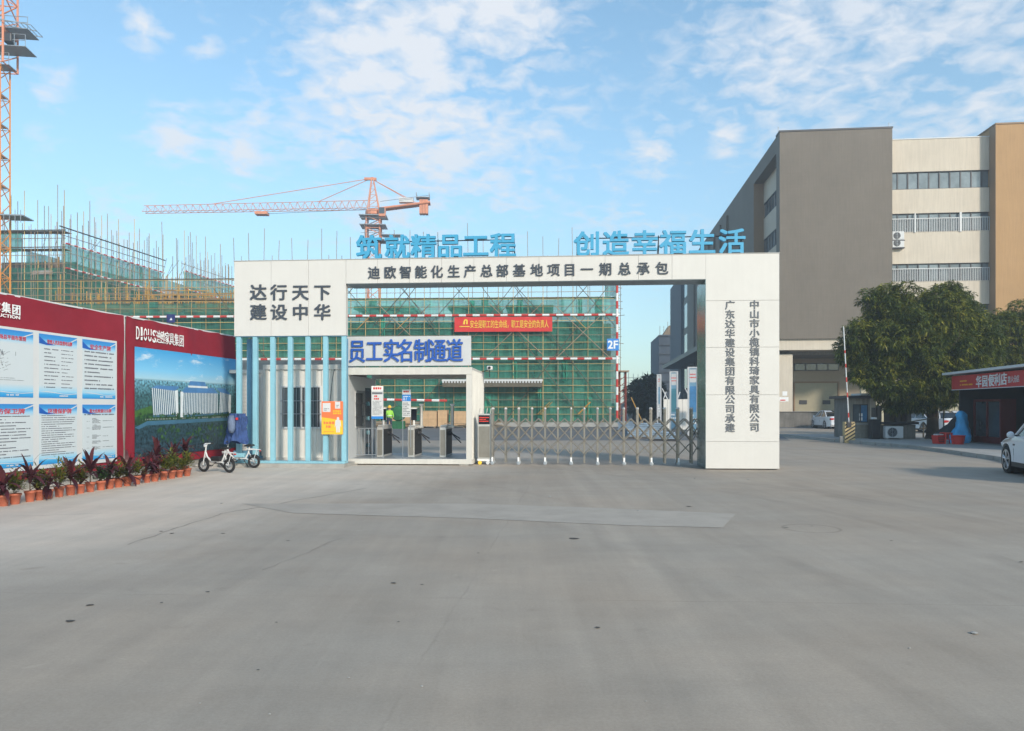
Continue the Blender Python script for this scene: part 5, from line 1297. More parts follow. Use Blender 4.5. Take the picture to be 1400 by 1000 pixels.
for k, (zt_, zb_) in enumerate(((bands[0][1], bands[1][0]), (bands[1][1], bands[2][0]), (bands[2][1], bands[3][0]), (bands[3][1], bands[4][0]))):
    strip(fb, cr0, cr1, zb_, zt_, yw+.12, 10)
    part('room_ceiling', M().box(cr0, cr1, yw+.31, yw+5, zt_+.01, zt_+.2), MROOM, fb); part('room_floor', M().box(cr0, cr1, yw+.31, yw+5, zb_-.2, zb_-.01), MROOM, fb)
    part('room_wall', M().box(cr0, cr1, yw+3, yw+3.2, zb_, zt_), MROOM, fb)
    if k in (1, 2):
        zr = zb_+(zt_-zb_)*.68; m = M(); r_ = M()
        nn = 62
        for i in range(nn): m.box(cr0+(cr1-cr0)*(i+.5)/nn-.018, cr0+(cr1-cr0)*(i+.5)/nn+.018, yw-.06, yw-.02, zb_-.05, zr)
        rl_ = part('railing', m, MWHT, fb); part('hand_rail', M().box(cr0, cr1, yw-.08, yw-.0, zr+.002, zr+.06), MWHT, rl_)
        if k == 1: part('post', M().box(cr0+2.15, cr0+2.25, yw-.1, yw-.0, zb_-.1, zt_).box(cr0+(cr1-cr0)*.68, cr0+(cr1-cr0)*.70, yw-.1, yw-.0, zb_-.1, zt_), MWHT, rl_)
# tan block at the right end
tx0 = fU(1361.5, 0.0); zT2 = fZ(1362, 170.5)
part('tan_block', M().box(tx0, tx0+14, 0, 8, zbm-1, zT2), MTAN, fb); part('brown_return', M().box(tx0-.02, tx0-.001, .0, 1.0, zbm-1, zT2-.01), MTAND, fb)
part('block_coping', M().box(tx0-.05, tx0+14, -.06, 8, zT2+.001, zT2+.12), MTAND, fb)
# side facade: recessed window bay, then grey block
sy1 = 9.2      # depth where the next block starts
yN = None
def su(px):    # depth along the side plane u=0 seen at px
    t = (px-CX)/F; a = Fb.O
    return (t*a.y-a.x)/(Fb.n.x-t*Fb.n.y)
yb0 = su(1030.5)
for a, b, mt_ in ((zR, zR-1.4, MSLAB),): part('roof_overhang', M().box(0.002, 2.0, st+.01, yb0-.01, b, a), mt_, fb)
rx = .95
def sz(py, px): 
    y = su(px); p = Fb.O+Fb.n*y; return H+(CY-py)*p.y/F
w1t, w1b = bands[0][1], bands[1][0]; w2t, w2b = bands[1][1], bands[2][0]; w3t, w3b = bands[2][1], bands[3][0]; w4t, w4b = bands[3][1], bands[4][0]
sb = [(zR-1.4, w1t), (w1b, w2t), (w2b, w3t), (w3b, w4t), (w4b, zbm)]
for a, b in sb: part('side_wall', M().box(rx, rx+.3, st, yb0, b, a), MCREAM, fb)
for zt_, zb_ in ((w1t, w1b), (w2t, w2b), (w3t, w3b), (w4t, w4b)):
    w = part('window', M().box(rx+.02, rx+.14, st, yb0, zb_, zb_+.07).box(rx+.02, rx+.14, st, yb0, zt_-.07, zt_), MSTEELD, fb)
    nn = 8
    for i in range(nn):
        a = st+(yb0-st)*i/nn; b = st+(yb0-st)*(i+1)/nn
        part('pane', M().box(rx+.08, rx+.11, a+.05, b-.05, zb_+.075, zt_-.075), MGLASSB, w)
        if i: part('mullion', M().box(rx+.03, rx+.13, a-.045, a+.045, zb_+.075, zt_-.075), MSTEELD, w)
yb1 = su(933.5); yb2 = su(918.5)
part('side_block', M().box(0, 14, yb0, yb1-6, zbm-2.4, zR), MSLAB, fb); part('brown_pilaster', M().box(.003, 1.0, yb0-.03, yb0-.002, zbm-2.4, zR-.003), MTAND, fb)
part('rear_block', M().box(-.3, 14, yb1+.01, yb2, 0, zR-.2), mat('blue_grey_render', (.11, .125, .15), .8, var=.06), fb)
for k in range(4):
    z = 6+k*5.1; part('slot_window', M().box(-.0, .3, yb1-5.9, yb1-.02, z-1.0, z+2.9), MGLASSB, fb)
    part('slot_spandrel', M().box(.05, .5, yb1-5.9, yb1-.02, z+2.95, z+4.05), MSTEELD, fb)
for k in range(7):
    y = yb0+(yb1-6-yb0)*(k+3)/11; part('vertical_rib', M().box(-.22, -.002, y, y+.5, zbm-2.4, zR-1), MSLAB, fb)
part('side_canopy', M().box(-3.2, 0-.003, yb0+14, yb1+3, 8.6, 9.2), MSTEELD, fb)
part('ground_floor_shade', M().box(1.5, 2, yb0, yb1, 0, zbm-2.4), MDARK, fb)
for k in range(9):
    y = yb0+(yb1-yb0)*k/8; part('side_column', M().box(.1, .8, y-.4, y+.4, 0, zbm-2.41), MCONC, fb)
# loading dock under the slab
dk = 1.35
part('dock_platform', M().box(-.2, 26, .6, 9, 0, dk-.05), MCONCD, fb); part('dock_edge', M().box(-.22, 26, .55, .9, dk-.049, dk), MSTEELD, fb)
part('dock_back_wall', M().box(0, 26, 7, 7.3, dk, zbm-.01), mat('dock_wall_beige', (.40, .32, .235), .8, var=.06), fb)
part('dock_ceiling', M().box(0, 26, 2.0, 7, zbm-.3, zbm-.002), MCONCD, fb)
part('dock_column', M().box(.1, 1.3, .9, 2.0, dk, zbm-.31), MCREAM, fb); part('dock_column', M().box(9.6, 10.6, .9, 2.0, dk, zbm-.31), MCREAM, fb); part('dock_column', M().box(19, 20.2, .9, 2.0, dk, zbm-.31), MCREAM, fb)
xs0, xs1 = fU(1087, 6.9), fU(1145, 6.9); zsh = fZ(1115, 524, 6.9)
sd_ = part('roller_shutter', M(), MSHUT, fb) if False else None
m = M(); nsl = 22
for k in range(nsl): m.box(xs0, xs1, 6.93-(k % 2)*.012, 6.99, dk+(zsh-dk)*k/nsl, dk+(zsh-dk)*(k+1)/nsl-.012)
sdr = part('roller_shutter', m, MSHUT, fb); sdr['kind'] = 'stuff'
for px in (1098, 1130): x = fU(px, 6.9); part('door_vent', M().box(x-.35, x+.35, 6.88, 6.915, fZ(px, 553, 6.9), fZ(px, 547.5, 6.9)), MSTEELD, sdr)
part('door_frame', M().box(xs0-.15, xs0-.01, 6.85, 6.99, dk, zsh+.15).box(xs1+.01, xs1+.15, 6.85, 6.99, dk, zsh+.15).box(xs0-.009, xs1+.009, 6.85, 6.99, zsh+.005, zsh+.15), MTAND, fb)
ww = part('window', M().box(fU(1086, 6.9), fU(1147, 6.9), 6.9, 6.98, fZ(1110, 507, 6.9), fZ(1110, 497, 6.9)), MSTEELD, fb)
for k in range(4):
    a = fU(1086, 6.9)+(fU(1147, 6.9)-fU(1086, 6.9))*k/4; b = a+(fU(1147, 6.9)-fU(1086, 6.9))/4; part('pane', M().box(a+.06, b-.06, 6.87, 6.895, fZ(1110, 506, 6.9), fZ(1110, 498, 6.9)), MGLASS, ww)
flat('notice_plate', fb, MWHL, .45, .85, fZ(1073, 541), fZ(1073, 535), .898); flat('notice_plate', fb, MWHL, .2, .95, fZ(1073, 549), fZ(1073, 543), .898); flat('notice_print', fb, MBANR, .25, .7, fZ(1073, 548), fZ(1073, 546.5), .894)
def acunit(par, x, y, z, w=.85, h=.6):
    a = part('air_conditioner', M().box(x, x+w, y-.34, y, z, z+h), MWHT, par, bevel=.02)
    part('fan_grille', M().lathe([(h*.40, -.345), (h*.40, -.36), (h*.06, -.362)], 18, (x+w*.38, y, z+h*.5), 'y'), MSTEELD, a)
    m = M()
    for r in (.16, .26, .36): m.torus((x+w*.38, y-.365, z+h*.5), h*r, .008, 16, 4)
    m.box(x+w*.38-.01, x+w*.38+.01, y-.372, y-.362, z+h*.12, z+h*.88); part('fan_guard', m, MGREYST, a); return a
for py in (324.5, 334.5):
    zz_ = fZ(1227, py+5, yw); acunit(fb, cr0+.25, yw-.05, zz_, .95, .72); part('bracket', M().box(cr0+.2, cr0+1.25, yw-.4, yw-.002, zz_-.09, zz_-.005), MSTEELD, fb)
for px in (1066.5, 1219): stick('lightning_rod', MGREYST, fb, (fU(px), .6, zR), (fU(px), .6, zR+.7), .03)
# ------------------------------------------------------------------ far buildings and trees seen through the gate
fr = thing('far_tower_block', 'dark far block wrapped in scaffold beyond the factory, seen through the gateway', 'building', ((901-CX)/F*175, 175, 0), R(-5))
zf = H+(CY-458)/F*175
part('wall', M().box(0, 16, 0, 20, 0, zf), mat('far_blue_grey', (.075, .09, .115), .9, var=.2, scale=.4), fr)
for k in range(9): part('floor_band', M().box(-.25, 16, -.3, -.002, 1.5+k*2.1, 1.7+k*2.1), MSTEELD, fr)
for k in range(9): stick('roof_pole', MPOLEG, fr, (.3+k*.9, 1, zf), (.3+k*.9, 1, zf+rnd.uniform(.8, 3.2)), .05)
part('roof_heap', M().poly([(1, zf), (6, zf), (6, zf+2.2), (4, zf+1.4), (2.5, zf+2.3)], 1, 6), MBAM, fr)
fs2 = thing('far_scaffold', 'faint far scaffold grid above the dark tree, seen through the gateway', 'scaffold', ((853-CX)/F*120, 120, 0))
for k in range(7): stick('standard', MGREYST, fs2, (k*.75, 0, 0), (k*.75, 0, H+(CY-510+rnd.uniform(-3, 3))/F*120), .035)
for k in range(6): stick('ledger', MGREYST, fs2, (0, 0, 2.5+k*.8), (4.6, 0, 2.5+k*.8), .035)

def leaf_cloud(lobes, n_cl, leaf_len, leaf_w, per, seed, shell=.5):
    """sprays of hanging leaves spread through a crown's lobes (numpy)"""
    g = np.random.default_rng(seed); vol = np.array([l[3]*l[4]*l[5] for l in lobes])**.75; pr = vol/vol.sum()
    li = g.choice(len(lobes), n_cl, p=pr); Lb = np.array(lobes)[li]
    d = g.normal(size=(n_cl, 3)); d /= np.linalg.norm(d, axis=1)[:, None]
    r = 1-shell*g.random(n_cl)**1.8; r *= 1+.10*np.sin(d[:, 0]*7+d[:, 2]*9+li)
    C = Lb[:, :3]+d*Lb[:, 3:6]*r[:, None]
    gap = np.sin(C[:, 0]*5.1+li)+np.sin(C[:, 1]*4.3+1)+np.sin(C[:, 2]*5.7+li*2.0); C = C[gap > -1.5]; d = d[gap > -1.5]
    C = C[C[:, 2] > lobes[0][6]] if len(lobes[0]) > 6 else C
    dd = d[:len(C)]
    out = np.repeat(dd, per, 0)*.5
    Cc = np.repeat(C, per, 0)
    a = g.random(len(Cc))*6.283; e = g.normal(-.15, .5, len(Cc))
    dr = np.stack([np.cos(a)*np.cos(e), np.sin(a)*np.cos(e), np.sin(e)], 1)+out; dr /= np.linalg.norm(dr, axis=1)[:, None]
    up = np.array([0, 0, 1.0]); sd_ = np.cross(dr, up); sd_ /= np.maximum(np.linalg.norm(sd_, axis=1), .05)[:, None]
    tw = g.normal(0, .5, (len(Cc), 1)); nr = np.cross(sd_, dr); sd_ = sd_*np.cos(tw)+nr*np.sin(tw)
    L = (leaf_len*g.uniform(.7, 1.25, len(Cc)))[:, None]; Wd = leaf_w*g.uniform(.7, 1.2, (len(Cc), 1))
    b = Cc+dr*L*.08; m1 = Cc+dr*L*.5; tip = Cc+dr*L+np.array([0, 0, -1])*L*.30
    V = np.stack([b, m1+sd_*Wd*.5, tip, m1-sd_*Wd*.5], 1).reshape(-1, 3)
    n = len(Cc); me = bpy.data.meshes.new('crown'); me.vertices.add(n*4); me.vertices.foreach_set('co', V.astype(np.float32).ravel())
    me.loops.add(n*4); me.loops.foreach_set('vertex_index', np.arange(n*4, dtype=np.int32)); me.polygons.add(n); me.polygons.foreach_set('loop_start', np.arange(0, n*4, 4, dtype=np.int32))
    me.polygons.foreach_set('loop_total', np.full(n, 4, np.int32)); me.update(); me.validate(); return me
def tree(name, label, x, y, h0, crown, tr, material, ncl, ll, lw, per, seed, rng_=None, shell=.45, sub_=0):
    t = thing(name, label, 'tree', (x, y, 0)); r = random.Random(seed)
    m = M(); base = Vector((0, 0, 0)); top = Vector((r.uniform(-.15, .15), r.uniform(-.1, .1), h0))
    m.tube((0, 0, 0), (0, 0, .35), tr*1.7, 10, tr*1.1).tube((0, 0, .349), top*.55, tr*1.1, 10, tr*.92).tube(top*.55, top, tr*.92, 10, tr*.8)
    for l in crown:
        c = Vector(l[:3]); mid = (top+c)/2+Vector((r.uniform(-.3, .3), r.uniform(-.3, .3), -.2))
        m.tube(top-Vector((0, 0, .15)), mid, tr*.55, 7, tr*.33).tube(mid, c, tr*.33, 6, tr*.12)
        for q in range(3):
            e_ = c+Vector((r.uniform(-1, 1)*l[3], r.uniform(-1, 1)*l[4], r.uniform(-.4, 1)*l[5]))*.7; m.tube(mid, e_, tr*.18, 5, tr*.04)
    part('trunk', m, MBARK, t, smooth=True)
    if sub_:
        g2 = random.Random(seed+1); fine_ = []
        for l in crown:
            fine_.append((l[0], l[1], l[2], l[3]*.80, l[4]*.80, l[5]*.80))
            for q in range(sub_):
                v_ = Vector((g2.gauss(0, 1), g2.gauss(-.3, 1), g2.gauss(.25, 1))).normalized(); k_ = g2.uniform(.26, .40)
                fine_.append((l[0]+v_.x*l[3]*.80, l[1]+v_.y*l[4]*.80, l[2]+v_.z*l[5]*.80, l[3]*k_, l[4]*k_, l[5]*k_*.85))
        crown = fine_
    c = part('crown', leaf_cloud(crown, ncl, ll, lw, per, seed, shell), material, t); c['kind'] = 'stuff'; return t
YT = 37.0; kT = YT/F
def lobe(px, py, rx, rz, dy=0, x0=0, ry=None):
    return ((px-CX)*kT-x0, dy, H+(CY-py)*kT, rx*kT, (ry or rx)*kT, rz*kT)
xt = (1275-CX)*kT
lobes = [lobe(*a, x0=xt) for a in ((1195, 478, 46, 62, 0), (1170, 462, 28, 26, -.5), (1225, 440, 42, 48, .5), (1255, 420, 30, 30, 0), (1205, 415, 30, 26, 0), (1285, 425, 34, 40, -.3), (1312, 415, 20, 24, 0), (1250, 500, 48, 48, -1.0), (1300, 490, 42, 44, -1.0), (1215, 525, 42, 36, -.5), (1265, 540, 40, 26, -.3), (1330, 440, 26, 38, .4), (1340, 500, 30, 34, .5), (1238, 396, 20, 13, 0), (1294, 400, 18, 16, 0), (1160, 480, 18, 14, -.3), (1330, 470, 26, 30, -.8), (1345, 455, 22, 24, .2), (1232, 545, 44, 20, -.3), (1290, 530, 36, 30, -.5), (1185, 505, 30, 30, -.4), (1268, 440, 34, 44, .3), (1275, 470, 50, 50, -.4), (1222, 470, 50, 50, -.6), (1318, 450, 34, 40, .0), (1350, 480, 30, 34, .3))]
tree('mango_tree', 'big dark green mango tree with broad crown beside the convenience store', xt, YT, 2.6, lobes, .26, MLEAF, 13500, .27, .052, 9, 5, sub_=7)
x2_ = (1392-CX)*39.5/F
def lobe2(px, py, rx, rz, dy=0): k = 39.5/F; return ((px-CX)*k-x2_, dy, H+(CY-py)*k, rx*k, rx*k, rz*k)
lob2 = [lobe2(*a) for a in ((1392, 460, 38, 36, 0), (1370, 445, 22, 22, 0), (1415, 450, 40, 40, .5), (1440, 480, 40, 40, 0), (1375, 490, 34, 26, .5), (1350, 475, 24, 24, .6))]
tree('mango_tree', 'smaller mango tree rising behind the store roof at the right frame edge', x2_, 39.5, 2.6, lob2, .2, MLEAF, 3800, .27, .052, 9, 8, sub_=7)
# lantern-like amber lamp in the foliage, thin leaning pole beside the trunk
k9 = 90/F
tree('dark_tree', 'dark broad-leaved tree beyond the site, seen through the gateway', (884-CX)*k9, 90, 1.8, [((0)*k9, 0, H+12*k9, 17*k9, 17*k9, 19*k9), (-4*k9, 0, H+31*k9, 13*k9, 13*k9, 9*k9), (9*k9, 0, H+30*k9, 12*k9, 12*k9, 9*k9), (10*k9, 0, H+8*k9, 12*k9, 12*k9, 14*k9), (-12*k9, 0, H+32*k9, 8*k9, 8*k9, 4*k9), (6*k9, 0, H+41*k9, 8*k9, 8*k9, 3.5*k9)], .2, MLEAFD, 1100, .8, .26, 6, 21)
tree('bare_tree', 'sparse brownish tree left of the dark tree beyond the site', (862-CX)*k9, 88, 1.8, [(0, 0, H+10*k9, 9*k9, 9*k9, 16*k9), (-3*k9, 0, H+24*k9, 8*k9, 8*k9, 8*k9)], .12, MLEAFD, 170, .6, .15, 6, 22)
# low far sheds closing the view
fs3 = thing('far_shed', 'low grey shed beyond the site, between the scaffold and the factory', 'shed', ((868-CX)/F*95, 95, 0))
part('wall', M().box(0, 4.2, 0, 5, 0, 2.7), MCONCD, fs3); part('door', M().box(1.0, 2.0, -.03, -.002, 0, 2.0), MDARK, fs3)
ml = thing('far_site_wall', 'long low far wall closing the view beyond the site road', 'wall', (-30, 200, 0)); part('wall', M().box(0, 120, 0, 1, 0, 3), MCONC, ml)

# ------------------------------------------------------------------ things inside the site
def post_sign(px, py0, py1, w, label, blue, tone, dist):
    k = dist/F; t = thing('site_notice', label, 'notice board', ((px-CX)*k, dist, 0), R(-16), 'tall blue and white notice boards on the site road')
    W_ = w*k/math.cos(R(14)); z0, z1 = max(.25, H+(CY-py1)*k), H+(CY-py0)*k
    part('frame', M().box(0, .1, -.05, .05, 0, z1).box(W_-.1, W_, -.05, .05, 0, z1).box(.1, W_-.1, -.05, .05, z1-.08, z1), MCABG, t)
    part('sheet', M().box(.1, W_-.1, -.02, .02, z0, z1-.08), tone, t)
    flat('header', t, MCABG, .12, W_-.12, z1-(z1-z0)*.24, z1-.15, -.021); mini_print(t, W_*.2, W_*.8, z1-(z1-z0)*.19, z1-(z1-z0)*.09, -.0235, MBANR, 2, 3, h=.4)
    flat('field', t, blue, .12, W_-.12, z0+(z1-z0)*.30, z1-(z1-z0)*.30, -.021); mini_print(t, W_*.2, W_*.8, z0+(z1-z0)*.1, z0+(z1-z0)*.28, -.0225, MWHL, 3, 6)
    return t
MPB2 = mat('sign_pale_blue', (.16, .30, .42), .5, var=.15)
post_sign(898, 512, 570, 6, 'far narrow pale notice board beside the dark tree', MPB2, MCABG, 60)
post_sign(915.5, 508, 588, 11, 'middle notice board with teal sheet, seen through the gateway', mat('sign_teal', (.06, .20, .26), .5), MPB2, 50)
post_sign(940, 502, 590, 14, 'nearest notice board with strong blue panel beside the white pillar', mat('sign_mid_blue', (.06, .20, .40), .5, var=.2), MPB2, 44)
for k_, (pxa, pxb, dist, lab) in enumerate(((907, 918, 56, 'white panel fence behind the middle notice board'), (926, 962, 56, 'white panel fence between the two nearest notice boards and the pillar'))):
    k = dist/F; t = thing('panel_fence', lab, 'fence', ((pxa-CX)*k, dist, 0)); n = max(1, round((pxb-pxa)/7)); w = (pxb-pxa)*k/n
    for i in range(n): part('fence_panel', M().box(i*w+.01, (i+1)*w-.01, 0, .04, .05, 2.3), MCAB, t)
    stick('flag_pole', MWHT, t, (0, 0, 2.3), (.2, 0, 2.85), .04); stick('flag_pole', MWHT, t, (w*n*.5, 0, 2.3), (w*n*.5-.4, 0, 3.1), .04)
k = 54/F; t = thing('red_board', 'red board behind the nearest notice board', 'board', ((953-CX)*k, 54, 0)); part('sheet', M().box(0, .9, 0, .04, 1.4, 2.45), MBANR, t); stick('leg', MGREYST, t, (.1, .02, 0), (.1, .02, 1.4), .03); stick('leg', MGREYST, t, (.8, .02, 0), (.8, .02, 1.4), .03)
for q, (px, py, w, h, lab) in enumerate(((872, 600, 1.5, .55, 'low stack of pale blue wrapped sheets behind the gate, left one'), (890, 598, 1.6, .8, 'stack of pale blue wrapped sheets behind the gate, middle one'), (908, 603, 1.2, .45, 'pile of pale blue wrapped sheets behind the gate, right one'), (856, 590, 1.2, .7, 'stack of pale blue wrapped sheets near the rust red tower'))):
    x, y = ground_at(px, py); t = thing('wrapped_stack', lab, 'material stack', (x, y, 0), R(rnd.uniform(-15, 15)), 'blue wrapped stacks inside the gate')
    part('pallet', M().box(-w/2, w/2, -.5, .5, 0, .11), MSTEELD, t)
    nl = int(h/.11)
    for j in range(nl): part('sheet_bundle', M().box(-w/2+rnd.uniform(0, .1), w/2-rnd.uniform(0, .1), -.5, .5, .115+j*(h-.11)/nl, .115+(j+1)*(h-.11)/nl-.012), MBLUEMAT, t, bevel=.02)
kb = thing('timber_pile', 'rough pile of planks along the footing behind the turnstiles', 'timber', S.P(S.U(575), -4.5)); m = M()
for k in range(60):
    x = rnd.uniform(-6, 6); y = rnd.uniform(-1, 1); z = rnd.uniform(.05, .5); m.box(x, x+rnd.uniform(1, 3.2), y, y+.14, z, z+.05)
q = part('planks', m, MBAM, kb); q['kind'] = 'stuff'
for px0, px1, py0, py1, lab in ((531, 546, 566, 582, 'short plywood crate at the left behind the worker'), (547, 560.5, 570, 582.5, 'low plywood crate behind the first notice boards'), (575, 597, 562.5, 583, 'large plywood crate in the middle behind the turnstiles'), (598.5, 611, 561.5, 583, 'narrow plywood crate right of the large one'), (616, 637, 563, 583, 'wide plywood crate at the right end near the ribbed wall')):
    dist = 66.5-3.6; k = dist/F; z0 = max(0, H+(CY-py1)*k); t = thing('plywood_crate', lab, 'crate', ((px0-CX)*k, dist, 0), R(-2.5), 'plywood crates inside the site')
    w = (px1-px0)*k; hh = H+(CY-py0)*k
    part('skid', M().box(.1, .25, 0, 1.2, 0, .12).box(w-.25, w-.1, 0, 1.2, 0, .12), MBAM, t)
    part('front', M().box(0, w, 0, .03, .121, hh), MPLY, t); part('back', M().box(0, w, 1.17, 1.2, .121, hh), MPLY, t); part('side', M().box(0, .03, .031, 1.169, .121, hh), MPLY, t); part('side', M().box(w-.03, w, .031, 1.169, .121, hh), MPLY, t)
    part('lid', M().box(-.02, w+.02, -.02, 1.22, hh+.001, hh+.04), MPLY, t)
    part('batten', M().box(w*.5-.05, w*.5+.05, -.025, -.001, .13, hh-.01).box(.0, w, -.02, -.001, hh*.5, hh*.5+.06), MPLY, t)
rn = thing('net_roll', 'round bundle of green netting leaning by the crates', 'netting', ((545-CX)/F*60, 60, 0)); part('bundle', M().lathe([(.2, -.35), (.55, -.25), (.62, 0), (.55, .25), (.2, .35)], 16, (0, 0, .62+.6), 'y').box(-.5, .5, -.3, .3, 0, .62), MNET if False else mat('net_bundle_green', (.02, .12, .05), .8, var=.3), rn)

# worker in a yellow helmet
def person(x, y, rz, label):
    t = thing('person', label, 'person', (x, y, 0), rz)
    J = {'pel': (0, 0, .95), 'sp': (0, -.02, 1.15), 'ch': (0, 0, 1.35), 'nk': (0, 0, 1.50), 'hd': (0, .02, 1.60), 'ht': (0, .02, 1.74),
         'hl': (-.10, 0, .90), 'kl': (-.11, .04, .49), 'al': (-.11, -.02, .09), 'tl': (-.12, .14, .04), 'hr': (.10, 0, .90), 'kr': (.12, .02, .49), 'ar': (.14, -.04, .09), 'tr': (.15, .12, .04),
         'sl': (-.19, 0, 1.42), 'el': (-.25, .02, 1.14), 'wl': (-.20, .20, 1.00), 'fl': (-.17, .27, .98), 'sr': (.19, 0, 1.42), 'er': (.25, .0, 1.13), 'wr': (.24, .12, .92), 'fr': (.23, .16, .86)}
    Rr = {'pel': .15, 'sp': .14, 'ch': .16, 'nk': .06, 'hd': .085, 'ht': .075, 'hl': .095, 'kl': .062, 'al': .045, 'tl': .04, 'hr': .095, 'kr': .062, 'ar': .045, 'tr': .04, 'sl': .06, 'el': .045, 'wl': .032, 'fl': .03, 'sr': .06, 'er': .045, 'wr': .032, 'fr': .03}
    E_ = [('pel', 'sp'), ('sp', 'ch'), ('ch', 'nk'), ('nk', 'hd'), ('hd', 'ht'), ('pel', 'hl'), ('hl', 'kl'), ('kl', 'al'), ('al', 'tl'), ('pel', 'hr'), ('hr', 'kr'), ('kr', 'ar'), ('ar', 'tr'), ('ch', 'sl'), ('sl', 'el'), ('el', 'wl'), ('wl', 'fl'), ('ch', 'sr'), ('sr', 'er'), ('er', 'wr'), ('wr', 'fr')]
    ks = list(J); me = bpy.data.meshes.new('body'); me.from_pydata([J[k] for k in ks], [(ks.index(a), ks.index(b)) for a, b in E_], []); 
    o = bpy.data.objects.new('body', me); COL.objects.link(o); o.parent = t
    sk = o.modifiers.new('skin', 'SKIN'); o.modifiers.new('sub', 'SUBSURF').levels = 1
    lay = me.skin_vertices[0] if me.skin_vertices else None
    if lay is None:
        bm = bmesh.new(); bm.from_mesh(me); bm.verts.layers.skin.verify(); bm.to_mesh(me); bm.free(); lay = me.skin_vertices[0]
    for i, k in enumerate(ks): lay.data[i].radius = (Rr[k]*(1.15 if k in ('ch', 'pel', 'sp') else 1), Rr[k]*(.75 if k in ('ch', 'pel', 'sp') else 1)); lay.data[i].use_root = (k == 'pel')
    dg = bpy.context.evaluated_depsgraph_get(); dg.update(); m2 = bpy.data.meshes.new_from_object(o.evaluated_get(dg)); o.modifiers.clear(); o.data = m2
    for mt_ in (MTROU, MHIVIS, MSKIN): m2.materials.append(mt_)
    for p in m2.polygons:
        c = p.center; p.use_smooth = True
        p.material_index = 2 if (c.z > 1.50 or (c.y > .16 and c.z > .8) or (abs(c.x) > .2 and c.z < .95 and c.z > .8)) else (1 if c.z > 1.0 else 0)
    part('helmet', M().lathe([(.125, 1.66), (.115, 1.70), (.105, 1.76), (.07, 1.81), (.01, 1.83)], 16, (0, .02, 0)).lathe([(.15, 1.655), (.15, 1.665)], 16, (0, .05, 0)), MHELM, t, smooth=True)
    part('vest_band', M().lathe([(.176, 1.12), (.178, 1.16)], 16, (0, -.01, 0)), MWHL, t); part('nose', M().lathe([(.012, 1.60), (.02, 1.58)], 6, (0, .125, 0)), MSKIN, t)
    return t
person((532.5-CX)/F*50, 50, R(200), 'site worker in yellow helmet and green safety vest standing behind the turnstiles')

# ------------------------------------------------------------------ right side: kerb, store, booth, barrier
kp = [ground_at(*p) for p in ((1128, 603), (1246, 613), (1300, 620), (1365, 629.5), (1400, 637), (1500, 665))]
back = [(60, 20), (60, 45), (kp[0][0]+1, 45)]
me = M(); top = kp+[(70, kp[-1][1]), (70, 44), (kp[0][0], 44)]
part('pavement', M().poly(top, -.02, .13, 'xy'), MKERB).name = 'pavement'; bpy.data.objects['pavement']['kind'] = 'structure'
for (a, b) in zip(kp, kp[1:]):
    a = Vector((*a, 0)); b = Vector((*b, 0)); L_ = (b-a).length; n = max(1, int(L_/1.0)); nrm = Vector((-(b-a).y, (b-a).x, 0)).normalized()
    for i in range(n):
        p = a+(b-a)*(i/n); q = a+(b-a)*((i+1)/n-.012)
        ks_ = M().poly([(p.x-nrm.x*.12, p.y-nrm.y*.12), (q.x-nrm.x*.12, q.y-nrm.y*.12), (q.x-nrm.x*.004, q.y-nrm.y*.004), (p.x-nrm.x*.004, p.y-nrm.y*.004)], 0, .136, 'xy')
        o = part('kerbstone', ks_, MCONC); o['kind'] = 'structure'
SF = Frame(1311, 33.2, -95.8)
stt = SF.empty('convenience_store'); tag(stt, 'small convenience store with red sign board and dark open front', 'shop')
Ls = 8.5; zs1 = SF.Z(1311, 516); zs2 = SF.Z(1311, 533)
part('end_wall', M().box(-.12, -.0, .05, 5, .13, 3.0), MDARK, stt); part('back_wall', M().box(0, Ls, 4.8, 5, .13, 3.0), MDARK, stt)  # near-black walls: shade under the store roof is in their colour
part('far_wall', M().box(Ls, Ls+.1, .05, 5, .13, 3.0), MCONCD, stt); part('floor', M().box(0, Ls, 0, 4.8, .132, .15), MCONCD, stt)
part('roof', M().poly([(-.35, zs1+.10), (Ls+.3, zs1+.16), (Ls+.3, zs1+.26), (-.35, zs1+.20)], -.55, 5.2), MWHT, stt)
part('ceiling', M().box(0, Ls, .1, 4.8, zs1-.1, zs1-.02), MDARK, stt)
sb_ = part('sign_board', M().box(0, Ls, -.30, -.22, zs2, zs1+.04), MSTORE, stt)
dS = -.30
for ch, px, py in zip('华园便利店', (1338.5, 1347, 1355.8, 1364.2, 1373), (522.4, 521.5, 520.5, 519.6, 518.6)): letter(sb_, ch, SF.U(px, dS), SF.Z(px, py, dS), .37, .44, .02, MWHL, y=dS-.001, bold=.022)
for ch, px, py in zip('第六分店', (1380, 1384, 1388, 1392), (519.5, 519, 518.5, 518)): letter(sb_, ch, SF.U(px, dS), SF.Z(px, py, dS), .16, .25, .01, MWHT, y=dS-.001, bold=.012)
mini_print(sb_, SF.U(1312.5, dS), SF.U(1331, dS), zs2+.10, zs2+.42, dS-.001, MPYEL, 2, 17, h=.4)
part('sign_trim', M().box(0, Ls, -.31, -.22, zs2-.03, zs2-.002), MWHT, stt)
fx = SF.U(1334, .6); fr_ = part('drinks_fridge', M().box(fx, fx+.10, .5, 1.1, .15, 2.0).box(fx+2.1, fx+2.2, .5, 1.1, .15, 2.0).box(fx+.1, fx+2.1, .5, 1.1, .15, .42).box(fx+.1, fx+2.1, .5, 1.1, 1.9, 2.0).box(fx+1.06, fx+1.14, .5, .56, .42, 1.9), mat('fridge_red', (.10, .008, .008), .4), stt)  # red darkened to carry the shade inside the store
part('fridge_glass', M().box(fx+.1, fx+1.05, .56, .58, .43, 1.89).box(fx+1.15, fx+2.1, .56, .58, .43, 1.89), MGLASS, fr_)
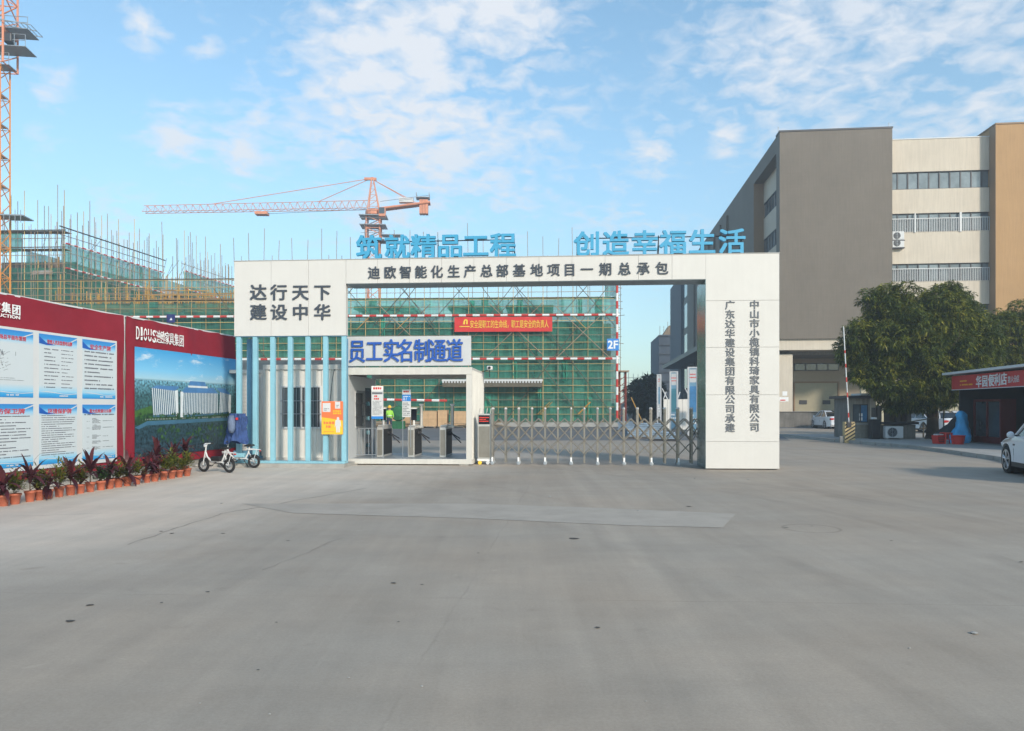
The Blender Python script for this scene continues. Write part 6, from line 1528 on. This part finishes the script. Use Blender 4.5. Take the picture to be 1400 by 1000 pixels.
for z in (.8, 1.15, 1.5):
    part('shelf', M().box(fx+.1, fx+2.1, .6, 1.05, z, z+.02), MSTEELD, fr_)
for k in range(5): part('shelf_unit', M().box(fx+2.4+k*.9, fx+3.2+k*.9, 1.6, 2.1, .15, 1.7), mat('shelf_dark_brown', (.06, .045, .035), .7, var=.5, scale=8) if 'shelf_dark_brown' not in bpy.data.materials else bpy.data.materials['shelf_dark_brown'], stt)
def p2(px, Y): return ((px-CX)/F*Y, Y)
# items at the store corner
x, y = p2(1312, 32.6); t = thing('tarpaulin_bundle', 'bright blue tarpaulin bundle tied up beside the store corner', 'bundle', (x, y, .13))
r = random.Random(9); m = M(); nx, nz = 22, 16
prof = [(.0, .36), (.12, .42), (.3, .40), (.55, .30), (.7, .23), (.85, .22), (.95, .20), (1.05, .20), (1.2, .22), (1.32, .14), (1.38, .05)]
for z, rr_ in prof:
    for i in range(nx): a = i/nx*6.283; q_ = rr_*(1+.13*math.sin(a*5+z*4)+.07*math.sin(a*11+z*9)); m.v.append((math.cos(a)*q_+.10*math.sin(z*2), math.sin(a)*q_, z))
for j in range(len(prof)-1):
    for i in range(nx): m.f.append((j*nx+i, j*nx+(i+1) % nx, (j+1)*nx+(i+1) % nx, (j+1)*nx+i))
part('tarpaulin', m, MTARP, t, smooth=True)
x, y = p2(1297, 33.5); t = thing('black_cover', 'sloping dark grey sheet covering goods between tree and blue bundle', 'tarpaulin', (x, y, .13))
m = M(); 
for j in range(9):
    for i in range(13):
        a, b = i/12, j/8; m.v.append((-.55+1.25*a, -.5+b*1.0, max(0, (.35+1.15*a*math.sin(b*2.6+.3)**.5)*(.25+.75*math.sin(b*3.14)) + .05*math.sin(a*14+b*9))))
for j in range(8):
    for i in range(12): q = j*13+i; m.f.append((q, q+1, q+14, q+13))
part('sheet', m, MTARPD, t, smooth=True)
def stool(px, Y, label, s=1.0, basket=False):
    x, y = p2(px, Y); t = thing('plastic_stool' if not basket else 'plastic_basket', label, 'stool' if not basket else 'basket', (x, y, .13), R(rnd.uniform(-30, 30)))
    if basket:
        part('basket_wall', M().poly([(-.17, 0), (.17, 0), (.22, .36), (.24, .36), (.19, -.0), (.19, -.0), (-.19, 0), (-.24, .36), (-.22, .36)][:0] or [(-.18, 0), (.18, 0), (.24, .36), (-.24, .36)], -.16, .16), MREDP, t, bevel=.02)
        part('basket_slots', M().box(-.17, .17, -.165, -.162, .08, .11).box(-.18, .18, -.165, -.162, .16, .19).box(-.2, .2, -.165, -.162, .24, .27), MDARK, t); part('contents', M().box(-.19, .15, -.12, .12, .361, .41), MWHT, t, bevel=.03)
    else:
        part('seat', M().lathe([(.15, .44), (.17, .45), (.17, .47), (.03, .475)], 16), MREDP, t)
        for a in (45, 135, 225, 315):
            c, s_ = math.cos(R(a)), math.sin(R(a)); part('leg', M().tube((c*.14, s_*.14, .44), (c*.20, s_*.20, 0), .035, 6, .022), MREDP, t)
        part('ring', M().torus((0, 0, .2), .165, .012, 14, 6, 'z'), MREDP, t)
stool(1283.5, 31.6, 'red slotted plastic basket left of the red stools, white bag on top', basket=True)
stool(1291, 31.8, 'tall red plastic stool between basket and round tub')
stool(1297, 31.4, 'second red plastic stool close by the round red tub')
x, y = p2(1310, 31.2); t = thing('red_tub', 'round red plastic tub in front of the blue bundle', 'tub', (x, y, .13)); part('tub', M().lathe([(.20, 0), (.26, .34), (.28, .35), (.28, .37), (.24, .37), (.19, .03), (.001, .03)], 20, cap=False), MREDP, t, smooth=False)
# booth behind the barrier
BF = Frame(1161, 37.5, -5)
bo = BF.empty('gate_booth'); tag(bo, 'weathered grey gatekeeper booth with blue-tinted window under the tree', 'booth')
bw_ = BF.U(1194); zb2 = BF.Z(1175, 545)
z0w, z1w = BF.Z(1175, 578), BF.Z(1175, 553); xw0, xw1 = BF.U(1166), BF.U(1187)
part('wall', M().box(0, bw_, 0, .12, 0, z0w).box(0, bw_, 0, .12, z1w, zb2).box(0, xw0, 0, .12, z0w, z1w).box(xw1, bw_, 0, .12, z0w, z1w), mat('booth_plaster', (.31, .275, .225), .9, var=.2, streak=.4), bo)
part('side_wall', M().box(0, .12, .121, 2.2, 0, zb2).box(bw_-.12, bw_, .121, 2.2, 0, zb2), MCONCD, bo); part('back_wall', M().box(.121, bw_-.121, 2.08, 2.2, 0, zb2), MCONCD, bo)
part('roof', M().box(-.2, bw_+.15, -.25, 2.4, zb2+.001, zb2+.14), MSTEELD, bo); part('roof_sheet', M().box(.5, bw_, -.1, 1.2, zb2+.145, zb2+.25), MWHT, bo)
part('sill', M().box(-.05, bw_+.02, -.09, -.001, z0w-.12, z0w-.04), MCONC, bo); part('pillar', M().box(bw_-.15, bw_+.1, -.06, -.002, z0w-.03, zb2-.001), MCREAM, bo)
w = part('window', M().box(xw0, xw1, .02, .08, z0w, z0w+.05).box(xw0, xw1, .02, .08, z1w-.05, z1w).box(xw0, xw0+.05, .02, .08, z0w+.05, z1w-.05).box(xw1-.05, xw1, .02, .08, z0w+.05, z1w-.05).box((xw0+xw1)/2-.03, (xw0+xw1)/2+.03, .02, .08, z0w+.05, z1w-.05), MSTEELD, bo)
part('pane', M().box(xw0+.05, (xw0+xw1)/2-.03, .045, .055, z0w+.05, z1w-.05), MGLASSB, w); part('pane', M().box((xw0+xw1)/2+.03, xw1-.05, .035, .045, z0w+.05, z1w-.05), mat('blue_film_glass', (.09, .22, .40), .15, spec=.7, var=.3), w)
part('paper_slip', M().box(xw1-.42, xw1-.26, .028, .033, z0w+.10, z0w+.26).box(xw1-.42, xw1-.26, .028, .033, z0w+.3, z0w+.46), MWHL, w)
x, y = p2(1160.5, 35.3); t = thing('barrier_pillar', 'yellow and black diagonally striped barrier machine housing', 'barrier', (x, y, 0), R(-8))
bh2 = H-.0+(CY-577)/F*35.3; part('housing', M().box(-.23, .23, -.18, .18, 0, bh2), mat('barrier_cream', (.50, .38, .19), .6), t, bevel=.015)
for k in range(6):
    z = -.05+k*.17; pts = [(-.225, z), (.225, z+.30), (.225, z+.37), (-.225, z+.07)]
    pts = [(a, min(max(b, .01), bh2-.02)) for a, b in pts]; part('black_stripe', M().poly(pts, -.1845, -.181), MBLK, t)
part('foot', M().box(-.42, -.24, -.1, .1, 0, .32), MCONC, t, bevel=.02)
boom = part('boom_arm', M().tube((-.06, -.22, bh2-.02), (-.30, -.22, H+(CY-447)/F*35.3), .026, 8), MWHT, t)
for a, b in ((.05, .10), (.26, .31), (.42, .47), (.57, .61), (.72, .75)):
    p0 = Vector((-.06, -.22, bh2-.02)); p1 = Vector((-.30, -.22, H+(CY-447)/F*35.3)); part('red_band', M().tube(p0+(p1-p0)*a, p0+(p1-p0)*b, .028, 8), MTR, boom)
part('boom_pivot', M().box(-.14, .05, -.24, -.181, bh2-.25, bh2+.05), MSTEELD, t, bevel=.01)
# low walls, timber leftovers and outdoor unit under the tree
LW = Frame(1196, 37.0, -4)
lw_ = LW.empty('garden_wall'); tag(lw_, 'low stained concrete wall with dark ledge under the mango tree', 'wall')
e1 = LW.U(1252); part('wall', M().box(0, e1, 0, .25, 0, LW.Z(1220, 581)), MCONCD, lw_, bevel=.02); part('ledge', M().box(-.05, e1+.1, -.12, .3, LW.Z(1220, 580.5), LW.Z(1220, 577)), MSTEELD, lw_)
for px in (1198, 1206, 1217, 1232, 1247): part('pier', M().box(LW.U(px)-.10, LW.U(px)+.10, .3, .5, 0, LW.Z(1220, rnd.uniform(552, 560))), MCONCD, lw_)
part('back_board', M().box(LW.U(1222), LW.U(1246), .6, .65, 0, LW.Z(1220, 550)), mat('grimy_board', (.14, .115, .085), .9, var=.4, streak=.3), lw_)
ld = thing('outdoor_unit_stand', 'white air conditioner outdoor unit on the ground before the low wall', 'air conditioner', LW.P(LW.U(1207.5, -.5), -.45, .13), R(-4)); acunit(ld, 0, 0, .06, .82, .56); part('foot', M().box(.05, .15, -.34, 0, 0, .055).box(.65, .75, -.34, 0, 0, .055), MCONC, ld)
bpx = thing('black_bin', 'dark post box with white cap between booth and low wall', 'bin', (*p2(1194.5, 36.6), .13)); part('body', M().box(-.18, .22, -.2, .2, 0, .95), MBLK, bpx, bevel=.03); part('white_cap', M().box(-.08, .10, -.15, .15, .955, 1.05), MWHL, bpx, bevel=.03)
tp = thing('tree_stake', 'thin bamboo stake leaning near the mango trunk', 'stake', (*p2(1290, 36.2), .13)); part('pole', M().tube((0, 0, 0), (.0, 0, 3.2), .03, 6), MPOLED, tp); part('cross_stick', M().tube((-1.8, 0, .8), (-.3, .1, 1.05), .025, 6), MPOLED, tp)
rk = thing('low_rack', 'low rusty steel rack behind the mango trunk', 'rack', (*p2(1262, 38.2), .13))
for dx in (0, .45): part('leg', M().box(dx, dx+.05, 0, .05, 0, .8), MPOLED, rk)
part('rail', M().box(-.2, .7, -.02, -.001, .45, .52), MTAIL if False else MPOLED, rk)
sp_ = thing('warning_lamp', 'small amber warning lamp on a thin post behind the booth', 'lamp', (*p2(1190, 38.9), 0)); part('post', M().tube((0, 0, 0), (0, 0, 2.85), .03, 6), MSTEELD, sp_); part('amber_lens', M().lathe([(.06, 2.86), (.08, 2.9), (.08, 3.05), (.03, 3.1)], 10), MYEL, sp_)
# ------------------------------------------------------------------ cars
def arc(cx, r, a0, a1, n, cz): return [(cx+r*math.cos(R(a0+(a1-a0)*k/n)), cz+r*math.sin(R(a0+(a1-a0)*k/n))) for k in range(n+1)]
def car(label, x, y, heading, paint, suv=False, grp=None):
    """nose along +x, origin on the ground below the middle"""
    t = thing('parked_car', label, 'car', (x, y, 0), heading, grp)
    L_, Wd, Hh = (4.5, 1.84, 1.56) if suv else (4.7, 1.80, 1.45)
    wr = .345 if suv else .325; ar = wr+.055; xf, xr = L_/2-.88, -L_/2+.98; zb = .22 if suv else .17
    bel = .90 if suv else .90; hood = .87 if suv else .88
    top = [(L_/2-.02, .45), (L_/2, .58), (L_/2-.04, .74), (L_/2-.22, hood-.10), (L_/2-.75, hood-.02), (L_/2-1.30, hood+.07)]
    rear = [(-L_/2+1.0, bel+.06), (-L_/2+.15, bel+(.06 if suv else .08)), (-L_/2+.02, bel-.06), (-L_/2, .62), (-L_/2+.03, .42), (-L_/2+.10, zb+.04)]
    bottom = [(xr-ar-.02, zb)]+arc(xr, ar, 180, 0, 12, wr)[0:]+[(xr+ar+.02, zb), (xf-ar-.02, zb)]+arc(xf, ar, 180, 0, 12, wr)+[(xf+ar+.03, zb+.02), (L_/2-.10, zb+.06)]
    prof = top[::-1][0:0]+[(p[0], p[1]) for p in top]+[(L_/2-1.9, bel+.09)]+rear+bottom
    prof = top+rear+bottom
    n = len(prof); sl = [(-1, .955, -.03), (-.985, .985, .0), (-.93, 1, 0), (-.6, 1.012, .012), (0, 1.02, .02), (.6, 1.012, .012), (.93, 1, 0), (.985, .985, .0), (1, .955, -.03)]
    m = M()
    for s, fx, dz in sl:
        for (a, b) in prof:
            tum = max(0, (b-.62)/.5)*.10
            yy = s*(Wd/2)*(1-tum*abs(s)*.5)
            pt = max(0, (abs(a)-1.45)/(L_/2-1.45)); yy *= 1-.20*pt*pt
            aa = a*(fx if abs(a) > 1.9 else 1)
            m.v.append((aa, yy, b+(dz if b > .75 else 0)))
    for k in range(len(sl)-1):
        for i in range(n):
            j = (i+1) % n; m.f.append((k*n+i, (k+1)*n+i, (k+1)*n+j, k*n+j))
    m.f.append(tuple(range(n))); m.f.append(tuple((len(sl)-1)*n+i for i in range(n-1, -1, -1)))
    body = part('body', m, paint, t, smooth=True); es = body.modifiers.new('edge', 'EDGE_SPLIT'); es.split_angle = R(32)
    # cabin: glass house with painted roof
    if suv: cab = [(L_/2-1.32, hood+.04), (L_/2-2.05, Hh-.09), (L_/2-2.5, Hh), (-L_/2+.75, Hh-.03), (-L_/2+.30, Hh-.16), (-L_/2+.12, bel+.03)]
    else: cab = [(L_/2-1.25, hood+.04), (L_/2-2.05, Hh-.07), (L_/2-2.45, Hh), (-L_/2+1.75, Hh-.02), (-L_/2+1.35, Hh-.12), (-L_/2+.62, bel+.04)]
    m = M(); nc = len(cab)
    for s in (-1, -.93, 0, .93, 1):
        for (a, b) in cab:
            tt = (b-bel)/(Hh-bel); y_ = s*(Wd/2-.06-.19*tt); m.v.append((a*(1 if abs(s) < .99 else .985), y_, b+(.015 if s == 0 else 0)-(.02 if abs(s) == 1 and b > Hh-.1 else 0)))
    for k in range(4):
        for i in range(nc): j = (i+1) % nc; m.f.append((k*nc+i, (k+1)*nc+i, (k+1)*nc+j, k*nc+j))
    m.f.append(tuple(range(nc))); m.f.append(tuple(4*nc+i for i in range(nc-1, -1, -1)))
    part('window_glass', m, MCGL, t)
    rf = M(); rp = cab[1:5]
    for s in (-1, -.9, 0, .9, 1):
        for (a, b) in rp: tt = (b-bel)/(Hh-bel); rf.v.append((a, s*(Wd/2-.055-.18*tt), b+.012-(.02 if abs(s) == 1 else 0)))
    for k in range(4):
        for i in range(3): rf.f.append((k*4+i, (k+1)*4+i, (k+1)*4+i+1, k*4+i+1))
    part('roof', rf, paint, t, smooth=True)
    for s in (-1, 1):
        pil = M()
        P = lambda a, b: (a, s*(Wd/2-.052-.19*((b-bel)/(Hh-bel))), b)
        for i in ((0, 1), (4, 5)): pil.tube(P(*cab[i[0]]), P(*cab[i[1]]), .035, 6)
        mid = (cab[0][0]+cab[5][0])/2-.05; pil.tube(P(mid, bel+.02), P(mid-.05, Hh-.04), .03, 6)
        for a_, b_ in zip(cab[1:5], cab[2:5]): pil.tube(P(*a_), P(*b_), .028, 6)
        part('pillar', pil, paint, t)
    for sx in (xf, xr):
        for s in (-1, 1):
            c = (sx, s*(Wd/2-.115), wr)
            ty = part('tyre', M().lathe([(wr-.10, -.10), (wr-.015, -.105), (wr, -.07), (wr, .07), (wr-.015, .105), (wr-.10, .10)], 30, c, 'y'), MTYRE, t, smooth=True)
            m = M(); yo = s*.085
            m.lathe([(wr-.095, -.02), (wr-.095, .02), (wr-.125, .02), (wr-.125, -.02), (wr-.095, -.02)], 30, (c[0], c[1]+s*.09, c[2]), 'y', cap=False)
            for q in range(5):
                for dq in (-.13, .13):
                    a = q*1.2566+.3; m.tube((c[0], c[1]+s*.085, c[2]), (c[0]+(wr-.11)*math.cos(a+dq), c[1]+s*.10, c[2]+(wr-.11)*math.sin(a+dq)), .020, 5)
            m.lathe([(.05, -.03), (.05, .03)], 12, (c[0], c[1]+s*.09, c[2]), 'y')
            part('rim', m, MRIM, ty); part('brake_disc', M().lathe([(wr-.13, -.005), (wr-.13, .005)], 20, (c[0], c[1]+s*.055, c[2]), 'y'), MSTEELD, ty)
            part('arch_liner', M().lathe([(ar-.004, -.20), (ar-.004, .03)], 24, (sx, s*(Wd/2-.13), wr), 'y', cap=False), MBLK, t)
    for s in (-1, 1):
        part('headlight', M().poly([(L_/2-.52, hood-.19), (L_/2-.12, .64), (L_/2-.05, .74), (L_/2-.45, hood-.09)], s*(Wd/2-.42), s*(Wd/2-.14)), MHEAD, t, bevel=.02)
        part('tail_light', M().box(-L_/2-.012, -L_/2+.25, s*(Wd/2-.52), s*(Wd/2-.16), .70, .86), MTAIL, t, bevel=.03)
        mi = part('mirror', M().lathe([(.03, -.05), (.075, -.04), (.085, 0), (.075, .04), (.03, .06)], 12, (L_/2-1.55, s*(Wd/2+.10), bel+.07), 'x'), paint, t, smooth=True); part('mirror_arm', M().tube((L_/2-1.55, s*(Wd/2-.09), bel+.04), (L_/2-1.55, s*(Wd/2+.07), bel+.07), .02, 5), MBLK, mi)
        part('door_handle', M().box(-.25, -.07, s*(Wd/2-.02), s*(Wd/2+.012), bel-.13, bel-.10).box(-1.15, -.97, s*(Wd/2-.02), s*(Wd/2+.012), bel-.13, bel-.10), MRIM, t)
        part('sill_trim', M().box(xr+ar+.02, xf-ar-.02, s*(Wd/2-.05), s*(Wd/2+.004), zb-.01, zb+.10), MBLK, t)
        seam = M()
        for xx in (L_/2-1.42, -.30+.05, -1.25): seam.box(xx-.004, xx+.004, s*(Wd/2-.03), s*(Wd/2+.0015), zb+.12, .64)
        part('door_seam', seam, MBLK, t)
    part('number_plate', M().box(-L_/2-.02, -L_/2+.05, -.22, .22, .66, .78), MPLATE, t)
    part('rear_bumper', M().box(-L_/2-.03, -L_/2+.12, -Wd/2+.20, Wd/2-.20, .30, .46), MBLK if suv else paint, t, bevel=.03)
    part('grille', M().box(L_/2-.06, L_/2+.004, -.45, .45, .44, .60), MBLK, t, bevel=.01)
    part('side_vent', M().box(xf+.0-.72, xf-.52, -Wd/2-.0, Wd/2+.0, bel-.16, bel-.12) if False else M().box(xf-.60, xf-.48, Wd/2-.05, Wd/2-.004, bel-.19, bel-.15), MBLK, t)
    return t
# big white SUV at the right edge: front left wheel at pixel (1380, 648)
hd = R(74); xw, yw_ = 12.28, 18.75
L_ = 4.5; xf = L_/2-.88; c = Vector((math.cos(hd), math.sin(hd))); nL = Vector((-c.y, c.x))
pos = Vector((xw, yw_))-c*xf-nL*(.92-.03)
car('white SUV at the right frame edge, only its front wheel and bonnet in view', pos.x, pos.y, hd, MCARW, True)
x, y = (1128-CX)/F*61.5, 61.5
car('white sedan parked at the loading dock behind the gateway pillar', x+.3, y-.2, R(86), MCARW)
car('white car half hidden behind the mango trunk, left of it', (1262-CX)/F*52, 52, R(95), MCARW)
car('white car with red tail lamp half hidden behind the mango trunk, right of it', (1296-CX)/F*50, 50, R(72), MCARW)
car('grey car in shade further right behind the store corner', (1313-CX)/F*56, 56, R(90), MCARG)
# a low beige building behind those cars and the far side of the yard
yb_ = thing('yard_wall', 'low beige wall with dark coping behind the parked cars under the tree', 'wall', ((1285-CX)/F*60, 60, 0), R(-5.8)); 
part('wall', M().box(-6, 14, 0, .3, 0, 3.4), MSHUT, yb_); part('coping', M().box(-6.1, 14, -.1, .4, 3.401, 3.6), MSTEELD, yb_)
# ------------------------------------------------------------------ haze
HAZE = .0019
if HAZE:
    hm_ = bpy.data.materials.new('haze'); hm_.use_nodes = True; nt = hm_.node_tree; nt.nodes.clear()
    o_ = nt.nodes.new('ShaderNodeOutputMaterial'); v_ = nt.nodes.new('ShaderNodeVolumePrincipled')
    v_.inputs['Color'].default_value = (.82, .88, .95, 1); v_.inputs['Density'].default_value = HAZE; v_.inputs['Anisotropy'].default_value = .3
    nt.links.new(v_.outputs[0], o_.inputs['Volume'])
    hz = part('haze', M().box(-95, 120, -25, 240, -1, 48), hm_); hz['kind'] = 'stuff'
